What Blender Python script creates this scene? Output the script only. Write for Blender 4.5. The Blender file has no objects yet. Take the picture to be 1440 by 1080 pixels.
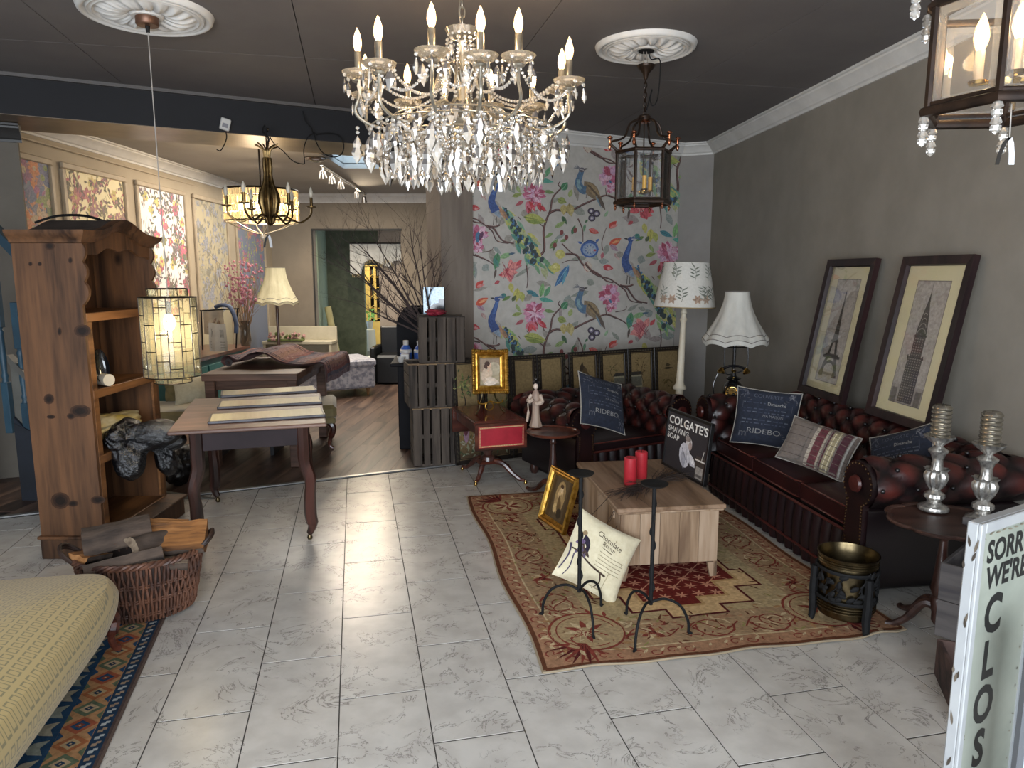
import bpy, math, random
from math import sin, cos, pi, radians, sqrt, atan2, exp
from mathutils import Vector, Matrix, Euler
R = random.Random(7)
SC = bpy.context.scene
COL = SC.collection
# ---------------------------------------------------------------- camera, daylight, exposure
PITCH = math.atan(.155); EYE = 1.5
cam = bpy.data.cameras.new('camera'); cam.sensor_width = 36; cam.lens = 25.0; cam.clip_start = .05; cam.clip_end = 100
camo = bpy.data.objects.new('camera', cam); COL.objects.link(camo)
camo.location = (0, 0, EYE); camo.rotation_euler = (pi/2 - PITCH, 0, 0); SC.camera = camo
W = bpy.data.worlds.new('world'); SC.world = W; W.use_nodes = True
W.node_tree.nodes['Background'].inputs[0].default_value = (.62, .78, 1, 1)
W.node_tree.nodes['Background'].inputs[1].default_value = 1.6
def area(name, loc, rot, sx, sy, power, col, spread=None):
    l = bpy.data.lights.new(name, 'AREA'); l.shape = 'RECTANGLE'; l.size = sx; l.size_y = sy; l.energy = power; l.color = col
    if spread: l.spread = spread
    o = bpy.data.objects.new(name, l); COL.objects.link(o); o.location = loc; o.rotation_euler = rot
    return o
def point(name, loc, power, col, r=.03, parent=None):
    l = bpy.data.lights.new(name, 'POINT'); l.energy = power; l.color = col; l.shadow_soft_size = r
    o = bpy.data.objects.new(name, l); COL.objects.link(o); o.location = loc; o.parent = parent
    return o
WARM = (1, .79, .54); DAY = (.90, .95, 1)
area('shop_window_daylight', (-.35, -1.28, 1.45), (radians(92), 0, 0), 4.4, 2.1, 170, DAY)
area('skylight_daylight', (-1.72, 7.9, 3.03), (0, 0, 0), .42, 1.1, 7, (.55, .78, 1))
area('rear_room_fill', (-2.3, 8.9, 2.66), (0, 0, 0), 2.0, 2.6, 62, (1, .92, .80))  # added area fill under the rear ceiling, not a modelled fitting
area('far_room_area_light', (-1.2, 13.2, 2.5), (0, 0, 0), 1.2, 1.2, 40, (1, .85, .6))  # area light beyond the doorway, no fitting modelled
VS = SC.view_settings
SC.display_settings.display_device = 'sRGB'; VS.view_transform = 'Standard'; VS.look = 'None'; VS.exposure = .88; VS.gamma = 1; VS.use_curve_mapping = False
# ---------------------------------------------------------------- reading a point of the room from the photograph (calibrated lens)
def ray(px, py):
    u = (540 - py) / 1000
    return Vector(((px - 720) / 1000, cos(PITCH) + u*sin(PITCH), u*cos(PITCH) - sin(PITCH)))
def atz(px, py, z=0):
    r = ray(px, py); t = (z - EYE) / r.z; return Vector((r.x*t, r.y*t, z))
def atY(px, py, Y):
    r = ray(px, py); t = Y / r.y; return Vector((r.x*t, Y, EYE + r.z*t))
def atplane(px, py, p0, n):
    r = ray(px, py); o = Vector((0, 0, EYE)); n = Vector(n); t = (Vector(p0) - o).dot(n) / r.dot(n); return o + r*t
# ---------------------------------------------------------------- colour and materials
def hx(s):
    c = [int(s[i:i+2], 16)/255 for i in (0, 2, 4)]
    return tuple(x/12.92 if x <= .04045 else ((x+.055)/1.055)**2.4 for x in c) + (1,)
MATS = {}
def newmat(name):
    m = bpy.data.materials.new(name); m.use_nodes = True
    nt = m.node_tree; return m, nt, nt.nodes['Principled BSDF']
def node(nt, t, ins=None, **kw):
    n = nt.nodes.new(t)
    for k, v in kw.items(): setattr(n, k, v)
    for k, v in (ins or {}).items():
        if isinstance(v, bpy.types.NodeSocket): nt.links.new(v, n.inputs[k])
        else: n.inputs[k].default_value = v
    return n
def ramp(nt, fac, stops):
    n = node(nt, 'ShaderNodeValToRGB', {0: fac}); e = n.color_ramp.elements
    while len(e) < len(stops): e.new(.5)
    for i, (p, c) in enumerate(stops): e[i].position = p; e[i].color = c
    return n.outputs[0]
def setp(b, **kw):
    for k, v in kw.items(): b.inputs[k.replace('_', ' ')].default_value = v
def bump(nt, b, h, strength=.3, dist=.01):
    n = node(nt, 'ShaderNodeBump', {'Strength': strength, 'Distance': dist, 'Height': h}); nt.links.new(n.outputs[0], b.inputs['Normal'])
def coords(nt, kind='Object', scale=(1, 1, 1), rot=(0, 0, 0)):
    if kind == 'World': src = node(nt, 'ShaderNodeNewGeometry').outputs['Position']
    else: src = node(nt, 'ShaderNodeTexCoord').outputs[kind]
    return node(nt, 'ShaderNodeMapping', {0: src, 3: scale, 2: rot}).outputs[0]
def mat(name, c1, c2=None, rough=.6, metal=0, scale=8, stretch=(1, 1, 1), bmp=.0, spec=.5, coat=0, kind='Object', detail=4, lo=.35, hi=.65, sheen=0, bdist=.004, rvar=0, alpha=None):
    """noise mottled material between two colours with optional relief"""
    if name in MATS: return MATS[name]
    m, nt, b = newmat(name); c1 = hx(c1); c2 = hx(c2) if c2 else c1
    co = coords(nt, kind, stretch)
    n = node(nt, 'ShaderNodeTexNoise', {'Vector': co, 'Scale': scale, 'Detail': detail, 'Roughness': .6})
    nt.links.new(ramp(nt, n.outputs[0], [(lo, c1), (hi, c2)]), b.inputs['Base Color'])
    setp(b, Roughness=rough, Metallic=metal); b.inputs['Specular IOR Level'].default_value = spec
    b.inputs['Coat Weight'].default_value = coat; b.inputs['Sheen Weight'].default_value = sheen
    if rvar:
        mr = node(nt, 'ShaderNodeMapRange', {0: n.outputs[0], 1: .3, 2: .7, 3: rough-rvar, 4: rough+rvar}); nt.links.new(mr.outputs[0], b.inputs['Roughness'])
    if bmp: bump(nt, b, n.outputs[0], bmp, bdist)
    MATS[name] = m; return m
def wood(name, light, mid, dark, axis=2, rough=.5, ring=9, knots=False, kind='Object', coat=0, bmp=.15, fine=60, spec=.4, seed=0):
    if name in MATS: return MATS[name]
    m, nt, b = newmat(name)
    st = [1, 1, 1]; st[axis] = .09
    sh = node(nt, 'ShaderNodeVectorMath', {0: coords(nt, kind), 1: (seed*3.1, seed*1.7, seed*2.3)}, operation='ADD').outputs[0]
    info = node(nt, 'ShaderNodeObjectInfo').outputs['Random']
    rv = node(nt, 'ShaderNodeMath', {0: info, 1: 37.}, operation='MULTIPLY').outputs[0]
    sh = node(nt, 'ShaderNodeVectorMath', {0: sh, 1: node(nt, 'ShaderNodeCombineXYZ', {0: rv, 1: rv, 2: rv}).outputs[0]}, operation='ADD').outputs[0]
    co = node(nt, 'ShaderNodeMapping', {0: sh, 3: st}).outputs[0]
    a = node(nt, 'ShaderNodeTexNoise', {'Vector': co, 'Scale': ring, 'Detail': 3, 'Distortion': 1.2})
    f = node(nt, 'ShaderNodeTexNoise', {'Vector': co, 'Scale': fine, 'Detail': 4})
    s = node(nt, 'ShaderNodeMath', {0: a.outputs[0], 1: node(nt, 'ShaderNodeMath', {0: f.outputs[0], 1: .35}, operation='MULTIPLY').outputs[0]}, operation='ADD').outputs[0]
    colr = ramp(nt, s, [(.5, hx(dark)), (.64, hx(mid)), (.82, hx(light))])
    if knots:
        v = node(nt, 'ShaderNodeTexVoronoi', {'Vector': node(nt, 'ShaderNodeMapping', {0: sh, 3: tuple(.62 if i == axis else 1 for i in range(3))}).outputs[0], 'Scale': 3.6, 'Randomness': 1.})
        k = ramp(nt, v.outputs['Distance'], [(.05, (1, 1, 1, 1)), (.12, (0, 0, 0, 1))])
        mx = node(nt, 'ShaderNodeMix', {0: k, 6: colr, 7: hx('1c0f08')}, data_type='RGBA'); colr = mx.outputs[2]
    nt.links.new(colr, b.inputs['Base Color']); setp(b, Roughness=rough); b.inputs['Coat Weight'].default_value = coat; b.inputs['Specular IOR Level'].default_value = spec
    if bmp: bump(nt, b, s, bmp, .003)
    MATS[name] = m; return m
def glow(name, col, strength):
    if name in MATS: return MATS[name]
    m, nt, b = newmat(name); b.inputs['Emission Color'].default_value = hx(col); b.inputs['Emission Strength'].default_value = strength; b.inputs['Base Color'].default_value = hx(col)
    MATS[name] = m; return m
def glassy(name, tint, clear=.8, gloss=.3, rough=.03, body='ffffff'):
    """thin glass: clear pass-through, a sharp reflection and a little body colour"""
    if name in MATS: return MATS[name]
    m = bpy.data.materials.new(name); m.use_nodes = True; nt = m.node_tree; nt.nodes.clear()
    tr = node(nt, 'ShaderNodeBsdfTransparent', {0: hx(tint)}); gl = node(nt, 'ShaderNodeBsdfGlossy', {0: (1, 1, 1, 1), 1: rough}); df = node(nt, 'ShaderNodeMixShader', {0: .5, 1: node(nt, 'ShaderNodeBsdfTranslucent', {0: hx(body)}).outputs[0], 2: node(nt, 'ShaderNodeBsdfDiffuse', {0: hx(body)}).outputs[0]})
    m1 = node(nt, 'ShaderNodeMixShader', {0: 1-clear, 1: tr.outputs[0], 2: df.outputs[0]})
    lw = node(nt, 'ShaderNodeLayerWeight', {0: gloss})
    m2 = node(nt, 'ShaderNodeMixShader', {0: lw.outputs['Fresnel'], 1: m1.outputs[0], 2: gl.outputs[0]})
    nt.links.new(m2.outputs[0], node(nt, 'ShaderNodeOutputMaterial').inputs[0]); MATS[name] = m; return m
def printed(name='printed_colour', rough=.8, spec=.3, metal=0, weave=0, coat=0, fade=None, amt=0):
    """flat print: the colour comes from the mesh's own colour attribute"""
    if name in MATS: return MATS[name]
    m, nt, b = newmat(name); a = node(nt, 'ShaderNodeVertexColor', layer_name='Col')
    n = node(nt, 'ShaderNodeTexNoise', {'Vector': coords(nt), 'Scale': 60, 'Detail': 5})
    hv = node(nt, 'ShaderNodeMapRange', {0: n.outputs[0], 1: .3, 2: .7, 3: .72, 4: 1.18})
    col = node(nt, 'ShaderNodeMix', {0: amt, 6: a.outputs[0], 7: hx(fade)}, data_type='RGBA').outputs[2] if fade else a.outputs[0]
    mx = node(nt, 'ShaderNodeVectorMath', {0: col, 1: hv.outputs[0]}, operation='MULTIPLY'); nt.links.new(mx.outputs[0], b.inputs['Base Color'])
    setp(b, Roughness=rough, Metallic=metal); b.inputs['Specular IOR Level'].default_value = spec; b.inputs['Coat Weight'].default_value = coat
    if weave:
        w = node(nt, 'ShaderNodeTexNoise', {'Vector': coords(nt), 'Scale': 400, 'Detail': 2}); bump(nt, b, w.outputs[0], weave, .002)
    MATS[name] = m; return m
# ---------------------------------------------------------------- mesh building
class MB:
    def __init__(s, M=None): s.v = []; s.f = []; s.M = M or Matrix(); s.a = []
    def add(s, vs, fs, T=None):
        k = len(s.v); M = s.M @ T if T is not None else s.M
        s.v += [tuple(M @ Vector(p)) for p in vs]; s.f += [tuple(i+k for i in f) for f in fs]; return s
    def box(s, c, d, b=0, rz=0, T=None, taper=1):
        x, y, z = (q/2 for q in d); T0 = Matrix.Translation(c) @ Matrix.Rotation(rz, 4, 'Z')
        if T is not None: T0 = T @ T0
        b = min(b, x*.49, y*.49, z*.49)
        if b <= 0:
            vs = [(i*x*(taper if k > 0 else 1), j*y*(taper if k > 0 else 1), k*z) for k in (-1, 1) for j in (-1, 1) for i in (-1, 1)]
            return s.add(vs, [(0, 2, 3, 1), (4, 5, 7, 6), (0, 1, 5, 4), (2, 6, 7, 3), (0, 4, 6, 2), (1, 3, 7, 5)], T0)
        vs = []; ix = {}
        for i in (-1, 1):
            for j in (-1, 1):
                for k in (-1, 1):
                    t = taper if k > 0 else 1
                    for a in range(3):
                        p = [i*(x*t-b), j*(y*t-b), k*(z-b)]; p[a] += (i, j, k)[a]*b
                        ix[i, j, k, a] = len(vs); vs.append(tuple(p))
        fs = []
        for a in range(3):
            o = [q for q in range(3) if q != a]
            for sg in (-1, 1):
                q = []
                for (m, n) in ((-1, -1), (1, -1), (1, 1), (-1, 1)):
                    k = [0, 0, 0]; k[a] = sg; k[o[0]] = m; k[o[1]] = n; q.append(ix[k[0], k[1], k[2], a])
                fl = (sg > 0) == (a != 1)
                fs.append(tuple(q) if fl else tuple(q[::-1]))
            for m in (-1, 1):
                for n in (-1, 1):
                    k1 = [0, 0, 0]; k1[a] = -1; k1[o[0]] = m; k1[o[1]] = n; k2 = k1[:]; k2[a] = 1
                    q = (ix[(*k1, o[0])], ix[(*k2, o[0])], ix[(*k2, o[1])], ix[(*k1, o[1])])
                    fl = (m*n > 0) == (a != 1)
                    fs.append(q if fl else q[::-1])
        for i in (-1, 1):
            for j in (-1, 1):
                for k in (-1, 1):
                    q = (ix[i, j, k, 0], ix[i, j, k, 1], ix[i, j, k, 2]); fs.append(q if i*j*k > 0 else q[::-1])
        return s.add(vs, fs, T0)
    def lathe(s, prof, c=(0, 0, 0), n=20, T=None, a0=0, wob=None, sx=1, sy=1):
        vs = []; fs = []; T0 = Matrix.Translation(c)
        if T is not None: T0 = T @ T0
        for (r, z) in prof:
            for i in range(n):
                a = a0 + 2*pi*i/n; rr = r*(wob(a, z) if wob else 1); vs.append((rr*cos(a)*sx, rr*sin(a)*sy, z))
        for k in range(len(prof)-1):
            for i in range(n):
                j = (i+1) % n; fs.append((k*n+i, k*n+j, (k+1)*n+j, (k+1)*n+i))
        if prof[0][0] > 1e-5: fs.append(tuple(range(n))[::-1])
        if prof[-1][0] > 1e-5: fs.append(tuple((len(prof)-1)*n + i for i in range(n)))
        return s.add(vs, fs, T0)
    def tube(s, pts, r, n=8, closed=False, flat=None, cap=True):
        pts = [Vector(p) for p in pts]; N = len(pts)
        rs = r if isinstance(r, (list, tuple)) else [r]*N
        vs = []; fs = []; up = None
        for i, p in enumerate(pts):
            if closed: t = pts[(i+1) % N] - pts[i-1]
            else: t = pts[min(i+1, N-1)] - pts[max(i-1, 0)]
            if t.length < 1e-9: t = Vector((0, 0, 1))
            t.normalize()
            if up is None:
                up = Vector((0, 0, 1)) if abs(t.z) < .9 else Vector((0, 1, 0))
            sd = t.cross(up)
            if sd.length < 1e-4: sd = t.cross(Vector((1, 0, 0)))
            sd.normalize(); up = sd.cross(t).normalized()
            for k in range(n):
                a = 2*pi*k/n; q = p + sd*(cos(a)*rs[i]) + up*(sin(a)*rs[i]*(flat or 1)); vs.append(tuple(q))
        for i in range(N if closed else N-1):
            for k in range(n):
                j = (i+1) % N; l = (k+1) % n; fs.append((i*n+k, i*n+l, j*n+l, j*n+k))
        if not closed and cap: fs.append(tuple(range(n))[::-1]); fs.append(tuple((N-1)*n+k for k in range(n)))
        return s.add(vs, fs)
    def prism(s, poly, z0, z1, T=None):
        n = len(poly); ar = sum(poly[i-1][0]*poly[i][1]-poly[i][0]*poly[i-1][1] for i in range(n))
        if ar < 0: poly = poly[::-1]
        vs = [(x, y, z0) for x, y in poly] + [(x, y, z1) for x, y in poly]
        fs = [tuple(range(n))[::-1], tuple(range(n, 2*n))] + [(i, (i+1) % n, (i+1) % n+n, i+n) for i in range(n)]
        return s.add(vs, fs, T)
    def grid(s, fn, nu, nv, cu=False, cv=False):
        vs = [fn(i/(nu if cu else nu-1), j/(nv if cv else nv-1)) for j in range(nv) for i in range(nu)]; fs = []
        for j in range(nv if cv else nv-1):
            for i in range(nu if cu else nu-1):
                a = i; b = (i+1) % nu; c = j; d = (j+1) % nv; fs.append((c*nu+a, c*nu+b, d*nu+b, d*nu+a))
        return s.add(vs, fs)
    def ball(s, c, r, n=12, m=8, T=None, sz=1):
        return s.lathe([(max(r*sin(pi*k/m), 1e-6 if k in (0, m) else 0), -r*cos(pi*k/m)*sz) for k in range(m+1)], c, n, T)
    def mesh(s, name, m=None, ang=40):
        me = bpy.data.meshes.new(name); me.from_pydata(s.v, [], s.f)
        if m: me.materials.append(m)
        if ang is not None:
            me.polygons.foreach_set('use_smooth', [True]*len(me.polygons)); me.set_sharp_from_angle(angle=radians(ang))
        if s.a:
            at = me.attributes.new('wear', 'FLOAT', 'POINT'); at.data.foreach_set('value', s.a)
        me.update(); return me
    def build(s, name, m, parent=None, ang=40, **kw):
        return link(name, s.mesh(name, m, ang), parent, **kw)
def link(name, me, parent=None, loc=None, rot=None, **kw):
    o = bpy.data.objects.new(name, me); COL.objects.link(o)
    if parent: o.parent = parent
    if loc is not None: o.location = loc
    if rot is not None: o.rotation_euler = rot
    for k, v in kw.items(): o[k] = v
    return o
def thing(name, label, cat, loc=(0, 0, 0), rz=0, group=None):
    o = bpy.data.objects.new(name, None); COL.objects.link(o); o.location = loc; o.rotation_euler = (0, 0, rz)
    o['label'] = label; o['category'] = cat
    if group: o['group'] = group
    return o
def tag(o, label, cat, group=None, kind=None):
    o['label'] = label; o['category'] = cat
    if group: o['group'] = group
    if kind: o['kind'] = kind
    return o
def clip(poly, planes):
    """keep the side a*x+b*y <= c of every plane"""
    for a, b, c in planes:
        out = []
        for i in range(len(poly)):
            p, q = poly[i-1], poly[i]; dp = a*p[0]+b*p[1]-c; dq = a*q[0]+b*q[1]-c
            if (dp <= 0) != (dq <= 0): t = dp/(dp-dq); out.append((p[0]+(q[0]-p[0])*t, p[1]+(q[1]-p[1])*t))
            if dq <= 0: out.append(q)
        poly = out
        if len(poly) < 3: return []
    return poly
def strip(p, q, z0, z1, th, side=1, ext=0):
    """upright slab from p to q, thickness th laid to its left (side=1) or right"""
    p = Vector(p[:2]); q = Vector(q[:2]); d = (q-p).normalized(); p = p-d*ext; q = q+d*ext; n = Vector((-d.y, d.x))*th*side
    m = MB(); m.prism([tuple(p), tuple(q), tuple(q+n), tuple(p+n)], z0, z1); return m
def extrude_profile(p, q, prof, side=1):
    """profile (out, z) swept from p to q; out is measured to the left of p->q times side"""
    p = Vector(p[:2]); q = Vector(q[:2]); d = (q-p).normalized(); n = Vector((-d.y, d.x))*side; m = MB(); k = len(prof)
    vs = [(e.x+n.x*o, e.y+n.y*o, z) for e in (p, q) for o, z in prof]
    m.add(vs, [(i, (i+1) % k, (i+1) % k+k, i+k) for i in range(k)] + [tuple(range(k))[::-1], tuple(range(k, 2*k))]); return m
# ---------------------------------------------------------------- flat print drawn as coloured shapes
class Art:
    def __init__(s, span=.0012): s.sh = []; s.span = span if span > .0005 else .0012; s.k = 0
    def poly(s, pts, c, up=1): s.k += up; s.sh.append((pts, hx(c) if isinstance(c, str) else c, s.k)); return s
    def rect0(s, x0, y0, x1, y1, c): return s.poly([(x0, y0), (x1, y0), (x1, y1), (x0, y1)], c, 0)
    def rect(s, x0, y0, x1, y1, c): return s.poly([(x0, y0), (x1, y0), (x1, y1), (x0, y1)], c)
    def ell(s, x, y, rx, ry, c, rot=0, n=12, a0=0, a1=2*pi):
        full = abs(a1-a0) > 6.2; m = n if full else n+1
        return s.poly([(x+rx*cos(a)*cos(rot)-ry*sin(a)*sin(rot), y+rx*cos(a)*sin(rot)+ry*sin(a)*cos(rot)) for a in (a0+(a1-a0)*i/n for i in range(m))], c)
    def leaf(s, x, y, ang, L, w, c, vein=None, bend=0):
        l = []; r = []
        for i in range(7):
            t = i/6; a = ang+bend*t; px = x+L*t*cos(ang+bend*t/2); py = y+L*t*sin(ang+bend*t/2); h = w*sin(pi*t**.8)*.5
            l.append((px-h*sin(a), py+h*cos(a))); r.append((px+h*sin(a), py-h*cos(a)))
        s.poly(l+r[::-1][1:-1], c)
        if vein: s.line([(x, y), (x+L*.9*cos(ang+bend*.45), y+L*.9*sin(ang+bend*.45))], w*.1, w*.04, vein)
        return s
    def line(s, pts, w0, w1=None, c='000000'):
        w1 = w0 if w1 is None else w1; n = len(pts); l = []; r = []
        for i in range(n):
            a = pts[max(i-1, 0)]; b = pts[min(i+1, n-1)]; dx = b[0]-a[0]; dy = b[1]-a[1]; d = sqrt(dx*dx+dy*dy) or 1
            w = (w0+(w1-w0)*i/max(n-1, 1))/2; l.append((pts[i][0]-dy/d*w, pts[i][1]+dx/d*w)); r.append((pts[i][0]+dy/d*w, pts[i][1]-dx/d*w))
        s.k += 1
        for i in range(n-1): s.sh.append(([l[i], l[i+1], r[i+1], r[i]], hx(c) if isinstance(c, str) else c, s.k))
        return s
    def ring(s, x, y, r, w, c, rx=1, n=16, a0=0, a1=2*pi):
        return s.line([(x+r*rx*cos(a0+(a1-a0)*i/n), y+r*sin(a0+(a1-a0)*i/n)) for i in range(n+1)], w, w, c)
    def curve(s, pts, w0, w1, c, n=10):
        return s.line(spline(pts, n), w0, w1, c)
    def text(s, body, x, y, h, c, sx=1, align='LEFT', bold=0, rot=0):
        cu = bpy.data.curves.new('t', 'FONT'); cu.body = body; cu.size = 1; cu.align_x = align; cu.offset = bold; cu.resolution_u = 3; cu.fill_mode = 'FRONT'
        o = bpy.data.objects.new('t', cu); me = bpy.data.meshes.new_from_object(o); k = h/.7; cr, sr = cos(rot), sin(rot)
        V = [(v.co.x*k*sx, v.co.y*k) for v in me.vertices]; V = [(x+a*cr-b*sr, y+a*sr+b*cr) for a, b in V]
        s.k += 1
        for p in me.polygons: s.sh.append(([V[i] for i in p.vertices], hx(c), s.k))
        bpy.data.objects.remove(o); bpy.data.curves.remove(cu); bpy.data.meshes.remove(me); return s
    def build(s, name, fn, parent, m=None, h0=.0004, box=None, **kw):
        """fn(u, v, height) -> point; shapes are laid one on another with a hair of thickness"""
        V = []; F = []; Cc = []; K = max(1, s.k); span = min(s.span, K*.00004)
        for sh in s.sh:
            pts = sh[0]
            if box:
                pts = clip(list(pts), [(-1, 0, -box[0]), (0, -1, -box[1]), (1, 0, box[2]), (0, 1, box[3])])
                if len(pts) < 3: continue
            k = len(V); h = h0 + span*sh[2]/K
            V += [tuple(fn(u, v, h)) for u, v in pts]; F.append(tuple(range(k, k+len(pts)))); Cc.append((sh[1], len(pts)))
        me = bpy.data.meshes.new(name); me.from_pydata(V, [], F); ca = me.color_attributes.new('Col', 'FLOAT_COLOR', 'CORNER')
        flat = []
        for c, n in Cc: flat += list(c)*n
        ca.data.foreach_set('color', flat); me.materials.append(m or printed()); me.update()
        return link(name, me, parent, **kw)
def spline(pts, n=8):
    out = []; P = [pts[0]] + list(pts) + [pts[-1]]
    for i in range(1, len(P)-2):
        for k in range(n):
            t = k/n; a, b, c, d = P[i-1], P[i], P[i+1], P[i+2]
            out.append(tuple(.5*((2*b[j]) + (-a[j]+c[j])*t + (2*a[j]-5*b[j]+4*c[j]-d[j])*t*t + (-a[j]+3*b[j]-3*c[j]+d[j])*t**3) for j in range(len(b))))
    out.append(tuple(pts[-1])); return out
def mix(a, b, t): return tuple(x+(y-x)*t for x, y in zip(a, b))
PLANE = lambda u, v, h: (u, -h, v)      # print on a wall-like face looking towards -Y
TOP = lambda u, v, h: (u, v, h)         # print on a horizontal face
# ================================================================ THE ROOM
CEIL = 2.8; CEIL2 = 2.7
FW = lambda X: 6.64 + .525*X                 # line of the beam and of the papered wall
RW = lambda Y: 2.667 - .086*Y                # line of the right wall
TH = lambda X: 5.672 + .457*X                # line of the threshold
LX = -3.62; FY = -1.3
m_wallg = mat('taupe_wall_paint', '7c766c', '857f75', rough=.85, scale=3, bmp=.05, kind='World')
m_wallf = mat('grey_wall_paint', '87837f', '918d88', rough=.85, scale=3, bmp=.05, kind='World')
m_wallr = mat('rear_wall_paint', '7c7265', '857b6d', rough=.85, scale=3, bmp=.05, kind='World')
m_cream = mat('cream_panel_paint', '9a8d79', 'a29580', rough=.7, scale=3, kind='World')
m_ceil = mat('dark_ceiling_paint', '5f5a59', '66615f', rough=.8, scale=2, kind='World', bmp=.04)
m_ceil2 = mat('rear_ceiling_paint', '8f8a83', '97928b', rough=.85, scale=2, kind='World')
m_plaster = mat('white_plaster', 'c3c1bd', 'cfcdc9', rough=.6, scale=6)
m_beam = mat('charcoal_beam_paint', '101014', '141418', rough=.8, scale=3, kind='World')
m_soff = mat('bronze_soffit', '54473a', '7d6c58', rough=.35, scale=2.2, kind='World', metal=.35)
m_grout = mat('dark_grout', '3a3632', rough=.9)
def marble():
    m, nt, b = newmat('marble_tile'); co = coords(nt, 'World')
    w = node(nt, 'ShaderNodeTexNoise', {'Vector': co, 'Scale': 4.2, 'Detail': 7, 'Roughness': .66, 'Distortion': 1.1})
    v = node(nt, 'ShaderNodeMath', {0: w.outputs[0], 1: .5}, operation='SUBTRACT').outputs[0]
    v = node(nt, 'ShaderNodeMath', {0: v}, operation='ABSOLUTE').outputs[0]
    msk = node(nt, 'ShaderNodeTexNoise', {'Vector': co, 'Scale': 5.5, 'Detail': 2}).outputs[0]
    a = ramp(nt, v, [(0, (1, 1, 1, 1)), (.011, (0, 0, 0, 1))]); k = ramp(nt, msk, [(.42, (0, 0, 0, 1)), (.52, (1, 1, 1, 1))])
    f = node(nt, 'ShaderNodeMath', {0: a, 1: k}, operation='MULTIPLY').outputs[0]; f = node(nt, 'ShaderNodeMath', {0: f, 1: .75}, operation='MULTIPLY').outputs[0]
    cl = node(nt, 'ShaderNodeTexNoise', {'Vector': co, 'Scale': 9, 'Detail': 5}).outputs[0]
    base = ramp(nt, cl, [(.35, hx('b3aea7')), (.62, hx('c0bcb5'))])
    mx = node(nt, 'ShaderNodeMix', {0: f, 6: base, 7: hx('55504c')}, data_type='RGBA'); nt.links.new(mx.outputs[2], b.inputs['Base Color'])
    setp(b, Roughness=.27); b.inputs['Specular IOR Level'].default_value = .5
    hn = node(nt, 'ShaderNodeTexNoise', {'Vector': co, 'Scale': 70, 'Detail': 3}).outputs[0]; bump(nt, b, hn, .12, .002)
    return m
m_tile = marble()
Af, Bf = Vector((-.2143, .9768)), Vector((.9768, .2143))
def ab(a, b): return (Af.x*a+Bf.x*b, Af.y*a+Bf.y*b)
floor = MB().prism([(LX-.1, FY-.1), (3.0, FY-.1), (2.2, 8.2), (-.5, 8.0), (-.5, FW(-.5)), (-.45, TH(-.45)), (LX-.6, TH(LX-.6))], -.06, -.0018).build('floor', m_grout, kind='structure')
fwp = (-.525, 1, 6.60); thp = (-.457, 1, 5.66); rwp = (1, .086, 2.64); lfp = (-1, 0, 3.25); ffp = (0, -1, 1.25)
for k in range(-12, 12):
    for n in range(-8, 9):
        b0 = -.10 + .302*k; a0 = 3.642 + .617*n + (.309 if k % 2 else 0); g = .0022
        q = [ab(a0+g*1.6, b0+g), ab(a0+g*1.6, b0+.302-g), ab(a0+.617-g*1.6, b0+.302-g), ab(a0+.617-g*1.6, b0+g)]
        if max(p[1] for p in q) < .9: continue
        cross = any(p[1] > 5.66+.457*p[0] for p in q)
        if not cross: sets = [[rwp, lfp]]
        else: sets = [[rwp, lfp, thp, (1, 0, -.45)], [rwp, fwp, (-1, 0, .45)]]
        for st in sets:
            c = clip(q, st)
            if len(c) >= 3: MB().prism(c, -.0018, R.uniform(-.0003, .0003)).build('floor_tile', m_tile, floor, ang=None)
q = [(LX, FY), (2.75, FY), (2.7, .95), (LX, .95)]
# the near strip behind the camera keeps one slab
MB().prism([(LX, FY), (2.75, FY), (2.68, .62), (LX, .62)], -.0018, -.0006).build('floor_slab', m_tile, floor, ang=None)
trim = strip((-3.6, TH(-3.6)+.02), (-.45, TH(-.45)+.02), -.003, .006, .035, 1).build('trim_1', mat('threshold_metal', 'a8a8a6', rough=.35, metal=.8), kind='structure')
# wooden floor of the room behind, boards running away from the threshold
m_plank = wood('walnut_board', '6a5548', '4b3a32', '2e2320', axis=1, rough=.38, ring=5, fine=40, kind='World', bmp=.06)
floor2 = MB().prism([(-4.2, 3.7), (-.45, TH(-.45)+.03), (-.45, 16), (-4.2, 16)], -.06, -.007).build('floor', mat('board_gap', '1c1512', rough=.9), kind='structure')
for k in range(-2, 26):
    x0 = -4.15 + k*.155; ph = R.uniform(0, 1.2); y = 3.2 + ph
    while y < 11.2:
        L = 1.22; q = [(x0+.08*(yy-4)*1., yy) for yy in (y+.001, y+L-.001)]
        p = [(q[0][0]+.0008, q[0][1]), (q[0][0]+.1542, q[0][1]), (q[1][0]+.1542, q[1][1]), (q[1][0]+.0008, q[1][1])]
        c = clip(p, [(.457, -1, -5.71), (1, 0, -.45), (-1, 0, 3.85), (0, 1, 11.1)])
        if len(c) >= 3: MB().prism(c, -.007, R.uniform(-.0003, .0003)).build('floor_board', m_plank, floor2, ang=None)
        y += L
# ceiling boards with open joints
ceil = MB().prism([(LX-.1, FY-.1), (3, FY-.1), (2.3, 8), (-4, 8), (-4, FY)], CEIL+.012, CEIL+.08).build('ceiling', mat('ceiling_joint', '131110', rough=.9), kind='structure')
for i in range(-3, 4):
    for j in range(-3, 4):
        b0 = -.251+1.27*i; a0 = 4.75+2.44*j; g = .0025
        q = [ab(a0+g, b0+g), ab(a0+g, b0+1.27-g), ab(a0+2.44-g, b0+1.27-g), ab(a0+2.44-g, b0+g)]
        c = clip(q, [(-.525, 1, 6.74), (1, .086, 2.667), (-1, 0, 3.3), (0, -1, 1.3)])
        if len(c) >= 3: MB().prism(c, CEIL, CEIL+.012).build('ceiling_panel', m_ceil, ceil, ang=None)
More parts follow.
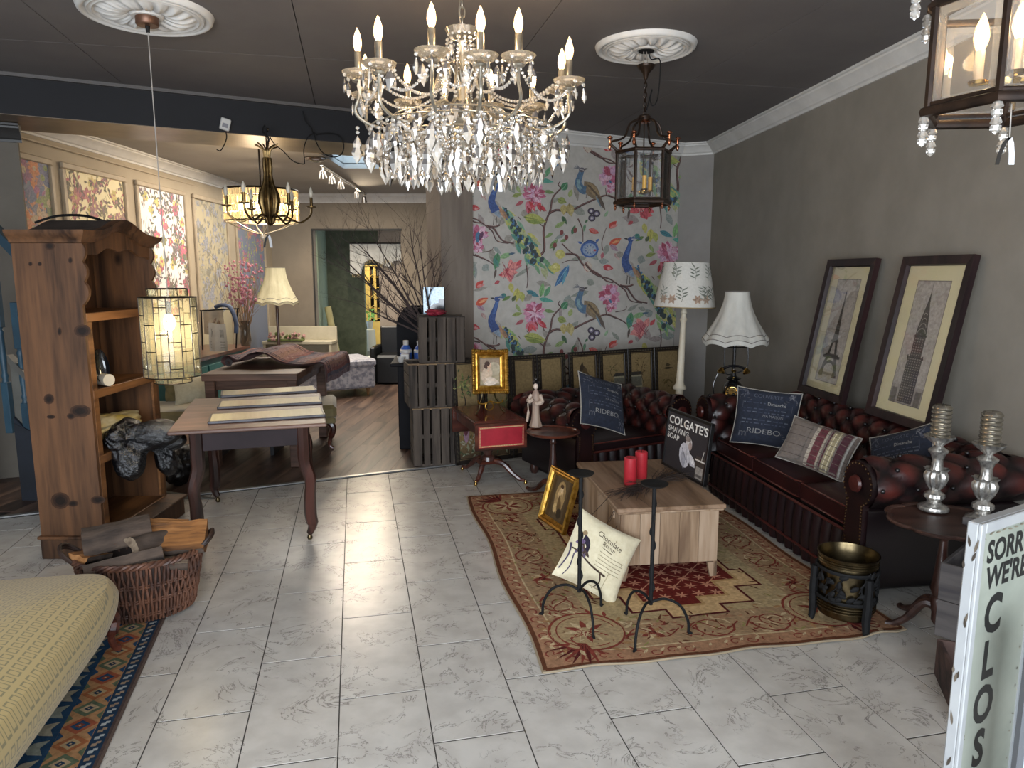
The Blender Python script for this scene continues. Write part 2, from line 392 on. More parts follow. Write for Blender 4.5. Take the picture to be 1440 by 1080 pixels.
# walls
def wall(name, p, q, z0, z1, m, side, th=.14): return strip(p, q, z0, z1, th, side).build(name, m, kind='structure')
wr = wall('wall_right', (RW(FY), FY), (RW(7.5), 7.5), 0, CEIL, m_wallg, -1)
A0 = (-.36, FW(-.36)); A1 = (1.72, FW(1.72)); A2 = (RW(7.4)+.02, 7.40)
wb = wall('wall_back', A0, A1, 0, CEIL, m_wallf, 1, .15)
wall('wall_jog', A1, A2, 0, CEIL, m_wallf, 1)
wall('wall_left', (LX, FY), (LX, FW(LX)-.02), 0, CEIL, m_wallf, 1)
# shop front behind the camera: sill, head and mullions round a wide window and a doorway
wf = MB()
wf.box((-2.9, FY-.07, 1.4), (.8, .14, 2.8)); wf.box((2.35, FY-.07, 1.4), (.9, .14, 2.8)); wf.box((-.3, FY-.07, 2.62), (4.6, .14, .36)); wf.box((-.3, FY-.07, .18), (4.6, .14, .36))
wf.build('wall_front', m_wallf, kind='structure')
# beam, soffit and pillar
n_ = Vector((-.525, 1)).normalized(); bt = .60
P0 = Vector((-4.3, FW(-4.3))); P1 = Vector((-.30, FW(-.30)))
beam = strip(P0, P1, 2.54, CEIL2+.3, bt, 1).build('beam', m_beam, kind='structure')
strip(P0, P1, 2.536, 2.54, bt, 1).build('soffit', m_soff, beam)
pl = strip((-.615, FW(-.615)-.05), (-.345, FW(-.345)-.05), 0, 2.535, .34, 1).build('pillar', mat('pillar_paint', '6c6158', '7b7065', rough=.7, scale=5, kind='World', stretch=(3, 3, .4)), kind='structure')
# crown moulding
crown = [(0, 0), (0, -.115), (.012, -.115), (.016, -.098), (.03, -.09), (.05, -.062), (.072, -.04), (.088, -.03), (.09, -.018), (.105, -.014), (.105, 0)]
def crownrun(name, p, q, z, side, s=1): return extrude_profile(p, q, [(o*s, z+h*s) for o, h in crown], side).build(name, m_plaster, None, 15, kind='structure')
crownrun('trim_2', (RW(FY), FY), (RW(7.4), 7.4), CEIL, 1)
crownrun('trim_3', (A0[0]+.05, FW(A0[0]+.05)), (A1[0]+.03, A1[1]), CEIL, -1); crownrun('trim_4', A1, A2, CEIL, -1)
crownrun('trim_5', (LX, FY), (LX, FW(LX)-.01), CEIL, -1)
# picture-rail ledge seen along the top of the beam
strip(P0, P1, CEIL-.022, CEIL, .03, -1).build('trim_6', mat('beam_ledge', '4f4b49', rough=.6), kind='structure')
sk = MB(); baseb = [(0, 0), (.016, 0), (.016, .1), (.008, .12), (0, .12)]
for i, (p, q, sd) in enumerate([((RW(FY), FY), (RW(7.4), 7.4), 1), (A0, A1, -1)]):
    extrude_profile(p, q, baseb, sd).build('baseboard_'+('right', 'back')[i], mat('skirting', '4a4541', rough=.5), kind='structure')
# ---- room behind
YR = 11.2; WL = lambda Y: -3.82 + .016*(Y-5)
def rearceil():
    c = MB(); x0, x1, y0, y1 = -1.94, -1.50, 7.3, 8.48
    for a, b_, d, e in ((-4.2, x0, 4.3, YR+.1), (x1, .6, 4.3, YR+.1), (x0, x1, 4.3, y0), (x0, x1, y1, YR+.1)):
        pol = clip([(a, d), (b_, d), (b_, e), (a, e)], [(.525, -1, -6.9)])
        if pol: c.prism(pol, CEIL2, CEIL2+.06)
    for (cx_, cy_, sx_, sy_) in ((x0-.01, (y0+y1)/2, .02, y1-y0), (x1+.01, (y0+y1)/2, .02, y1-y0), ((x0+x1)/2, y0-.01, x1-x0+.04, .02), ((x0+x1)/2, y1+.01, x1-x0+.04, .02)): c.box((cx_, cy_, CEIL2+.20), (sx_, sy_, .30))
    c.build('ceiling', m_ceil2, kind='structure')
    MB().box(((x0+x1)/2, (y0+y1)/2, CEIL2+.36), (x1-x0, y1-y0, .01)).build('window_1', glow('skylight_sky', 'a8cdf5', 1.1), kind='structure')
rearceil()
wl2 = wall('wall_left', (WL(3.5), 3.5), (WL(YR), YR), 0, CEIL2+.1, m_cream, 1)
wall('wall_stub', (-4.4, 4.78), (-3.50, 5.24), 0, 2.535, mat('stub_wall_paint', '5b554d', '635d54', rough=.85, scale=3, kind='World'), 1, .06); extrude_profile((-4.4, 4.78), (-3.47, 5.24), [(o, 2.53+h) for o, h in crown], -1).build('trim_10', mat('dark_cornice', '2e2d2c', rough=.5), None, 15, kind='structure')
DX0, DX1 = atY(443, 400, YR).x, atY(565, 400, YR).x; DZ = atY(500, 323, YR).z
rb = MB()
rb.box(((WL(YR)-.2+DX0)/2, YR+.07, 1.4), (DX0-WL(YR)+.2, .14, 2.8)); rb.box(((DX1+.8)/2, YR+.07, 1.4), (.8-DX1, .14, 2.8)); rb.box(((DX0+DX1)/2, YR+.07, (DZ+2.8)/2), (DX1-DX0, .14, 2.8-DZ))
rb.build('wall_rear', m_wallr, kind='structure')
dl = MB(); dl.box((DX0-.01, YR-.004, DZ/2), (.02, .02, DZ)); dl.box(((DX0+DX1)/2, YR-.004, DZ), (DX1-DX0+.04, .03, .03)); dl.build('trim_7', mat('door_lining', '2c2a27', rough=.6), kind='structure')
crownrun('trim_8', (WL(4.6), 4.6), (WL(YR), YR), CEIL2, -1, 1.0); crownrun('trim_9', (WL(YR), YR), (.6, YR), CEIL2, -1, 1.1)
wall('wall_partition', (-.32, FW(-.32)+.3), (-.1, YR), 0, 2.8, m_wallr, -1, .1)
# corridor beyond the doorway
mg = mat('mottled_green_wall', '39402f', '4c5340', rough=.6, scale=9, kind='World')
wall('wall_corridor', (DX0+.02, YR+.15), (-3.24, 12.6), 0, 2.8, mat('pale_green_jamb', '6d7a6c', '77856f', rough=.6, kind='World'), 1, .1)
cx = lambda px, Y: atY(px, 400, Y).x
MB().box(((cx(450, 12.6)+cx(512, 12.6))/2, 12.65, 1.4), (cx(512, 12.6)-cx(450, 12.6), .1, 2.8)).build('wall_green', mg, kind='structure')
MB().box(((cx(512, 12.6)+cx(575, 12.6))/2, 12.65, 2.05), (cx(575, 12.6)-cx(512, 12.6), .1, .8)).build('wall_green', mg, kind='structure')
MB().box(((cx(533, 11.9)+cx(575, 11.9))/2, 11.95, 1.4), (cx(575, 11.9)-cx(533, 11.9), .08, 2.8)).build('wall_cloakroom', mat('beige_wall', 'a3968a', 'aa9e92', rough=.8, kind='World'), kind='structure')
fl3 = MB(); 
for i in range(8):
    for j in range(14):
        if (i+j) % 2: fl3.box((cx(515, 12.8)+i*.15, 11.4+j*.3, .003), (.15, .3, .004))
fl3.build('floor_checker', mat('white_check', 'c8c8c0', rough=.4), kind='structure')
MB().box((-1.5, 13.3, 0), (4, 3.9, .002)).build('floor', mat('black_check', '22241f', rough=.4), kind='structure')
wall('wall_far', (-4, 15.2), (1, 15.2), 0, 2.8, mat('olive_wall', '5d6238', rough=.8), 1)
MB().box((-1.5, 13.3, 2.75), (5, 4.2, .05)).build('ceiling', m_ceil2, kind='structure')
# ================================================================ SHARED BUILDERS
def quad(nl, nr, fl, z):
    """centre, width, depth and turn of a level rectangle from three of its corners in the photograph"""
    a, b, c = (atz(*p, z) for p in (nl, nr, fl)); w = (b-a).length; d = (c-a).length; th = atan2(b.y-a.y, b.x-a.x)
    ctr = a + Vector((cos(th), sin(th), 0))*w/2 + Vector((-sin(th), cos(th), 0))*d/2; return ctr, w, d, th
def leather(name, dark, mid, light, rough=.3):
    m, nt, b = newmat(name); a = node(nt, 'ShaderNodeAttribute', attribute_name='wear')
    n = node(nt, 'ShaderNodeTexNoise', {'Vector': coords(nt), 'Scale': 5, 'Detail': 4}).outputs[0]
    s = node(nt, 'ShaderNodeMath', {0: node(nt, 'ShaderNodeMath', {0: a.outputs['Fac'], 1: .7}, operation='MULTIPLY').outputs[0], 1: node(nt, 'ShaderNodeMath', {0: n, 1: .5}, operation='MULTIPLY').outputs[0]}, operation='ADD').outputs[0]
    nt.links.new(ramp(nt, s, [(.42, hx(dark)), (.78, hx(mid)), (1., hx(light))]), b.inputs['Base Color'])
    f = node(nt, 'ShaderNodeTexVoronoi', {'Vector': coords(nt), 'Scale': 160}).outputs[0]; bump(nt, b, f, .12, .002)
    setp(b, Roughness=rough); b.inputs['Specular IOR Level'].default_value = .5; return m
m_ox = leather('oxblood_leather', '10080a', '301312', '52221c', .36)
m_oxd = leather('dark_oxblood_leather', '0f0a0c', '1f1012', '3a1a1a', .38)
m_brass = mat('aged_brass', '7a5d2c', 'a5844a', rough=.35, metal=1, scale=20)
m_gold = mat('gilt', '8f6820', 'c79c4c', rough=.38, metal=.9, scale=30, bmp=.3)
m_black = mat('black_iron', '0b0b0c', '131314', rough=.75, metal=0, spec=.25, scale=30, bmp=.2)
m_bulb = glow('warm_bulb_glow', 'ffe6bc', 16)
m_mahog = wood('dark_mahogany', '5a2f22', '3d1d16', '24110d', axis=0, rough=.3, coat=.3)
m_mahogz = wood('dark_mahogany_upright', '4a2d26', '33201b', '1f1311', axis=2, rough=.3, coat=.3)
def tuft(s, t, ps, pt):
    a = s/ps + t/pt; b = s/ps - t/pt; return (abs(sin(pi*a))*abs(sin(pi*b)))**.42
def chesterfield(name, label, cat, loc, rz, Wd, D, cushions, H=.70, group=None):
    T = thing(name, label, cat, loc, rz, group)
    r = .115; zc = H-r; at = .13; seat = H-.295; hw = Wd/2 - at - .02; yb = D/2 - at - .05; yf = -D/2
    # profile of inner face, roll and outer face: (outward, height, arc length)
    prof = [(0, seat-.08)] + [(.005*k, seat-.08+(zc-.01-seat+.08)*k/10) for k in range(1, 11)]
    cxo = r*.62
    for k in range(0, 25):
        a = radians(200 - 270*k/24); prof.append((cxo + r*cos(a), zc + r*sin(a)))
    nt_ = len(prof); tl = [0]
    for k in range(1, nt_): tl.append(tl[-1] + sqrt((prof[k][0]-prof[k-1][0])**2+(prof[k][1]-prof[k-1][1])**2))
    outer = [(prof[-1][0]*0+at, prof[-1][1]-.01), (at, .10)]
    def seg(part, fn, L, ns, m):
        mb = MB(); nv = nt_+2; P = prof + outer
        for j in range(nv):
            o, z = P[j]
            for i in range(ns):
                s = i/(ns-1); h = 0
                if j < nt_:
                    t = tl[j]; f = tuft(s*L, t, .17, .19); edge = min(1, (nt_-1-j)/5, (j+1)/4); amp = .034*edge
                    a = P[min(j+1, nt_-1)]; b = P[max(j-1, 0)]; dx, dz = a[0]-b[0], a[1]-b[1]; d = sqrt(dx*dx+dz*dz) or 1
                    h = (f-.75)*amp; oo, zz = o - dz/d*h, z + dx/d*h
                    w = f*edge
                else: oo, zz, w = o, z, .1
                mb.v.append(tuple(fn(s, oo) ) + (zz,)); mb.a.append(w)
        for j in range(nv-1):
            for i in range(ns-1): mb.f.append((j*ns+i, j*ns+i+1, (j+1)*ns+i+1, (j+1)*ns+i))
        return mb.build(part, m, T, ang=80)
    seg('armrest', lambda s, o: (-hw-o, (yf+.03)*(1-s)+(yb+o)*s), D-.2, 60, m_ox)
    seg('backrest', lambda s, o: ((-hw-o)*(1-s)+(hw+o)*s, yb+o), 2*hw, int(90*Wd), m_ox)
    seg('armrest', lambda s, o: (hw+o, (yb+o)*(1-s)+(yf+.03)*s), D-.2, 60, m_ox)
    for sx in (-1, 1):   # scrolled arm facing with rows of studs
        pr = []
        for k in range(20):
            a = radians(-40 + 270*k/19); pr.append((cxo+(r-.012)*cos(a), zc+(r-.012)*sin(a)))
        pr += [(-.005, zc-r*.75), (-.005, .06), (at-.01, .06), (at-.01, zc-r*.8)]
        mb = MB(Matrix.Translation((sx*hw, yf+.04, 0)) @ Matrix.Scale(sx, 4, (1, 0, 0)) @ Matrix.Rotation(pi/2, 4, 'X')); mb.prism(pr, 0, .03); mb.a = [.35]*len(mb.v)
        f = mb.build('arm_facing', m_ox, T)
        st = MB(); path = pr[:]
        for k in range(len(path)):
            p, q = Vector(path[k-1]), Vector(path[k]); L = (q-p).length; n = max(1, int(L/.016))
            for i in range(n):
                e = p + (q-p)*(i/n); e = e + (Vector((cxo*.6, zc-.12))-e).normalized()*.010 if e.y > .3 else Vector((min(max(e.x, .008), at-.022), e.y))
                st.box((sx*(hw+e.x), yf+.008, e.y), (.009, .007, .009), .003)
        st.build('stud_trim', mat('antique_stud', '3a2818', '6a5038', rough=.35, metal=.9), f, kind='stuff')
        mb = MB(); mb.lathe([(.0, -.02), (.035, -.018), (.04, -.006), (.036, 0)], (0, 0, 0), 16, T=Matrix.Translation((sx*(hw+cxo), yf+.006, zc)) @ Matrix.Rotation(-pi/2, 4, 'X')); mb.a = [.9]*len(mb.v)
        mb.build('scroll_button', m_ox, f)
    # seat deck, pleated front border with its welt
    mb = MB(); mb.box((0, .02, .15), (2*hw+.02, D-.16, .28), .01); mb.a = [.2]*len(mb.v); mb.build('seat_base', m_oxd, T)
    def pl(u, v):
        x = -hw+2*hw*u; w = abs(sin(pi*x/.085)); return (x, yf+.075-.02*w-.012*sin(pi*v), .004+.28*v)
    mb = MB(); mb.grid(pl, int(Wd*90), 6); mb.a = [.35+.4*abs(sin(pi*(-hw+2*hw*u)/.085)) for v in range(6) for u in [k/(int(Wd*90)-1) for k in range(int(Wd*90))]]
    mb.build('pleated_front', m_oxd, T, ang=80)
    mb = MB(); mb.tube([(-hw, yf+.05, .292), (hw, yf+.05, .292)], .008); mb.tube([(-hw, yf+.05, .07), (hw, yf+.05, .07)], .008); mb.a = [.9]*len(mb.v); mb.build('welt', m_ox, T)
    n = cushions; cw = 2*hw/n
    for k in range(n):
        c = MB(); x0 = -hw+cw*(k+.5); cd = D-.26
        def top(u, v, sg):
            U, V = 2*u-1, 2*v-1; e = (1-U**8)*(1-V**8); z = sg*(.05+.03*(1-U*U)*(1-V*V)*(1 if sg > 0 else .2)) * (1 if e > 1e-6 else .72)
            return (x0+U*(cw/2-.004)*(1-.012*(1-e)), -.045+V*cd/2*(1-.01*(1-e)), seat-.04+z)
        N = 14; k0 = len(c.v)
        c.grid(lambda u, v: top(u, v, 1), N, N); c.grid(lambda u, v: top(1-u, v, -1), N, N)
        A = [i for i in range(N)] + [N*j+N-1 for j in range(1, N)] + [N*(N-1)+i for i in range(N-2, -1, -1)] + [N*j for j in range(N-2, 0, -1)]
        def mir(i): return N*N + (i//N)*N + (N-1-i % N)
        for q in range(len(A)):
            a, b = A[q], A[(q+1) % len(A)]; c.f.append((a, mir(a), mir(b), b))
        c.a = [.62]*len(c.v); cu = c.build('seat_cushion', m_ox if n > 1 else m_oxd, T, ang=60)
        w = MB(); e = .006; X, Y = cw/2-.006, cd/2
        for zz in (seat+.008, seat-.078):
            w.tube([(x0-X, -.045-Y+.02, zz), (x0-X+.02, -.045-Y, zz), (x0+X-.02, -.045-Y, zz), (x0+X, -.045-Y+.02, zz)], .005, 6)
        w.a = [1]*len(w.v); w.build('piping', m_ox, cu)
    bt = MB()   # buttons at the corners of the diamonds
    for j in range(1, 9):
        t = .19*j/2
        if t > tl[-1]-.06: break
        k = max(i for i in range(nt_) if tl[i] <= t); o, z = prof[k]; ns = int(2*hw/.17)+1
        for i in range(-ns, ns+1):
            x = hw*0 + .17*(i + (j % 2)*.5) - hw
            if -hw+.03 < x < hw-.03: bt.ball((x, yb+o-.0 if k < 12 else yb+o, z), .011, 8, 5)
        for sx in (-1, 1):
            for i in range(0, 5):
                y = yf+.03+.17*(i+(j % 2)*.5)+.02
                if y < yb-.02: bt.ball((sx*(hw+o), y, z), .011, 8, 5)
    bt.a = [.1]*len(bt.v); bt.build('buttons', m_oxd, T, kind='stuff')
    for sx in (-1, 1):
        for sy in (-1, 1):
            MB().lathe([(.022, 0), (.03, .02), (.034, .05), (.026, .08), (.03, .1)], (sx*(hw+.05), sy*(D/2-.1), 0), 12).build('leg', m_mahogz, T)
    return T
def pillow_fn(w, h, T, pinch=.07):
    def f(u, v, sg, off=0):
        U, V = max(-1, min(1, 2*u/w)), max(-1, min(1, 2*v/h)); t = T/2*max(0, (1-U*U)*(1-V*V))**.42
        x = w/2*U*(1-pinch*(1-V*V)*U*U); z = h/2*V*(1-pinch*(1-U*U)*V*V); return (x, sg*(t+off)-.0, z)
    return f
def pillow(name, label, w, h, T, m, loc, rot, cat='cushion', art=None, pipe=None, wob=0, group=None, pm=None):
    """soft cushion standing in its local XZ plane, front towards -Y"""
    o = thing(name, label, cat, loc, 0, group); o.rotation_euler = rot; f = pillow_fn(w, h, T); N = 22; mb = MB()
    rr = random.Random(len(label)); ph = rr.uniform(0, 6)
    wf_ = lambda x, z: wob*(sin(x*38+ph)*cos(z*29+ph*2)+.6*sin(z*61-x*23))
    def g(sg):
        def q(u, v):
            p = f((u-.5)*w, (v-.5)*h, sg); e = 4*u*(1-u)*4*v*(1-v); return (p[0], p[1]+sg*wf_(p[0], p[2])*min(1, e*3), p[2])
        return q
    mb.grid(g(-1), N, N); mb.grid(lambda u, v: g(1)(1-u, v), N, N); mb.build('cover', m, o, ang=70)
    if pipe:
        pts = [(f((2*t-1)*w/2, -h/2, 1)) for t in [i/16 for i in range(16)]] + [f(w/2, (2*t-1)*h/2, 1) for t in [i/16 for i in range(16)]] + [f(-(2*t-1)*w/2, h/2, 1) for t in [i/16 for i in range(16)]] + [f(-w/2, -(2*t-1)*h/2, 1) for t in [i/16 for i in range(16)]]
        MB().tube(pts, .004, 6, closed=True).build('piping', pipe, o)
    if art: art.build('print', lambda u, v, hh: (lambda p: (p[0], p[1]-wf_(p[0], p[2])*min(1, (1-(2*u/w)**2)*(1-(2*v/h)**2)*3)-hh-.0012, p[2]))(f(u, v, -1)), o, pm or printed('printed_cloth', .9, .1))
    return o
def subdiv_rects(a, x0, y0, x1, y1, c, n=10):
    for i in range(n):
        for j in range(n):
            a.rect(x0+(x1-x0)*i/n, y0+(y1-y0)*j/n, x0+(x1-x0)*(i+1)/n, y0+(y1-y0)*(j+1)/n, c)
# ================================================================ RIGHT-HAND GROUP
chesterfield('chesterfield_sofa', 'long oxblood buttoned leather chesterfield sofa along the right wall', 'sofa', (1.83, 3.985, .012), radians(-81.5), 1.86, .84, 3, .675)
chesterfield('chesterfield_armchair', 'buttoned leather chesterfield armchair in front of the painted screens', 'armchair', (.665, 5.19, 0), radians(29), 1.0, .80, 1, .63)
# ---- tapestry rug
RC, RWd, RL, RT = quad((765, 948), (1258, 893), (668, 699), 0)
RC = RC + Vector((cos(RT), sin(RT), 0))*.03; RWd += .06
rug = thing('tapestry_rug', 'gold and red tapestry rug with scrolling border under the pine chest', 'rug', RC, RT)
def rugz(u, v):
    """ripples along the near edge, a lifted near right corner"""
    e = max(0, (-v-RL/2+.28)/.28); r = max(0, 1-sqrt((u-RWd/2)**2+(v+RL/2)**2)/.22); wob = .01*sin(u*7+1)+.007*sin(v*5)
    return .008+e*.003*(1+sin(u*19))+r*.02*(1+sin(u*23)) , .012*sin(v*6)*min(1, abs(u)/RWd*2)
def rugp(u, v, h=0):
    z, dx = rugz(u, v); e = .006*sin(u*9+.7)*max(0, -v/RL*2); return (u+dx, v+e, z+h)
mb = MB(); mb.grid(lambda u, v: rugp((u-.5)*RWd, (v-.5)*RL), 40, 60); mb.build('pile', mat('rug_ground', '94795c', 'a58c6c', rough=.95, scale=30, bmp=.5), rug, ang=80)
mb = MB(); W2, L2 = RWd/2, RL/2
ed = [(-W2+RWd*i/40, -L2) for i in range(40)] + [(W2, -L2+RL*i/50) for i in range(50)] + [(W2-RWd*i/40, L2) for i in range(40)] + [(-W2, L2-RL*i/50) for i in range(50)]
mb.tube([(lambda p: (p[0], p[1], p[2]-.003))(rugp(u, v)) for u, v in ed], .006, 6, closed=True, flat=.8); mb.build('bound_edge', mat('rug_binding', '8f8069', rough=.9), rug)
a = Art(.003); red, dred, crm, tan, brn, olv = '7a3a30', '52201f', 'bca884', '9a7752', '5f3a28', '8a8350'
rr = random.Random(3)
def band(x0, y0, x1, y1, c, n=24):
    for i in range(n):
        t0, t1 = i/n, (i+1)/n
        for (p, q) in (((x0, y0), (x1, y0)), ((x0, y1), (x1, y1)), ((x0, y0), (x0, y1)), ((x1, y0), (x1, y1))):
            a.line([mix(p, q, t0), mix(p, q, t1)], c[1], c[1], c[0])
def fill(x0, y0, x1, y1, c, n=16, m=16):
    a.k += 1
    for i in range(n):
        for j in range(m): a.rect0(x0+(x1-x0)*i/n, y0+(y1-y0)*j/m, x0+(x1-x0)*(i+1)/n, y0+(y1-y0)*(j+1)/m, c)
fill(-W2+.02, -L2+.02, W2-.02, L2-.02, '9a755a', 20, 28); band(-W2+.012, -L2+.012, W2-.012, L2-.012, (brn, .02))
fill(-W2+.10, -L2+.10, W2-.10, L2-.10, '9a8062', 18, 24)
def scroll(x, y, r, s, c, w=.009, turns=1.15, a0=0): a.line([(x+r*(1-.72*t)*cos(a0+s*t*2*pi*turns), y+r*(1-.72*t)*sin(a0+s*t*2*pi*turns)) for t in [i/14 for i in range(15)]], w, w*.5, c)
for side in range(4):        # small scrolled outer border
    L = RWd if side % 2 == 0 else RL; n = int(L/.075)
    for i in range(n):
        t = -L/2+.05+(L-.1)*i/n; o = (L2 if side % 2 == 0 else W2)-.055
        x, y = ((t, -o), (o, t), (-t, o), (-o, -t))[side]; th = side*pi/2
        scroll(x, y, .028, 1 if i % 2 else -1, red, .008, .9, th); a.leaf(x+.02*cos(th), y+.02*sin(th), th+pi/4, .035, .014, crm)
band(-W2+.1, -L2+.1, W2-.1, L2-.1, (crm, .008)); 
fill(-W2+.30, -L2+.32, W2-.30, L2-.32, 'a3906c', 14, 20)
for side in range(4):        # wide inner band of scrolls, leaves and flowers
    L = (RWd if side % 2 == 0 else RL)-.2; n = max(3, int(L/.27)); o = (L2 if side % 2 == 0 else W2)-.2
    for i in range(n):
        t = -L/2+L*(i+.5)/n; x, y = ((t, -o), (o, t), (-t, o), (-o, -t))[side]; th = side*pi/2
        P = lambda u, v: (x+u*cos(th)-v*sin(th), y+u*sin(th)+v*cos(th))
        if i % 3 != 1:
            scroll(*P(0, 0), .10, 1 if i % 2 else -1, red, .011, 1.3, th+pi*(i % 2)); scroll(*P(.03, .01), .06, -1 if i % 2 else 1, crm, .008, 1.1, th)
        else:
            for k in range(9): a.leaf(*P(0, 0), k*2*pi/9, .06, .03, (crm, tan, red)[k % 3])
            a.ell(*P(0, 0), .018, .018, dred)
        for k in range(34):
            an = rr.uniform(0, 6.28); q = P(rr.uniform(-.14, .14), rr.uniform(-.1, .1)); a.leaf(*q, an, rr.uniform(.02, .05), .009, rr.choice([red, crm, brn, red, olv]))
        a.curve([P(-.13, -.03), P(-.05, .05), P(.04, -.04), P(.13, .02)], .007, .007, red, 6)
for cx_ in (-1, 1):
    for cy_ in (-1, 1):      # corner medallions
        x, y = cx_*(W2-.24), cy_*(L2-.26); a.k += 1; [a.poly([(x+r_*k_*cos(t_*pi/12), y+r_*k_*.95*sin(t_*pi/12)) for r_, t_ in ((.04*q_, j_), (.04*(q_+1), j_), (.04*(q_+1), j_+1), (.04*q_, j_+1))], 'a08a68', 0) for k_ in (1,) for q_ in range(4) for j_ in range(24)]
        for r_, w_ in ((.16, .012), (.13, .006)): a.ring(x, y, r_, w_, red, n=26)
        for k in range(12): a.leaf(x, y, k*pi/6, .10, .03, (crm, red)[k % 2])
        for k in range(16): a.leaf(x-cx_*0+.17*cos(k*pi/8), y+.16*sin(k*pi/8), k*pi/8+.6, .05, .018, rr.choice([red, tan, crm]))
        for k in range(9):
            an = pi+.1*k-.5 if cx_ < 0 else .1*k-.5
            a.leaf(x+cx_*.03, y+cy_*.1, atan2(cy_, cx_)+(k-4)*.22, .17, .018, (red, dred)[k % 2])
# stepped central medallion with lattice
st = [(.02, -.62), (.30, -.62), (.30, -.52), (.42, -.52), (.42, -.34), (.34, -.34)]
def poly4(half, c, s=1):
    pts = [(x*s, y*s) for x, y in half] + [(x*s, -y*s) for x, y in half[::-1]]; pts = pts + [(-x, y) for x, y in pts[::-1]]; a.poly(pts, c)
poly4([(.0, -.80), (.14, -.80), (.14, -.72), (.30, -.72), (.30, -.56), (.43, -.56), (.43, -.36), (.37, -.36)], dred, 1)
poly4([(.0, -.785), (.128, -.785), (.128, -.706), (.287, -.706), (.287, -.546), (.417, -.546), (.417, -.372), (.357, -.372)], 'bd9f74', 1)
poly4([(.0, -.71), (.07, -.71), (.07, -.64), (.22, -.64), (.22, -.49), (.35, -.49), (.35, -.3), (.33, -.3)], 'e0cfa0'[:0] or 'a98a5e', 1)
poly4([(.0, -.69), (.055, -.69), (.055, -.62), (.205, -.62), (.205, -.47), (.335, -.47), (.335, -.3), (.315, -.3)], '64241f', 1)
for i in range(-4, 5):
    for j in range(-8, 9):
        x, y = i*.085, j*.085
        if abs(x) < .3 and abs(y) < (.62 if abs(x) < .18 else .45):
            for k in range(6): a.leaf(x, y, k*pi/3, .036, .010, 'b9836a')
for i in range(-9, 10):
    p, q = (-.3, i*.17-.3), (.3, i*.17+.3)
    for n_a in range(8):
        for (s0, s1) in (((mix(p, q, n_a/8)), (mix(p, q, (n_a+1)/8))),):
            if abs(s0[1]) < .58 and abs(s1[1]) < .58: a.line([s0, s1], .006, .006, 'b9836a'); a.line([(-s0[0], s0[1]), (-s1[0], s1[1])], .006, .006, 'b9836a')
for k in range(420):
    x, y = rr.uniform(-.44, .44), rr.uniform(-.8, .8)
    if abs(x) > .36 or abs(y) > .74: a.leaf(x, y, rr.uniform(0, 6), rr.uniform(.03, .06), .010, rr.choice([red, tan, crm, brn, olv]))
a.build('woven_pattern', lambda u, v, h: rugp(u, v, h), rug, printed('woven_rug', .95, .1, weave=.4), h0=.0012, box=(-W2, -L2, W2, L2))
# ---- pine blanket chest
CH = .39; cc, cw, cd, ct = quad((868, 716), (1022, 709), (800, 650), CH)
m_pine = wood('scrubbed_pine', 'a8917a', '8f765d', '6d5642', axis=2, rough=.6, ring=7)
m_pinet = wood('worn_pine_lid', '8f7660', '755c46', '533e2e', axis=1, rough=.5, ring=7)
chest = thing('pine_chest', 'low pine blanket chest used as coffee table on the rug', 'chest', (cc.x, cc.y, .010), ct)
bw, bd = cw-.05, cd-.05
MB().box((0, 0, CH-.022), (cw, cd, .022), .004).build('lid', m_pinet, chest)
MB().box((0, 0, CH-.038), (cw-.015, cd-.015, .012), .003).build('lid_moulding', m_pine, chest)
for i in range(5):
    w = bw/5; MB().box((-bw/2+w*(i+.5), -bd/2+.009, .075+(CH-.125)/2+.005), (w-.0015, .018, CH-.125), .0015).build('front_board', m_pine, chest)
for sx in (-1, 1):
    MB().box((sx*(bw/2-.009), 0, .075+(CH-.125)/2+.005), (.018, bd-.038, CH-.125), .002).build('side_board', m_pine, chest)
    for sy in (-1, 1):
        p = [(0, 0), (.032, 0), (.05, .075), (0, .075)]
        m = MB(Matrix.Translation((sx*bw/2, sy*bd/2-(0 if sy < 0 else 0)+(.0 if sy < 0 else -.018), .0)) @ Matrix.Scale(-sx, 4, (1, 0, 0)) @ Matrix.Rotation(pi/2, 4, 'X') @ Matrix.Translation((0, 0, -.018))); m.prism(p, 0, .018)
        m.build('foot', m_pine, chest)
    m = MB(Matrix.Translation((sx*(bw/2-.009), 0, 0)) @ Matrix.Rotation(pi/2, 4, 'Z') @ Matrix.Rotation(pi/2, 4, 'X') @ Matrix.Translation((0, 0, -.009)))
    m.prism([(-bd/2, .0), (-bd/2+.03, 0), (-bd/2+.06, .07), (bd/2-.06, .07), (bd/2-.03, 0), (bd/2, 0), (bd/2, .08), (-bd/2, .08)], 0, .018); m.build('plinth', m_pine, chest)
MB().box((0, bd/2-.009, .075+(CH-.125)/2), (bw, .018, CH-.125)).build('back_board', m_pine, chest)
MB().box((-bw/2-.004, -bd/2+.12, CH-.075), (.012, .05, .05), .003).build('hinge_block', m_pine, chest)
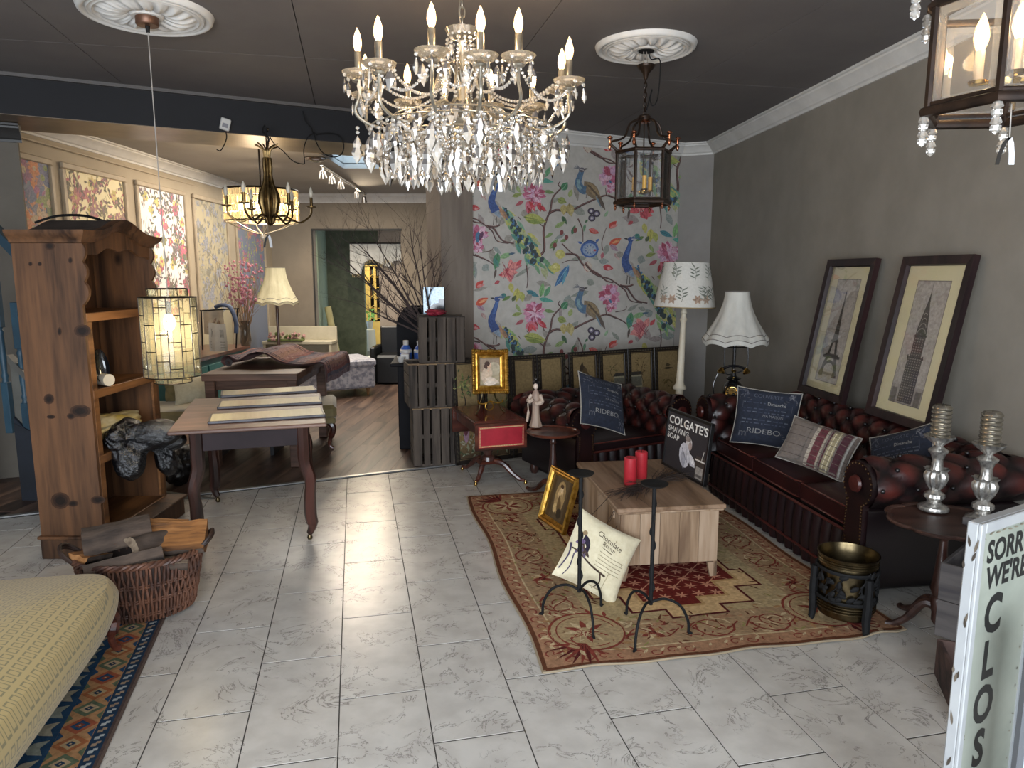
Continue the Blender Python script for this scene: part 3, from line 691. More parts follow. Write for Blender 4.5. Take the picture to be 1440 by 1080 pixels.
# ---- things on the chest
chm = lambda px, py: atz(px, py, CH+.0)
m_redwax = mat('red_wax', 'a3202b', 'b02a33', rough=.45, scale=5)
for i, (px, py, h, lab) in enumerate(((886, 681, .148, 'front of the two thick red pillar candles on the pine chest'), (901, 672, .15, 'rear of the two thick red pillar candles on the pine chest'))):
    p = chm(px, py); t = thing('pillar_candle', lab, 'candle', p, 0, 'red pillar candles on the chest'); r = .034
    MB().lathe([(r-.002, 0), (r, .003), (r, h-.004), (r-.004, h), (r-.012, h-.002), (.001, h-.006)], n=28).build('wax', m_redwax, t); MB().tube([(0, 0, h-.006), (.001, 0, h+.006), (.003, .001, h+.012)], .0012, 5).build('wick', m_black, t)
def twig_bunch(t, m, n, L, spread, rr, base=(0, 0, 0), flat=.25, r0=.003, up=0, name='twig', along=(1, 0, 0), subs=3, curve=.12):
    A = Vector(along).normalized()
    for k in range(n):
        mb = MB(); d = (A + Vector((rr.uniform(-1, 1)*spread, rr.uniform(-1, 1)*spread, rr.uniform(-1, 1)*spread*flat+up))).normalized(); l = L*rr.uniform(.6, 1.1)
        c = Vector((rr.uniform(-1, 1), rr.uniform(-1, 1), rr.uniform(-.3, 1)*flat))*curve*l; b = Vector(base)
        P = [b + d*l*s + c*s*(1-s)*2 + Vector((rr.uniform(-1, 1), rr.uniform(-1, 1), rr.uniform(-1, 1)*flat))*.02*l*(s > 0) for s in (0, .3, .6, .85, 1)]
        mb.tube(P, [r0, r0*.8, r0*.6, r0*.4, r0*.15], 5)
        for q in range(subs):
            s = rr.uniform(.3, .9); p = P[int(s*4)]; e = (d + Vector((rr.uniform(-1, 1), rr.uniform(-1, 1), rr.uniform(-1, 1)*flat))*.8).normalized()*l*rr.uniform(.15, .35)
            mb.tube([p, p+e*.5+Vector((0, 0, rr.uniform(-.01, .01))), p+e], [r0*.45, r0*.35, r0*.12], 4)
        mb.build(name, m, t)
m_twig = mat('dark_twig', '1d1512', '382a22', rough=.8, scale=30)
p = chm(872, 700); q = chm(960, 668)
tw = thing('twig_spray', 'long spray of dark bare twigs lying across the pine chest', 'twigs', (p+q)/2+Vector((0, 0, .022)), 0)
dd = (q-p).normalized(); rr = random.Random(11)
twig_bunch(tw, m_twig, 26, .30, .42, rr, along=dd, flat=.18, r0=.0028); twig_bunch(tw, m_twig, 26, .32, .45, rr, along=-dd, flat=.2, r0=.0028)
for k in range(9):      # ends drooping over the near left edge
    mb = MB(); b = -dd*(.02+.02*k); e = Vector((-.10-.02*rr.random()*k, -.16-.05*rr.random(), -.03-.12*rr.random()))
    mb.tube([b, b+e*.5+Vector((0, 0, .05)), b+e, b+e*1.25-Vector((0, 0, .03))], [.0025, .002, .0015, .0006], 5); mb.build('twig', m_twig, tw)
# ---- framed soap poster standing on the chest's right edge
a0, b0 = atz(932, 655, CH), atz(991, 688, CH); d = (b0-a0); wd = d.length; th = atan2(d.y, d.x); hh = .335
pp = thing('soap_poster', 'black framed vintage shaving soap poster standing on the pine chest', 'poster', (a0+b0)/2, th); pp.rotation_euler = (radians(-6), 0, th); pp.location.z += .012; pp.location.x += .0
MB().box((0, 0, hh/2), (wd-.03, .012, hh-.03)).build('backing', mat('poster_ground', '242226', '2e2b2e', rough=.5, scale=4), pp)
fr = MB()
for (c, s) in (((0, 0, .008), (wd, .022, .016)), ((0, 0, hh-.008), (wd, .022, .016)), ((-wd/2+.008, 0, hh/2), (.016, .022, hh)), ((wd/2-.008, 0, hh/2), (.016, .022, hh))): fr.box(c, s, .002)
fr.build('frame', mat('black_lacquer', '0d0d0e', rough=.3), pp)
a = Art(); w2 = wd/2
a.text("COLGATE'S", -w2+.022, hh-.078, .045, 'dcd9d2', sx=.86*(wd-.05)/.285, bold=.02); a.text('SHAVING', -w2+.022, hh-.122, .029, 'cfccc6', sx=1.35, bold=.02); a.text('SOAP', -w2+.022, hh-.163, .029, 'cfccc6', sx=1.35, bold=.02)
a.rect(w2-.11, .02, w2-.018, .14, '3b3530').rect(w2-.10, .022, w2-.03, .085, '8d8780').rect(w2-.095, .03, w2-.035, .045, '55504c').rect(w2-.12, .115, w2-.018, .123, 'c8c4bd').line([(w2-.055, .12), (w2-.04, .175)], .008, .006, 'b5b0a8')
man0 = len(a.sh); a.ell(.00, .19, .026, .03, 'cfc9c6').ell(-.025, .13, .045, .06, 'c3c1c6', .3).ell(.03, .125, .04, .018, 'd5d2d2', -.5).leaf(-.045, .15, -1.3, .09, .04, '98979f').ell(.012, .182, .015, .02, 'a18f88').ell(-.01, .212, .024, .014, '8b7f78').line([(.0, .15), (.035, .10), (.07, .10)], .02, .012, 'b9b7bb').line([(-.05, .16), (-.01, .11)], .006, .006, '77767e').line([(-.02, .17), (.0, .10)], .005, .005, '77767e')
a.sh[man0:] = [([(x*1.3+.035, (y-.15)*1.15+.135) for x, y in s_[0]],)+tuple(s_[1:]) for s_ in a.sh[man0:]]
a.build('print', lambda u, v, h: (u, -.0062-h, v), pp, printed('printed_gloss', .35, .5))
# ---- wrought iron candlesticks
def ironstick(label, feet, H):
    c = sum((atz(*p) for p in feet), Vector())/3; t = thing('iron_candlestick', label, 'candlestick', (c.x, c.y, .012), 0, 'black iron floor candlesticks on the rug')
    MB().lathe([(.0, H-.006), (.02, H-.010), (.05, H-.004), (.057, H+.004), (.054, H+.003), (.03, H-.001), (.0, H)], n=28).build('drip_plate', m_black, t)
    s = MB(); s.tube([(0, 0, .125), (0, 0, H)], .0085, 10); s.build('shaft', m_black, t)
    l = MB(); k = 0
    for i in range(7):   # little hammered leaves winding up the shaft
        an = i*2.2; z = .2+i*.06; l.lathe([(0, -.02), (.006, -.01), (.007, 0), (.004, .015), (0, .024)], (.009*cos(an), .009*sin(an), z), 6)
    l.build('leaf_knops', m_black, t)
    for p in feet:
        q = atz(*p)-c; q.z = 0; P = [(0, 0, .135), tuple(q*.35+Vector((0, 0, .152))), tuple(q*.75+Vector((0, 0, .125))), tuple(q*.97+Vector((0, 0, .06))), tuple(q+Vector((0, 0, .006)))]
        MB().tube(spline(P, 5), .006, 8).tube([tuple(q+Vector((0, 0, .006))), tuple(q*1.1+Vector((0, 0, .003)))], [.008, .004], 8).build('leg', m_black, t)
    return t
ironstick('left of the two black iron floor candlesticks on the rug', ((763, 868), (834, 900), (845, 856)), .655)
ironstick('right of the two black iron floor candlesticks on the rug', ((881, 868), (893, 919), (968, 895)), .645)
# ---- gilt framed picture leaning on the chest
def frame_pic(name, label, w, h, border, depth, mf, loc, rot, art, ground='7a6248', cat='picture', inner=None, rough=.4, group=None, glass=False, mold=True):
    """upright frame, origin at the middle of its lower edge, face towards -Y"""
    t = thing(name, label, cat, loc, 0, group); t.rotation_euler = rot
    prof = [(0, 0), (0, -depth), (border*.18, -depth*1.15), (border*.42, -depth*.8), (border*.6, -depth*.95), (border*.8, -depth*.55), (border, -depth*.45), (border, 0)] if mold else [(0, 0), (0, -depth), (border*.9, -depth*.92), (border, -depth*.35), (border, 0)]
    cor = [(-w/2, 0, 1, 1), (w/2, 0, -1, 1), (w/2, h, -1, -1), (-w/2, h, 1, -1)]
    for i in range(4):
        c1, c2 = cor[i], cor[(i+1) % 4]; m = MB(); k = len(prof)
        vs = [(c[0]+c[2]*o, y, c[1]+c[3]*o) for c in (c1, c2) for o, y in prof]
        m.add(vs, [(j, (j+1) % k, (j+1) % k+k, j+k) for j in range(k)]); m.build('frame_rail', mf, t, ang=30)
    MB().box((0, -.004, h/2), (w-border, .006, h-border)).build('picture_board', mat('board_'+ground, ground, rough=rough), t)
    if art: art.build('print', lambda u, v, hh: (u, -.0072-hh, v+h/2), t, printed('printed_gloss' if glass else 'printed_matt', .3 if glass else .6, .5))
    return t
a = Art(); a.rect(-.08, -.13, .08, .13, '54432c'); a.ell(.0, .01, .06, .1, '9c7f52').ell(0, .03, .03, .04, 'c8a878').ell(.005, .06, .016, .02, 'd9bd92').ell(0, .078, .02, .012, '4b3420').leaf(-.03, -.09, 1.2, .14, .06, 'a88a5c').leaf(.03, -.09, 1.9, .12, .05, '6b5230').ell(-.03, -.06, .02, .03, 'c4a571').ell(.03, -.08, .03, .03, '35291a')
g0, g1 = atz(761, 731), atz(796, 756); d = g1-g0; th = atan2(d.y, d.x)
frame_pic('gilt_framed_painting', 'gold framed dark painting leaning against the side of the pine chest', d.length, .335, .042, .026, m_gold, ((g0+g1)/2+Vector((0, 0, .012))), (radians(-16), 0, th), a, '4a3822', group=None)
# ---- cream cushion standing on the rug against the chest
m_cream2 = mat('cream_linen', 'c6bb9c', 'd2c8ab', rough=.95, scale=40, bmp=.3, sheen=.2)
a = Art(); ink = '4a3c34'
a.text('Chocolate', -.06, .085, .026, ink, sx=.9, rot=-.2); a.text('Room', -.02, .052, .02, ink, rot=-.2); a.line([(-.015, .04), (.04, .03)], .003, .003, ink)
for k in range(5): a.curve([(-.02, .02-.016*k), (.05, .012-.016*k), (.12, .014-.016*k)], .0022, .0022, '7b705c', 4)
a.leaf(-.11, .06, -1.1, .09, .035, '2f2a36').leaf(-.1, .03, 3.6, .05, .03, '6b5a78').ell(-.115, .065, .012, .012, '8a765a')
a.curve([(-.15, -.02), (-.10, -.03), (-.02, -.06), (.05, -.075)], .006, .01, ink).curve([(.02, -.07), (.04, -.11), (.02, -.15)], .008, .004, ink)
for k in range(6): a.leaf(-.13+.015*k, -.04+.01*(k % 2), 1.1+.3*k, .05, .015, ('5a5064', ink)[k % 2])
a.curve([(-.16, .0), (-.15, -.06), (-.16, -.13)], .008, .005, '4b4358').curve([(-.13, -.04), (-.12, -.1), (-.13, -.15)], .006, .004, '4b4358').line([(.04, .1), (.12, .0)], .003, .003, '8c8064').rect(.0, -.145, .07, -.14, 'a89c80').rect(.06, -.15, .064, -.05, 'a89c80')
kc = atY(840, 783, 3.14)
pillow('printed_cushion', 'cream printed cushion propped against the corner of the pine chest', 0.335, .335, .11, m_cream2, kc, (radians(-24), radians(30), radians(4)), art=a, wob=.004)
# ---- brass and iron log bin
bc = Vector((1.435, 2.885, .012)); bn = thing('coal_bin', 'round brass bin in a black leaf cast stand beside the sofa arm', 'bin', bc)
m_obr = mat('dull_brass', '40382a', '73654a', rough=.32, metal=1, scale=12)
hb = .315; pr = [(.0, .05), (.108, .05), (.112, .06), (.112, hb-.05), (.118, hb-.046), (.118, hb-.03), (.114, hb-.026), (.118, hb-.018), (.122, hb-.006), (.124, hb), (.119, hb), (.114, hb-.02), (.108, hb-.04), (.106, .07), (0, .065)]
MB().lathe(pr, n=48).build('bucket', m_obr, bn)
for z in (hb-.034, hb-.022, hb-.012, .082, .094, .106): MB().tube([(.1185*cos(a_), .1185*sin(a_), z) for a_ in [k*2*pi/40 for k in range(40)]], .0025, 5, closed=True).build('brass_band', m_obr, bn)
st = MB()
for z in (.128, hb-.06): st.tube([(.121*cos(a_), .121*sin(a_), z) for a_ in [k*2*pi/40 for k in range(40)]], .005, 6, closed=True, flat=1.6)
rr = random.Random(5)
for k in range(34):
    a0 = rr.uniform(0, 2*pi); z0 = rr.uniform(.14, .22); pts = [(.123*cos(a0+.1*q*rr.uniform(.5, 1.6)), .123*sin(a0+.12*q), z0+.02*q) for q in range(4)]; st.tube(pts, .003, 5)
    for q in range(3):
        an, zz = a0+rr.uniform(-.2, .5), z0+rr.uniform(-.01, .05); T = Matrix.Rotation(an, 4, 'Z') @ Matrix.Translation((.123, 0, zz)) @ Matrix.Rotation(rr.uniform(0, 3), 4, 'X') @ Matrix.Scale(.3, 4, (1, 0, 0)); st.ball((0, 0, 0), .02, 8, 5, T, sz=.55)
st.build('leaf_casting', m_black, bn)
for k in range(3):
    an = radians(-75+120*k); c_, s_ = cos(an), sin(an)
    MB().tube([(.128*c_, .128*s_, hb-.07), (.13*c_, .13*s_, .15), (.126*c_, .126*s_, .06), (.13*c_, .13*s_, .012), (.135*c_, .135*s_, .006)], [.016, .018, .018, .014, .015], 8).build('leg', m_black, bn)
# ================================================================ LAMPS, PICTURES AND SCREENS ALONG THE WALLS
def bell_shade(t, m, r0, r1, h, z0, name='lamp_shade', panels=8, fringe=True, lit=None, scal=.012):
    """waisted panelled shade with a scalloped lower edge, from z0 up"""
    N = panels*8
    def f(u, v):
        a = 2*pi*u; e = abs(cos(a*panels/2)); s = v**1.0
        rr_ = r0 + (r1-r0)*(1-v)**1.75 + (.0 if v < .1 else 0)
        rr_ *= 1 - .03*(1-e); z = z0 + h*v - (scal*(1-e)*0 + scal*(e))*(1-v)**2*-1 - scal*(1-v)**2
        return (rr_*cos(a), rr_*sin(a), z)
    mb = MB(); mb.grid(f, N, 14, cu=True); o = mb.build(name, m, t, ang=50)
    if fringe:
        fr = MB()
        def g(u, v):
            a = 2*pi*u; e = abs(cos(a*panels/2)); w = 1+.006*sin(a*90); return ((r1*.985+.004*(1-v))*w*cos(a)*(1-.03*(1-e)), (r1*.985+.004*(1-v))*w*sin(a)*(1-.03*(1-e)), z0-.002-scal*(1-e)-.03*v)
        fr.grid(g, 240, 3, cu=True); fr.build('fringe', m, o, ang=50)
        for zz, k in ((.10, .90), (.0, 1.005)):
            b = MB(); v = zz; b.tube([tuple(Vector(f(i/N, v))*1+Vector((0, 0, 0))) for i in range(N)], .003, 5, closed=True); b.build('braid', mat('shade_braid', '6f6a66', rough=.8), o)
        b = MB(); b.tube([f(i/N, 1) for i in range(N)], .004, 5, closed=True); b.build('braid', mat('shade_braid', '6f6a66', rough=.8), o)
    return o
m_shade = mat('ivory_shade_silk', 'a9a7a0', 'b8b6ae', rough=.8, scale=20, stretch=(1, 1, .1))
m_shade2 = mat('cream_shade_silk', 'a8a083', 'bcb496', rough=.8, scale=20, stretch=(1, 1, .1))
# tall cream floor lamp with a printed shade
b0 = atY(955, 500, 5.55); L = thing('floor_lamp', 'cream turned floor lamp with white foliage-print shade beside the papered wall', 'lamp', (b0.x, 5.55, 0), 0)
L.rotation_euler = (0, radians(1.2), 0)
m_crp = mat('cream_paint', 'b5ab98', 'c2b9a6', rough=.55, scale=10)
MB().lathe([(.13, 0), (.14, .01), (.13, .03), (.05, .05), (.03, .09), (.04, .12), (.022, .16)], n=24).build('base', m_crp, L)
MB().lathe([(.022, .15), (.026, .3), (.03, .6), (.05, .60), (.052, .615), (.034, .64), (.03, .66), (.02, 1.12), (.026, 1.14), (.03, 1.15), (.02, 1.165), (.018, 1.19), (.026, 1.2), (.02, 1.22), (.012, 1.3)], n=20).build('pole', m_crp, L)
sh = MB(); sh.lathe([(.232, 1.245), (.235, 1.25), (.172, 1.585), (.168, 1.585), (.228, 1.25)], n=48)
so = sh.build('lamp_shade', mat('white_shade_linen', 'b9b6ae', 'c3c0b8', rough=.85, scale=60), L)
a = Art(); rr = random.Random(21)
for k in range(11):
    x0 = -1.4+.25*k; g = ('6f7268', '8a8d84')[k % 2]
    for j in range(2):
        x, y = x0+rr.uniform(-.1, .1), .09+.16*j
        a.curve([(x, y-.05), (x+.01, y), (x-.01, y+.06)], .004, .003, g, 4)
        for q in range(7): a.leaf(x, y-.03+.013*q, (.5 if q % 2 else 2.6)+rr.uniform(-.3, .3), .05, .011, g)
    for q in range(6): a.leaf(x0+.18, .06, q*1.05, .04, .02, 'a08a78')
    a.ell(x0+.18, .06, .018, .014, '8f7566')
a.build('print', lambda u, v, h: (lambda r_: (r_*cos(u/.21), r_*sin(u/.21), 1.25+v))(.2365-.063*v/.335+h+.0008), so, printed('printed_cloth', .9, .1))
MB().tube([(.234*cos(k*pi/20), .234*sin(k*pi/20), 1.248) for k in range(40)], .004, 5, closed=True).build('braid', mat('gold_braid', '8f7d58', rough=.8), so)
# table lamp made from an old telephone
p = atY(1030, 562, 5.1); z0 = p.z
st = thing('side_stand', 'small dark stand in the corner carrying the telephone lamp', 'table', (p.x, p.y, 0))
MB().lathe([(.0, z0-.02), (.14, z0-.02), (.145, z0-.01), (.14, z0), (0, z0)], n=28).build('table_top', m_mahog, st)
MB().lathe([(.12, 0), (.10, .03), (.03, .08), (.025, z0-.05), (.05, z0-.02)], n=16).build('pedestal', m_mahogz, st)
T = thing('telephone_lamp', 'ivory fringed shade on black and brass candlestick telephone lamp', 'lamp', (p.x, p.y, z0+.001), radians(-12))
m_blk = mat('black_enamel', '0c0c0e', '131316', rough=.15, coat=.5); m_br2 = mat('bright_brass', '9c7a3e', 'c9a868', rough=.2, metal=1, scale=20)
MB().lathe([(.085, 0), (.088, .012), (.08, .02), (.07, .03), (.075, .05), (.07, .10), (.045, .13), (.03, .14), (.05, .15), (.055, .158), (.02, .175), (.014, .2)], n=24).build('phone_body', m_blk, T)
dm = MB(Matrix.Translation((-.015, -.078, .065)) @ Matrix.Rotation(radians(65), 4, 'X')); dm.lathe([(.0, 0), (.045, 0), (.047, .006), (.04, .01), (.036, .008), (.015, .01), (0, .011)], n=24); d_ = dm.build('dial', m_br2, T)
for k in range(10):
    an = k*.55; MB(Matrix.Translation((-.015, -.078, .065)) @ Matrix.Rotation(radians(65), 4, 'X')).lathe([(0, .0095), (.0055, .0095), (.0055, .011), (0, .011)], (.029*cos(an), .029*sin(an), 0), 8).build('finger_hole', m_blk, d_)
MB().tube([(-.075, 0, .225), (-.03, 0, .245), (.03, 0, .245), (.085, 0, .225)], [.011, .009, .009, .011], 8).build('handset', m_blk, T)
for sx in (-1, 1): MB(Matrix.Translation((sx*.088, 0, .205)) @ Matrix.Rotation(sx*radians(-15), 4, 'Y')).lathe([(.026, -.012), (.028, 0), (.02, .012), (.012, .03)], n=16).build('handset_cup', m_br2, T)
MB().lathe([(.03, .14), (.032, .15), (.012, .17), (.012, .2), (.02, .21), (.01, .22)], n=16).build('cradle', m_br2, T)
MB().tube([(.0, .02, .16), (.0, .02, .42)], .012, 10).build('stem', m_blk, T)
MB().tube(spline([(-.07, .01, .38), (-.06, .01, .20), (0, .01, .19), (.09, .01, .24), (.09, .01, .38)], 5), .004, 6).tube([(-.07, .01, .38), (.09, .01, .38)], .004, 6).build('wire_bracket', m_blk, T)
MB().tube(spline([(-.11, 0, .19), (-.14, -.01, .1), (-.12, -.02, .01), (-.06, -.05, .01)], 6), .004, 6).build('cord', m_blk, T)
bell_shade(T, m_shade, .085, .232, .33, .45, panels=8, scal=.022)
# two long framed prints leaning above the sofa
m_frm = wood('dark_brown_frame', '2c1c1c', '1f1315', '140c0e', axis=2, rough=.3, bmp=.05)
def tower_print(label, cols, art, hgt=.92, wid=.565):
    Ys = cols; yb = (Ys[0]+Ys[1])/2; top = .035; zb = .685
    nx = Vector((1, .086, 0)).normalized(); tdir = Vector((.086, -1, 0)).normalized(); xb = (2.667-.086*yb)
    bot = Vector((xb, yb, 0)) - nx*.20; lean = atan2(.165, hgt); th = atan2(tdir.y, tdir.x)
    t = frame_pic('framed_print', label, wid, hgt, .05, .035, m_frm, (bot.x, bot.y, zb), (-lean, 0, th), None, 'd8cfa8', mold=False)
    art.build('print', lambda u, v, h: (u, -.0072-h, v+hgt/2), t, printed('printed_matt', .6, .3))
    MB().box((0, -.0125, hgt/2), (wid-.08, .001, hgt-.08)).build('glass', glassy('picture_glass', 'fdfdfd', .985, .12, .02), t)
    return t
a = Art(); a.rect(-.135, -.355, .135, .33, '6b645c').rect(-.131, -.351, .131, .326, 'b0a8a0').rect(-.10, -.30, .10, .28, 'bab2aa')
tk = '3a332e'; z_ = lambda v: -.30+.56*v
tw_ = [(0, .105), (.06, .092), (.12, .083), (.20, .062), (.28, .05), (.38, .035), (.5, .025), (.62, .018), (.75, .012), (.88, .007), (.95, .009), (.965, .005), (1, .001)]
for i in range(len(tw_)-1):
    (v0, w0), (v1, w1) = tw_[i], tw_[i+1]
    if v0 < .38:
        for s in (-1, 1): a.poly([(s*w0, z_(v0)), (s*(w0-.036+.03*v0), z_(v0)), (s*(w1-.036+.03*v1), z_(v1)), (s*w1, z_(v1))], tk)
    else: a.poly([(-w0, z_(v0)), (w0, z_(v0)), (w1, z_(v1)), (-w1, z_(v1))], tk)
a.ring(0, z_(.02), .074, .02, tk, a0=0, a1=pi, n=14).rect(-.10, z_(.19), .10, z_(.225), tk).rect(-.078, z_(.225), .078, z_(.245), '4b433d').rect(-.045, z_(.385), .045, z_(.41), tk)
a.rect(-.108, z_(-.03), -.06, z_(.03), tk).rect(.06, z_(-.03), .108, z_(.03), tk).rect(-.06, z_(-.01), .06, z_(.02), '7d756e')
for k in range(24): v = .43+.5*k/24; w = .03*(1-v)**1.1+.004; a.line([(-w, z_(v)), (w, z_(v+.02))], .0016, .0016, '7d746b')
for k in range(14):
    v = .0+.4*k/14; w = .1*(1-v)**1.8+.01
    for s in (-1, 1): a.line([(s*w, z_(v)), (s*(w-.02), z_(v+.02))], .002, .002, '6f665e')
tower_print('tall dark framed print of a lattice iron tower leaning above the sofa', (4.97, 4.39), a)
a = Art(); a.rect(-.135, -.355, .135, .33, '6b645c').rect(-.131, -.351, .131, .326, 'b0a8a0').rect(-.131, -.351, .131, -.25, '9c948c')
tk = '4a423c'
a.rect(-.062, -.345, .062, -.09, tk).rect(-.068, -.10, .068, -.09, '322c28').rect(-.046, -.09, .046, .03, tk).rect(-.05, .022, .05, .032, '322c28')
prof = [(.044, .03), (.04, .075), (.031, .12), (.021, .165), (.012, .2), (.006, .235), (.002, .27), (.0008, .325)]
for i in range(len(prof)-1): (w0, v0), (w1, v1) = prof[i], prof[i+1]; a.poly([(-w0, v0), (w0, v0), (w1, v1), (-w1, v1)], tk)
for k in range(4): a.ring(0, .035+.035*k, .034-.007*k, .004, 'a39a92', a0=.2, a1=pi-.2, n=8)
for i in range(17):
    for j in range(6): a.rect0(-.055+.0195*j, -.335+.0145*i, -.055+.0195*j+.009, -.335+.0145*i+.006, '8d847c')
for i in range(7):
    for j in range(4): a.rect0(-.036+.0195*j, -.08+.0145*i, -.036+.0195*j+.009, -.08+.0145*i+.006, '8d847c')
for s in (-1, 1): a.rect(s*.062-.004, -.095, s*.062+.004, -.08, '322c28').rect(s*.078, -.351, s*.125, -.27, '6a625b')
tower_print('tall dark framed print of a needle-topped skyscraper nearest the shop front', (4.14, 3.577), a)
# painted folding screens
m_lac = mat('black_screen_lacquer', '15110f', '221a16', rough=.35, scale=20)
SD = Vector((cos(radians(28)), sin(radians(28)))); S0 = Vector((-.446, 5.45))
def screen(label, t0, widths, kinds):
    s = thing('folding_screen', label, 'screen', (S0.x+SD.x*t0, S0.y+SD.y*t0, .003), radians(28), 'painted folding screens against the wall'); s.rotation_euler = (radians(-5), 0, radians(28)); x = 0; rr = random.Random(int(t0*50)+2)
    for i, (w, kd) in enumerate(zip(widths, kinds)):
        Hh = .838; fr = MB(); bw = .035
        for c, d in (((x+w/2, 0, bw/2), (w-.003, .02, bw)), ((x+w/2, 0, Hh-bw/2), (w-.003, .02, bw)), ((x+bw/2+.001, 0, Hh/2), (bw, .02, Hh)), ((x+w-bw/2-.001, 0, Hh/2), (bw, .02, Hh))): fr.box(c, d, .002)
        p = fr.build('screen_frame', m_lac, s); MB().box((x+w/2, .002, Hh/2), (w-2*bw, .008, Hh-2*bw)).build('screen_panel', mat('screen_gold', '5f4d33', '75603f', rough=.5, scale=4), p)
        a = Art(); x0, x1, z0, z1 = x+bw+.004, x+w-bw-.004, bw+.004, Hh-bw-.004; cx_ = (x0+x1)/2
        a.rect(x0, z0, x1, z1, '1c1512').rect(x0+.006, z0+.006, x1-.006, z1-.006, '7a6848')
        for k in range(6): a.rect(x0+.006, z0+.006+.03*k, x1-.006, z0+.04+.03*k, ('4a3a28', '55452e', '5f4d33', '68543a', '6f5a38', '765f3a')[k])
        if kd == 0:
            a.curve([(cx_-.06, z0+.3), (cx_-.02, .5), (cx_-.05, .62), (cx_+.04, .7)], .012, .005, '2b211a')
            for k in range(46): a.leaf(cx_+rr.gauss(-.02, .045), rr.gauss(.62, .06), rr.uniform(0, 6), .03, .013, rr.choice(['4f5a34', '6c7542', '8d8a56', '33402a']))
            for k in range(40): a.leaf(x0+rr.uniform(.01, w-.09), rr.uniform(z0+.02, z0+.2), rr.uniform(0, 6), .035, .012, rr.choice(['33402a', '7a7c66', '8f8a78']))
            a.leaf(cx_-.03, .16, 1.5, .2, .05, '8d6f7d').leaf(cx_-.03, .22, 1.5, .12, .04, '5c3038')
        elif kd == 1:
            for k in range(10): a.leaf(cx_+rr.uniform(-.07, .07), .42+rr.uniform(-.03, .03), pi/2+rr.uniform(-.8, .8), .12, .008, '5a6136')
            for k in range(22): a.leaf(cx_+rr.uniform(-.07, .07), .15+rr.uniform(-.08, .08), rr.uniform(0, 6), .04, .014, rr.choice(['c0bca8', '6b705c', '3a4230']))
            a.rect(cx_-.03, .1, cx_+.05, .22, '6b6a68')
        elif kd == 2:
            a.curve([(cx_-.06, .62), (cx_-.01, .70), (cx_+.02, .66), (cx_+.06, .61)], .03, .02, '473a29').leaf(cx_-.03, .66, 1.4, .09, .04, '3a3024').leaf(cx_+.01, .64, 1.6, .07, .05, '4d3f2b').rect(cx_-.05, .56, cx_+.05, .574, '6b5a3c').leaf(cx_, .53, .1, .03, .02, '3a2d20')
            a.rect(cx_-.02, .6, cx_+.02, .63, '5c4430')
        elif kd == 3:
            a.curve([(cx_-.07, .5), (cx_-.02, .58), (cx_-.03, .66), (cx_+.05, .72)], .006, .003, '3a2c1c')
            for k in range(14): a.leaf(cx_+rr.uniform(-.06, .05), rr.uniform(.56, .72), rr.uniform(0, 6), .022, .01, '53502e')
            a.rect(cx_+.0, .48, x1, .6, '8c8770').rect(cx_+.006, .5, x1, .585, '5c5a50').poly([(cx_-.01, .6), (cx_+.02, .63), (x1, .63), (x1, .6)], '34302c')
        elif kd == 4:
            a.rect(x0, .48, cx_+.01, .6, '8c8770').rect(x0, .5, cx_+.004, .585, '5c5a50').poly([(x0, .6), (x0, .63), (cx_, .63), (cx_+.02, .6)], '34302c').curve([(cx_+.03, .5), (cx_+.0, .62), (cx_+.03, .72)], .006, .003, '3a2c1c')
            for k in range(22): a.leaf(cx_+rr.uniform(-.05, .06), rr.uniform(.6, .76), rr.uniform(0, 6), .022, .009, '4a3a22')
        else:
            a.leaf(cx_-.05, .64, 0, .11, .02, '2f261a').leaf(cx_-.03, .67, 0, .06, .03, '3f3423').curve([(cx_-.05, .5), (cx_, .53), (cx_+.05, .5)], .02, .015, '5a4c2d')
            for k in range(9): a.leaf(cx_+rr.uniform(-.05, .05), rr.uniform(.3, .55), rr.uniform(0, 6), .04, .012, '4f4426')
        n = 22
        for k in range(n):   # key pattern along the frame
            z = .02+(Hh-.04)*k/n
            for xx in (x+bw/2+.001, x+w-bw/2-.001): a.poly([(xx-.008, z), (xx, z+.012), (xx+.008, z), (xx, z+.03)], '57503f', 0); a.poly([(xx-.004, z+.006), (xx, z+.014), (xx+.004, z+.006), (xx, z+.022)], '15110f', 1)
        for k in range(int(w/.03)): a.rect(x+.012+.03*k, Hh-.022, x+.028+.03*k, Hh-.014, '544c3c')
        a.build('painted_print', lambda u, v, h: (u, (-.0102 if (u < x+bw or u > x+w-bw or v < bw or v > Hh-bw) else -.0022)-h, v), p, printed('printed_lacquer', .45, .4))
        x += w
screen('left painted folding screen standing behind the red leather table', 0, (.26, .26, .25, .28), (0, 1, 1, 1))
screen('right painted folding screen standing behind the leather armchair', 1.085, (.31, .31, .30, .32), (2, 3, 4, 5))
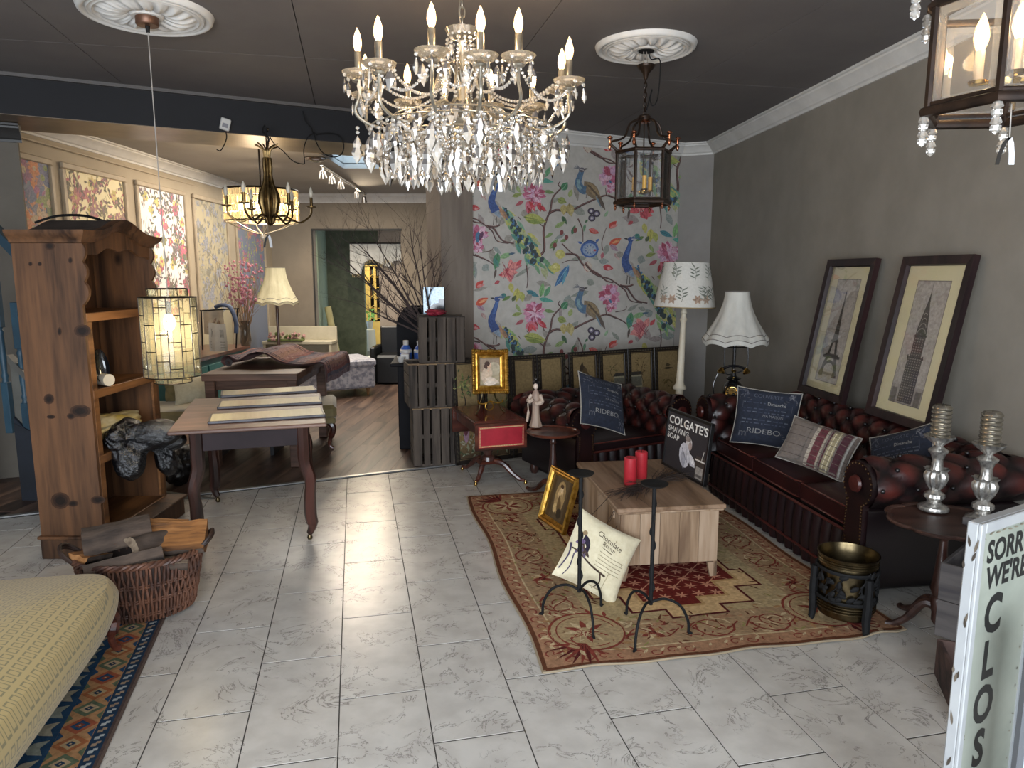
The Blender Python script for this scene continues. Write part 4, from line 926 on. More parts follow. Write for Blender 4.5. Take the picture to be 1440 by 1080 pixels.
# ---- cushions on the seats
m_navy = mat('navy_tapestry', '141926', '1c2333', rough=.9, scale=50, bmp=.3)
def navy_art(w, seed, word='RIDEBO'):
    a = Art(); k = w/.4; rr = random.Random(seed); c1, c2 = '6b6b70', '3c4150'
    for sx in (-1, 1):
        for sy in (-1, 1):
            x0, y0 = sx*.115*k, sy*.115*k
            if (sx, sy) == (-1, -1): continue
            for o in (0, .012): a.line([(x0-sx*o, sy*.185*k), (x0-sx*o, y0-sy*o), (sx*.185*k, y0-sy*o)], .003, .003, '5f5d60')
            for q in range(9): a.leaf(sx*rr.uniform(.125, .17)*k, sy*rr.uniform(.125, .17)*k, rr.uniform(0, 6), .03, .008, '4d4f58')
    a.text('COUVERTE', -.09*k, .125*k, .026*k, '4f535e', sx=.95); a.text('R', .128*k, .13*k, .04*k, '6b6b70')
    a.text('Dimanche', .0, .075*k, .022*k, '8b8a88', sx=.9); a.text('MA MAISON', -.02, -.005*k, .018*k, '6f6f72', sx=.9)
    for i, y in enumerate((.082, .042, .02, -.03, -.052)):
        x = -.15*k
        while x < .13*k:
            l = rr.uniform(.01, .035)*k
            if not (i == 0 and x > -.02): a.rect(x, y*k, x+l, y*k+.007*k, rr.choice([c2, '565b66', '454a58']))
            x += l+.01*k
    a.text(word, -.11*k, -.115*k, .034*k, '7b7a7a', sx=1.25); a.text('m', -.16*k, -.14*k, .05*k, '5b5c62')
    for t in (-.155, .155): a.line([(t*k, -.09*k), (t*k, .09*k)], .0025, .0025, '4d4f58')
    return a
m_pip = mat('cream_piping', '8c8880', rough=.9)
c = atY(846, 567, 4.72); pillow('navy_cushion', 'navy lettered cushion with cream piping on the leather armchair', .38, .38, .13, m_navy, c+Vector((0, 0, .0)), (radians(-30), radians(18), radians(28)), art=navy_art(.38, 1), pipe=m_pip)
c = atY(1077, 588, 4.35); pillow('navy_cushion', 'navy lettered cushion with cream piping upright at the sofa far end', .385, .36, .13, m_navy, c, (radians(-18), radians(4), radians(-22)), art=navy_art(.385, 2), pipe=m_pip)
c = atY(1262, 622, 3.50); pillow('navy_cushion', 'dark cushion with cream piping half hidden behind the sofa near arm', .36, .34, .12, m_navy, c+Vector((0.03, 0, -.10)), (radians(-25), radians(-24), radians(-60)), art=navy_art(.34, 3), pipe=m_pip)
a = Art(); w, h = .37, .26
def vst(x0, x1, c):
    a.k += 1
    for i in range(12): a.rect0(x0, -h/2+.004+(h-.008)*i/12, x1, -h/2+.004+(h-.008)*(i+1)/12, c)
vst(-w/2+.006, w/2-.006, '5f5650')
for x0, x1, c in ((-.17, -.05, '605a55'), (-.03, -.01, '9c9284'), (-.012, .03, '5b3438'), (.03, .04, '958b7c'), (.05, .056, '4d2a30'), (.06, .10, '8f8468'), (.068, .072, 'bdb49c'), (.09, .094, 'bdb49c'), (.11, .15, '4c3036'), (.155, .165, '95938e')): vst(x0, x1, c)
for i in range(9): a.k += 1; [a.rect0(-w/2+.008+(w-.016)*j/14, -.12+.028*i, -w/2+.008+(w-.016)*(j+1)/14, -.1175+.028*i, ('6c6157', '453c38')[i % 2]) for j in range(14)]
c = atY(1150, 630, 3.78); pillow('plaid_cushion', 'striped plaid wool bolster cushion in beige and plum on the sofa seat', w, h, .13, mat('plaid_wool', '5f5650', '6a6059', rough=.95, scale=60, bmp=.3), c, (radians(-30), radians(12), radians(-42)), art=a, pipe=m_pip)
# ---- leather drop-leaf table with easel picture
c, w, d, th = quad((667, 594), (740, 589), (649, 571), .51)
t = thing('drop_leaf_table', 'small mahogany pedestal table with red leather drop leaf down', 'table', (c.x, c.y, .0), th)
m_redl = mat('red_leather_inset', '8a0f20', '9c1a2a', rough=.45, scale=10); m_redt = mat('worn_red_leather', '52140f', '6b2018', rough=.25, scale=6, coat=.3)
MB().box((0, 0, .495), (w, d, .03), .006).build('table_top', m_mahog, t); MB().box((0, 0, .5105), (w-.035, d-.035, .0012)).build('leather_inset', m_redt, t)
MB().box((0, 0, .445), (w-.05, d-.04, .07), .003).build('frieze', m_mahog, t)
lf = MB().box((0, -d/2-.012, .405), (w, .018, .19), .005).build('drop_leaf', m_mahog, t); MB().box((0, -d/2-.0215, .405), (w-.045, .0015, .145)).build('leather_inset', m_redl, lf)
a = Art()
for o in (.027, .033):
    X, Z = w/2-o, .0725+.022-o
    a.line([(-X, -Z), (X, -Z), (X, Z), (-X, Z), (-X, -Z)], .0022, .0022, 'b9a06a')
for k in range(26): a.leaf(-w/2+.035+(w-.07)*k/25, .062, .6, .009, .005, 'c9b890').leaf(-w/2+.035+(w-.07)*k/25, -.062, -.6, .009, .005, 'c9b890')
for k in range(10): a.leaf(-w/2+.035, -.055+.011*k, 2.2, .009, .005, 'c9b890').leaf(w/2-.035, -.055+.011*k, .8, .009, .005, 'c9b890')
a.build('gold_tooling', lambda u, v, h: (u, -d/2-.0225-h, .405+v), lf, printed('printed_gloss', .35, .5))
MB().box((0, d/2+.012, .405), (w, .018, .19), .005).build('drop_leaf', m_mahog, t)
MB().lathe([(.05, .41), (.055, .39), (.03, .37), (.035, .34), (.045, .28), (.035, .22), (.028, .2), (.05, .185), (.055, .16), (.03, .14)], n=16).build('pedestal', m_mahogz, t)
MB().box((0, 0, .15), (.16, .12, .03), .008, taper=.8).build('pedestal_block', m_mahog, t)
fe = [(669, 683), (739, 681), (650, 661)]; cw_ = Vector((c.x, c.y, 0))
feet = [atz(*f)-cw_ for f in fe]; feet.append(feet[1]+feet[2]-feet[0])
Ri = Matrix.Rotation(-th, 3, 'Z')
for f in feet:
    f = Ri @ f; f.z = 0; P = [f*.15+Vector((0, 0, .15)), f*.4+Vector((0, 0, .14)), f*.65+Vector((0, 0, .075)), f*.85+Vector((0, 0, .035)), f*.98+Vector((0, 0, .03))]
    l = MB().tube(spline(P, 4), [.022]*4+[.02]*4+[.016]*4+[.013]*5, 8).build('leg', m_mahog, t); MB().lathe([(.0, 0), (.008, 0), (.013, .008), (.013, .016), (.008, .024), (.006, .032)], tuple(f*1.0), 10).build('castor', m_br2, l)
pz = atz(687, 580, .512); e = thing('easel', 'small ornate brass table easel on the red leather table', 'easel', pz, th+radians(2))
ez = MB()
for sx in (-1, 1):
    MB().tube(spline([(sx*.11, -.04, 0), (sx*.085, -.03, .03), (sx*.07, -.02, .075), (sx*.05, 0, .12), (sx*.03, .01, .3)], 4), .006, 6).build('leg', m_obr, e)
    MB().tube(spline([(sx*.09, -.045, .08), (sx*.05, -.05, .075), (0, -.04, .09)], 4), .005, 6).tube([(sx*.09, -.045, .08), (sx*.095, -.05, .10)], .006, 6).build('bracket', m_gold, e)
MB().tube([(0, .02, .28), (0, .12, 0)], .005, 6).build('prop', m_obr, e)
ring_ = MB().tube([(.03*cos(k*pi/8), -.02, .05+.03*sin(k*pi/8)) for k in range(16)], .004, 5, closed=True).build('scroll_ornament', m_gold, e)
a = Art(); a.rect(-.07, -.09, .07, .09, '8b7a68').rect(-.07, -.09, .07, -.0, '9c9074').ell(.03, .02, .05, .05, 'a79c84').leaf(-.05, -.08, 1.2, .15, .07, 'b7a28c').ell(-.01, -.02, .028, .045, 'c2ab92', -.3).leaf(-.035, -.05, -.25, .11, .045, 'c7b5a2').ell(-.005, .045, .017, .022, 'c9a58a', -.2).ell(-.018, .056, .02, .018, '3d2419').ell(-.03, .035, .012, .018, '3d2419', .5).leaf(-.05, -.085, .05, .11, .035, 'cdbfb0').line([(.0, .02), (-.015, .0)], .012, .012, 'c4a289')
pq = frame_pic('gilt_framed_portrait', 'ornate gold framed small portrait displayed on the brass table easel', .262, .31, .055, .03, m_gold, pz+Vector((sin(th)*.035, -cos(th)*.035, .145)), (radians(-9), radians(2), th), a, '7d6c52')
cs = MB(); rr = random.Random(9)
for i in range(64):
    s = i/64*4; k = int(s); f = s-k; W_, H_ = .131-.008, .155-.008; P = [(-W_+2*W_*f, -H_), (W_, -H_+2*H_*f), (W_-2*W_*f, H_), (-W_, H_-2*H_*f)][k]; rad = .009+.006*abs(cos(pi*f*1.0))**4+.004*(abs(f-.5) < .08)
    cs.ball((P[0], -.03, P[1]+.155), rad, 7, 5)
cs.build('carved_scrolls', m_gold, pq, kind='stuff')
# ---- wine table with turned pillar, and the figurine
def tripod(name, label, c, H, r, feetpx=None, angles=None, leg=.26, scal=None, m=m_mahog):
    t = thing(name, label, 'table', (c.x, c.y, .003)); wob = (lambda a, z: 1+.09*abs(cos(a*4))**.6*1 if z > 0 else 1) if scal else None
    MB().lathe([(.0, H-.02), (r-.012, H-.02), (r, H-.012), (r+.003, H-.004), (r-.002, H), (r-.014, H-.001), (r-.02, H-.007), (0, H-.007)], n=64 if scal else 40, wob=wob).build('table_top', m, t)
    MB().lathe([(.05, H-.02), (.045, H-.03), (.02, H-.045), (.018, H-.07), (.024, H-.08), (.016, H-.09), (.018, H-.12), (.028, H*.5), (.034, H*.42), (.022, H*.36), (.03, H*.34), (.03, H*.27), (.02, H*.22), (.02, .08), (.008, .06)], n=20).build('pillar', m_mahogz, t)
    dirs = [(atz(*f)-Vector((c.x, c.y, 0))) for f in feetpx] if feetpx else []
    for a_ in angles or []: dirs.append(Vector((leg*cos(radians(a_)), leg*sin(radians(a_)), 0)))
    for f in dirs:
        f.z = 0; P = [f*.05+Vector((0, 0, H*.27)), f*.3+Vector((0, 0, H*.27)), f*.6+Vector((0, 0, .06)), f*.85+Vector((0, 0, .022)), f*1.0+Vector((0, 0, .012)), f*1.05+Vector((0, 0, .014))]
        MB().tube(spline(P, 4), [.02]*4+[.018]*4+[.015]*4+[.013]*4+[.013]*5, 8).build('leg', m, t)
    return t
tc = atz(778, 606, .50); tc = Vector((tc.x, tc.y, 0)); tripod('wine_table', 'small round mahogany tripod table beside the armchair', tc, .50, .172, feetpx=[(743, 690)], angles=[-110, 10], leg=.2)
gp = atz(750, 600, .503); g = thing('figurine', 'ivory oriental lady figurine in a long robe on the round table', 'figurine', (gp.x+.015, gp.y-.01, .5045), radians(-10))
m_iv = mat('carved_ivory', '9a8878', 'b3a192', rough=.5, scale=40, stretch=(1, 1, .15), bmp=.4); m_rb = mat('faded_robe', '7f6a60', '94806f', rough=.6, scale=30, stretch=(1, 1, .1), bmp=.4); m_hair = mat('black_hair', '0e0c0c', rough=.4)
MB().lathe([(.034, 0), (.04, .006), (.036, .02), (.028, .05), (.024, .1), (.023, .14), (.028, .17), (.03, .19), (.026, .215), (.018, .235), (.009, .245), (.0085, .255)], n=18, wob=lambda a, z: 1+.10*cos(a*6)*max(0, .12-z)/.12, sy=.8).build('robe', m_rb, g)
MB().tube(spline([(-.028, 0, .215), (-.045, -.012, .18), (-.03, -.035, .175), (-.012, -.035, .19)], 4), [.012]*4+[.016]*4+[.012]*5, 8).tube(spline([(.028, 0, .215), (.042, -.01, .175), (.02, -.03, .16), (.0, -.034, .165)], 4), [.012]*4+[.016]*4+[.011]*5, 8).build('sleeves', m_iv, g)
MB().tube(spline([(-.05, -.02, .16), (-.045, -.03, .1), (-.055, -.025, .04)], 4), [.004]*4+[.009]*5, 6).build('sash', m_iv, g)
MB().ball((0, -.006, .271), .0165, 14, 10, sz=1.2).build('head', mat('pale_face', 'c8b6a6', rough=.5), g)
MB().ball((0, .012, .280), .0245, 14, 10, sz=1.15).ball((0, .008, .315), .014, 10, 6).lathe([(.024, .295), (.026, .298), (.0, .304)], (0, .003, 0), 12).build('hair', m_hair, g)
MB().lathe([(.0, 0), (.036, 0), (.038, .003), (.034, .008), (0, .008)], n=16).build('plinth', m_rb, g)
# ---- scalloped table by the window with two silver candlesticks
sc_ = atz(1330, 731, .515); sc_ = Vector((sc_.x, sc_.y, 0))
tripod('scalloped_table', 'dark pie-crust edged tripod table by the sorry sign', sc_, .515, .205, feetpx=[(1247, 881)], angles=[-40, 90], scal=True, m=wood('old_dark_oak', '4b342c', '35241f', '1f1513', axis=0, rough=.4))
m_sil = mat('antique_silver', '6f6e6c', 'c9c6c0', rough=.32, metal=.85, scale=45, bmp=.5, lo=.3, hi=.6); m_can = mat('silver_ribbed_wax', '8f8a80', 'b8b2a4', rough=.25, metal=.92, scale=20, stretch=(1, 1, 4))
def silverstick(label, base, H=.33):
    t = thing('silver_candlestick', label, 'candlestick', base, 0, 'silver candlesticks on the scalloped table')
    fl = lambda n, a: (lambda an, z: 1+a*cos(an*n))
    MB().lathe([(.058, 0), (.06, .006), (.056, .016), (.04, .022), (.03, .03)], n=48, wob=fl(16, .02)).build('base', m_sil, t)
    MB().lathe([(.03, .03), (.024, .036), (.03, .045), (.04, .055), (.038, .07), (.026, .078), (.02, .085), (.024, .092)], n=40, wob=fl(12, .04)).build('knop', m_sil, t)
    MB().lathe([(.024, .092), (.034, .11), (.042, .135), (.043, .15), (.036, .165), (.046, .178), (.030, .172)], n=60, wob=fl(10, .09)).build('acanthus_vase', m_sil, t)
    MB().lathe([(.028, .16), (.022, .19), (.020, .215), (.028, .24), (.036, .248), (.038, .256), (.03, .262), (.016, .272), (.018, .28)], n=40, wob=fl(14, .03)).build('fluted_neck', m_sil, t)
    MB().lathe([(.018, .278), (.03, .29), (.05, .305), (.058, .318), (.052, .318), (.03, .302), (.0, .3)], n=64, wob=fl(16, .05)).build('drip_cup', m_sil, t)
    q = thing('silver_candle', label.replace('candlestick', 'ribbed candle').replace('on the', 'over the'), 'candle', Vector(base)+Vector((0, 0, .302)), 0, 'silver candles'); pr = [(.0, 0), (.03, 0)]
    for k in range(8): pr += [(.037, .004+.0175*k), (.039, .009+.0175*k), (.037, .014+.0175*k), (.033, .018+.0175*k)]
    MB().lathe(pr + [(.028, .146), (.0, .142)], n=32).build('wax', m_can, q); MB().tube([(0, 0, .142), (.001, 0, .152)], .0012, 5).build('wick', m_black, q)
p1 = atz(1312, 716, .518); p2 = atz(1380, 732, .518); 
silverstick('left silver candlestick on the scalloped dark table', p1); silverstick('right silver candlestick on the scalloped dark table', p2)
# ================================================================ PAPERED WALLS
wn = Vector((-.525, 1, 0)).normalized()*-1         # out of the papered wall, into the room
wp0 = Vector((0, FW(0), 0)) - Vector((-.525, 1, 0)).normalized()*.004
WPM = lambda px, py, h: tuple(atplane(px, py, wp0, wn) + wn*h)
wpr = MB(); pw = [WPM(663, 170, 0), WPM(957.5, 170, 0)]; pa, pb = Vector(pw[0]), Vector(pw[1])
wpr = strip(pa, pb, .12, CEIL-.11, .002, -1).build('wallpaper', mat('silver_grey_paper', 'b0aca5', 'bcb8b1', rough=.7, scale=14, kind='World', bmp=.1), wb)
def mural():
    A = Art(.003); rr = random.Random(14)
    def grp(ox, oy):
        P = lambda x, y: (640+(x+ox)/4, 180+(y+oy)/4); s = .25
        def C(pts, w0, w1, c): A.curve([P(*p) for p in pts], w0*s, w1*s, c, 7)
        def L(x, y, deg, ln, w, c, v=None, b=0): A.leaf(*P(x, y), radians(deg), ln*s, w*s, c, v, b)
        def E(x, y, rx, ry, c, rot=0, n=12): A.ell(*P(x, y), rx*s, ry*s, c, radians(rot), n)
        brn, brl = '3f2a2a', '7c5450'
        for k in range(26):   # soft washes
            L(rr.uniform(90, 840), rr.uniform(230, 900), rr.uniform(0, 360), rr.uniform(40, 110), rr.uniform(20, 50), rr.choice(['8f938a', '8c9590', '969188', '9a8f8c', '8b9086']))
        # boughs
        for pts, w in (([(465, 725), (500, 685), (497, 580), (512, 520), (535, 460), (550, 390), (600, 335)], 15), ([(530, 480), (570, 462), (640, 468), (720, 430), (800, 395), (850, 380), (905, 400)], 15), ([(620, 710), (680, 715), (720, 770), (800, 830), (870, 850), (940, 900)], 13), ([(175, 550), (215, 565), (240, 600), (270, 635), (330, 650)], 13),
                       ([(600, 340), (580, 320), (590, 300)], 8), ([(690, 510), (715, 570), (718, 640)], 8), ([(110, 712), (190, 750), (235, 785)], 9), ([(150, 700), (200, 690), (215, 670)], 5), ([(400, 770), (408, 850), (402, 900)], 8), ([(690, 745), (640, 745), (600, 760)], 6), ([(500, 560), (430, 500), (400, 470)], 5),
                       ([(500, 470), (490, 430)], 6), ([(850, 380), (845, 340)], 6), ([(730, 90), (760, 125), (810, 155), (850, 190), (890, 200)], 13), ([(600, 650), (640, 690), (670, 712)], 8), ([(250, 545), (225, 555), (180, 550)], 12), ([(355, 500), (370, 520)], 4), ([(830, 690), (825, 640), (850, 560)], 6), ([(940, 900), (960, 920), (985, 970), (1050, 985)], 9)):
            C(pts, w, w*.55, brn); C([(x+1, y-2) for x, y in pts], w*.4, w*.2, brl)
        # peacock with trailing tail
        for k in range(70):
            t = rr.random()**.8; x = 250+215*t; y = 440+320*t; L(x+rr.uniform(-45, 55)*(.3+t), y+rr.uniform(-30, 30)*(.4+t), 55+rr.uniform(-25, 25), 75, 20, rr.choice(['6f9a72', '8fae70', 'b6b765', '4f8a80', 'a9ae83', 'c0bb6a', '7aa58a']))
        for k in range(30):
            t = (k+1)/30; x = 270+190*t; y = 450+310*t; E(x+rr.uniform(-34, 34)*(.2+t), y+rr.uniform(-26, 26)*t, 8+4*t, 13+5*t, '2c3f44', 20); E(x+rr.uniform(-30, 30)*(.2+t), y+rr.uniform(-20, 20), 5, 8, '3f6f9c', 20)
        L(205, 400, 75, 130, 75, 'a9a29a', None, -.3); L(215, 420, 72, 95, 45, '8da0b5', None, -.2); L(245, 440, 62, 90, 22, 'b58a6a'); L(262, 455, 60, 75, 16, '9a7a60')
        C([(238, 300), (226, 340), (212, 380), (205, 420), (228, 470)], 17, 50, '34508c'); C([(240, 300), (228, 335), (215, 375)], 12, 14, '4a6fb0'); E(236, 292, 17, 15, '34508c'); L(222, 290, 190, 26, 10, '2b2b35'); L(240, 290, 0, 14, 5, 'd0cdc4')
        for k in range(6): C([(240, 282), (262+6*k, 268-2*k+7*k)], 2.5, 2, '3f5f8a'); E(264+6*k, 268+5*k, 3, 3, '3f5f8a', 0, 6)
        C([(232, 500), (230, 545)], 4, 4, '3a2d2b'); C([(218, 495), (214, 545)], 4, 4, '3a2d2b')
        # pheasant on the bough
        L(725, 300, 52, 150, 70, '84725a', None, -.1); L(740, 305, 50, 130, 40, '9a8462'); L(800, 380, 62, 95, 24, '5b4f48'); L(790, 380, 66, 80, 10, '6f8a9a')
        C([(712, 240), (700, 275), (692, 310), (712, 345), (735, 350)], 26, 50, '4f6f8c'); C([(695, 290), (692, 320), (708, 345)], 14, 20, '7fa0a8'); E(712, 236, 17, 14, '5a5560'); L(722, 232, -8, 24, 9, '2a2426'); C([(700, 232), (725, 238)], 3, 3, 'c9c5bc')
        for k in range(5): C([(700, 226), (682-5*k, 206+6*k)], 3, 3, '6b6f78')
        for k in range(5): L(745+14*k, 320+16*k, 40, 34, 12, '5d4c3b')
        C([(740, 365), (735, 395)], 3, 3, '3a2d2b')
        # peonies
        def peony(x, y, r, c):
            for k in range(26):
                q = rr.uniform(0, 360); d = r*(.35+.5*rr.random()); L(x+d*.35*cos(radians(q)), y+d*.35*sin(radians(q)), q, r*.85, r*.5, rr.choice(c))
            for k in range(16): q = rr.uniform(0, 360); L(x, y, q, r*.55, r*.28, rr.choice(c))
            for k in range(16): q = rr.uniform(0, 360); L(x+.3*r*cos(radians(q)), y+.3*r*sin(radians(q)), q, r*.5, r*.06, rr.choice(['8f3a5c', 'e8d5dc', 'c77f98']))
        pk = ['cf8fa8', 'b9607f', 'd9b3c4', 'a5455f', 'c9a0bd']; rd = ['b8323e', 'cf4f58', 'c96f80', '9c2430']
        peony(445, 370, 62, pk)
        for k in range(16): L(440+rr.uniform(-40, 45), 410+rr.uniform(0, 25), 60+rr.uniform(-40, 60), 50, 17, rr.choice(rd))
        L(385, 410, 150, 55, 22, 'a8505c')
        peony(870, 270, 62, pk); L(880, 245, 95, 75, 30, '3f6f94'); L(905, 245, 110, 60, 22, '5c2f52'); peony(880, 340, 30, pk)
        for q in range(12): L(300+rr.uniform(-18, 18), 800+rr.uniform(-20, 20), rr.uniform(0, 360), 60, 34, rr.choice(['c9565f', 'b23a48', 'd98a86', 'b96a72']))
        for q in range(10): C([(300+rr.uniform(-40, 40), 790+rr.uniform(-40, 40)), (300+rr.uniform(-30, 30), 840+rr.uniform(-20, 20))], 3, 2, '8f2c3c')
        L(345, 775, -50, 45, 22, 'c24a52'); L(250, 860, 150, 35, 20, 'a8434c')
        # fruit, berries, leaves
        for x, y in ((765, 468), (795, 482), (768, 507)):
            E(x, y, 21, 20, '332a3c'); E(x, y, 12, 12, '8f86a0'); E(x, y, 6, 6, 'd8d3cf')
        L(745, 515, 130, 25, 12, '3d6b42')
        E(755, 682, 52, 48, '3a5f9e'); E(755, 684, 40, 37, '8fa5c4'); E(757, 684, 30, 28, 'a9b3c0')
        for k in range(9): E(757+24*cos(k*.7), 684+22*sin(k*.7), 3, 4, '3a5f9e')
        E(785, 688, 8, 6, 'a8434c'); L(715, 650, 200, 30, 14, '3a5f9e'); L(790, 640, -40, 25, 14, '3a5f9e'); C([(722, 650), (755, 632), (795, 648)], 6, 6, '2c4a80')
        L(640, 770, 118, 150, 42, '3a6a9c', '8fc0cc', .2); L(625, 800, 105, 90, 16, '5c9ab0')
        for x, y, d, l, w, c in ((865, 565, -45, 60, 34, 'c24038'), (870, 560, -20, 50, 18, 'd98a86'), (865, 660, -30, 80, 40, 'c8523a'), (880, 650, -25, 60, 14, 'e0a070'), (750, 570, 20, 65, 30, 'b8402f'), (800, 585, 200, 50, 22, 'cf6f6a'), (830, 780, 10, 60, 36, 'b83a42'), (850, 790, 0, 30, 16, 'e0a0a0'), (895, 705, 50, 45, 22, 'b08a8a'), (830, 700, 100, 40, 20, 'b0606a')): L(x, y, d, l, w, c)
        for x, y, d, l, w, c, v in ((385, 500, 12, 130, 60, 'a8ad5c', '6a7a3a'), (400, 520, 10, 100, 22, '7d8f45', None), (320, 385, -15, 60, 24, '8d9a55', '5a6a35'), (340, 320, 60, 55, 20, '93a56a', None), (500, 355, 10, 60, 22, '6f8a55', None), (600, 350, -55, 55, 40, '3d7a55', '8fc09a'), (575, 400, 20, 55, 40, '8d9a55', '5f6d3a'), (640, 390, -70, 50, 26, '9aa86a', None), (600, 495, 60, 55, 24, '3a5f3f', None), (560, 560, -30, 70, 26, '8fa56a', '5f7a45'), (590, 640, -20, 45, 18, '6f8a55', None), (655, 600, -70, 60, 22, '3d6b4a', None),
                                 (550, 590, 150, 55, 20, '7f9a60', None), (530, 680, -50, 75, 28, '6f8f5a', 'a9bf8a'), (560, 640, 100, 55, 20, '44603c', None), (240, 700, 100, 100, 40, '4f8a62', '2d5a44'), (215, 730, 60, 60, 26, '3f7f74', None), (250, 730, -20, 75, 30, '86ab7a', None), (300, 710, -10, 40, 12, '3f5f7a', None), (310, 870, 80, 60, 30, 'b5b060', None), (350, 900, 95, 80, 40, 'bdb760', '8f8f45'), (370, 920, 80, 60, 34, 'a8ab5c', None),
                                 (400, 915, 25, 80, 30, '3f7f8a', '2d5a6a'), (470, 960, 10, 85, 26, '4f9a8a', None), (480, 950, -80, 85, 30, '7fae72', '4a7a4a'), (500, 950, -60, 75, 26, '5f9a72', None), (320, 975, -60, 40, 22, '4a5a35', None), (280, 930, 120, 30, 30, '3f7f74', None), (1060, 610, 150, 55, 20, '5f7f3f', None), (610, 430, 90, 60, 40, 'b5a66a', None), (640, 425, 80, 75, 46, 'a89a62', '7a6f42'), (660, 440, 100, 60, 20, 'bcae78', None), (730, 540, 100, 45, 16, '5f8a6a', None), (840, 500, -60, 40, 16, '8fae8a', None), (120, 320, 40, 60, 28, 'a58a9a', '8f4050'), (905, 710, 60, 40, 20, 'c0a8a0', '8f4050')): L(x, y, d, l, w, c, v)
        for x, y in ((598, 588), (625, 615), (675, 575), (560, 660)): E(x, y, 11, 15, '7d3a3a', 10)
        for x, y in ((590, 710), (565, 785)): E(x, y, 27, 27, 'c2bb6a'); E(x-6, y-6, 12, 12, 'd6d08a')
        for k in range(5): L(130, 600, 72*k, 50, 34, pk[k % 5])
        E(745, 780, 24, 30, 'c5b7a8'); C([(745, 750), (722, 780), (745, 810)], 3, 3, '9c4a50'); L(230, 790, 100, 60, 14, '55453f')
    for o in ((0, 0), (0, 670), (0, -670), (750, 335), (750, -335), (750, 1005), (-750, 335), (-750, -335), (-750, 1005)): grp(*o)
    A.build('printed_birds_and_flowers', WPM, wpr, printed('mural_print', .7, .3, fade='c2beb8', amt=.08), box=(663.6, 150, 957, 640), h0=.003)
mural()
# ---- panelled wall of the rear room: mouldings round papered panels
lw0 = Vector((WL(5), 5, 0)); ln = Vector((1, -.016, 0)).normalized()
LWP = lambda px, py, h=0: atplane(px, py, lw0, ln) + ln*h
def Yl(px): return LWP(px, 300).y
def lwall(Y, z, h): return (WL(Y)+h, Y, z)
m_mould = mat('panel_moulding', '978974', 'a4957f', rough=.6)
pal = {'a': ('6c7488', ['c98a6a', 'c77a4a', '9a5a8a', 'b8a48a', '5f6f94', '7f8f5a', 'b0a0a8', '8a4f7c']), 'b': ('d6c9a0', ['d2c27a', 'b8ab5c', '6f4a62', '8f5a6c', '4a4a3c', 'a85a6a', 'c2b26a', '55554a']), 'c': ('dcd6d4', ['b8af5c', 'a83a5c', '5a3a52', '9a3a62', '4a5060', '3f4a3a', 'c2b86a', 'd04a72']), 'd': ('a59a80', ['777c88', '6a7080', '8a8672', '5f5f54', '7f8494', '6a6656']), 'e': ('747a88', ['a8506a', 'b87a4a', '7a5a94', 'a84a8a', '8f9a5a', '5a6a8a', 'c07a9a'])}
ZT = 2.38; pans = [(5.15, 6.02, 'a'), (6.22, 7.12, 'b'), (7.38, 8.36, 'c'), (8.62, 9.52, 'd'), (9.85, 10.85, 'e')]
for i, (y0, y1, kd) in enumerate(pans):
    o = MB()
    for (ya, yb, za, zb) in ((y0-.05, y1+.05, ZT, ZT+.05), (y0-.05, y1+.05, .35, .4), (y0-.05, y0, .4, ZT), (y1, y1+.05, .4, ZT)):
        o.box((WL((ya+yb)/2)+.012, (ya+yb)/2, (za+zb)/2), (.03, yb-ya, zb-za), .008)
    pm = o.build('panel_moulding', m_mould, wl2)
    pp_ = strip((WL(y0), y0), (WL(y1), y1), .4, ZT, .005, -1).build('panel_paper', mat('panel_ground_'+kd, pal[kd][0], rough=.6), pm)
    A = Art(.002); rr = random.Random(i+40); cs = pal[kd][1]
    n = {'a': 170, 'b': 150, 'c': 150, 'd': 130, 'e': 170}[kd]
    for k in range(n):
        y, z = rr.uniform(y0, y1), rr.uniform(1.0, ZT); c = cs[rr.randrange(len(cs))]; big = kd == 'a'
        if k % 2 == 0:
            r_ = rr.uniform(.05, .10)*(1.5 if big else .8)
            for q in range(8): A.leaf(y, z, q*.785+rr.random(), r_, r_*.55, mix(hx(c), hx(rr.choice(cs)), .25*rr.random()))
            A.ell(y, z, r_*.25, r_*.25, rr.choice(cs))
        else:
            a0 = rr.uniform(0, 6); A.curve([(y, z), (y+.06*cos(a0), z+.1), (y+.03, z+.2)], .006, .003, cs[4])
            for q in range(5): A.leaf(y+rr.uniform(-.06, .08), z+rr.uniform(0, .2), rr.uniform(0, 6.28), rr.uniform(.04, .09), .025, cs[(4, 5, 2)[q % 3]] if kd != 'a' else rr.choice(cs))
    A.build('printed_flowers', lambda u, v, h: lwall(u, v, .005+h), pp_, printed('panel_print', .7, .3, fade='c8beae', amt=.22), box=(y0+.002, .42, y1-.002, ZT-.002))
MB().box((WL(8)+.006, 8, 2.535), (.014, 6.3, .016), .003).build('picture_rail', m_mould, wl2)
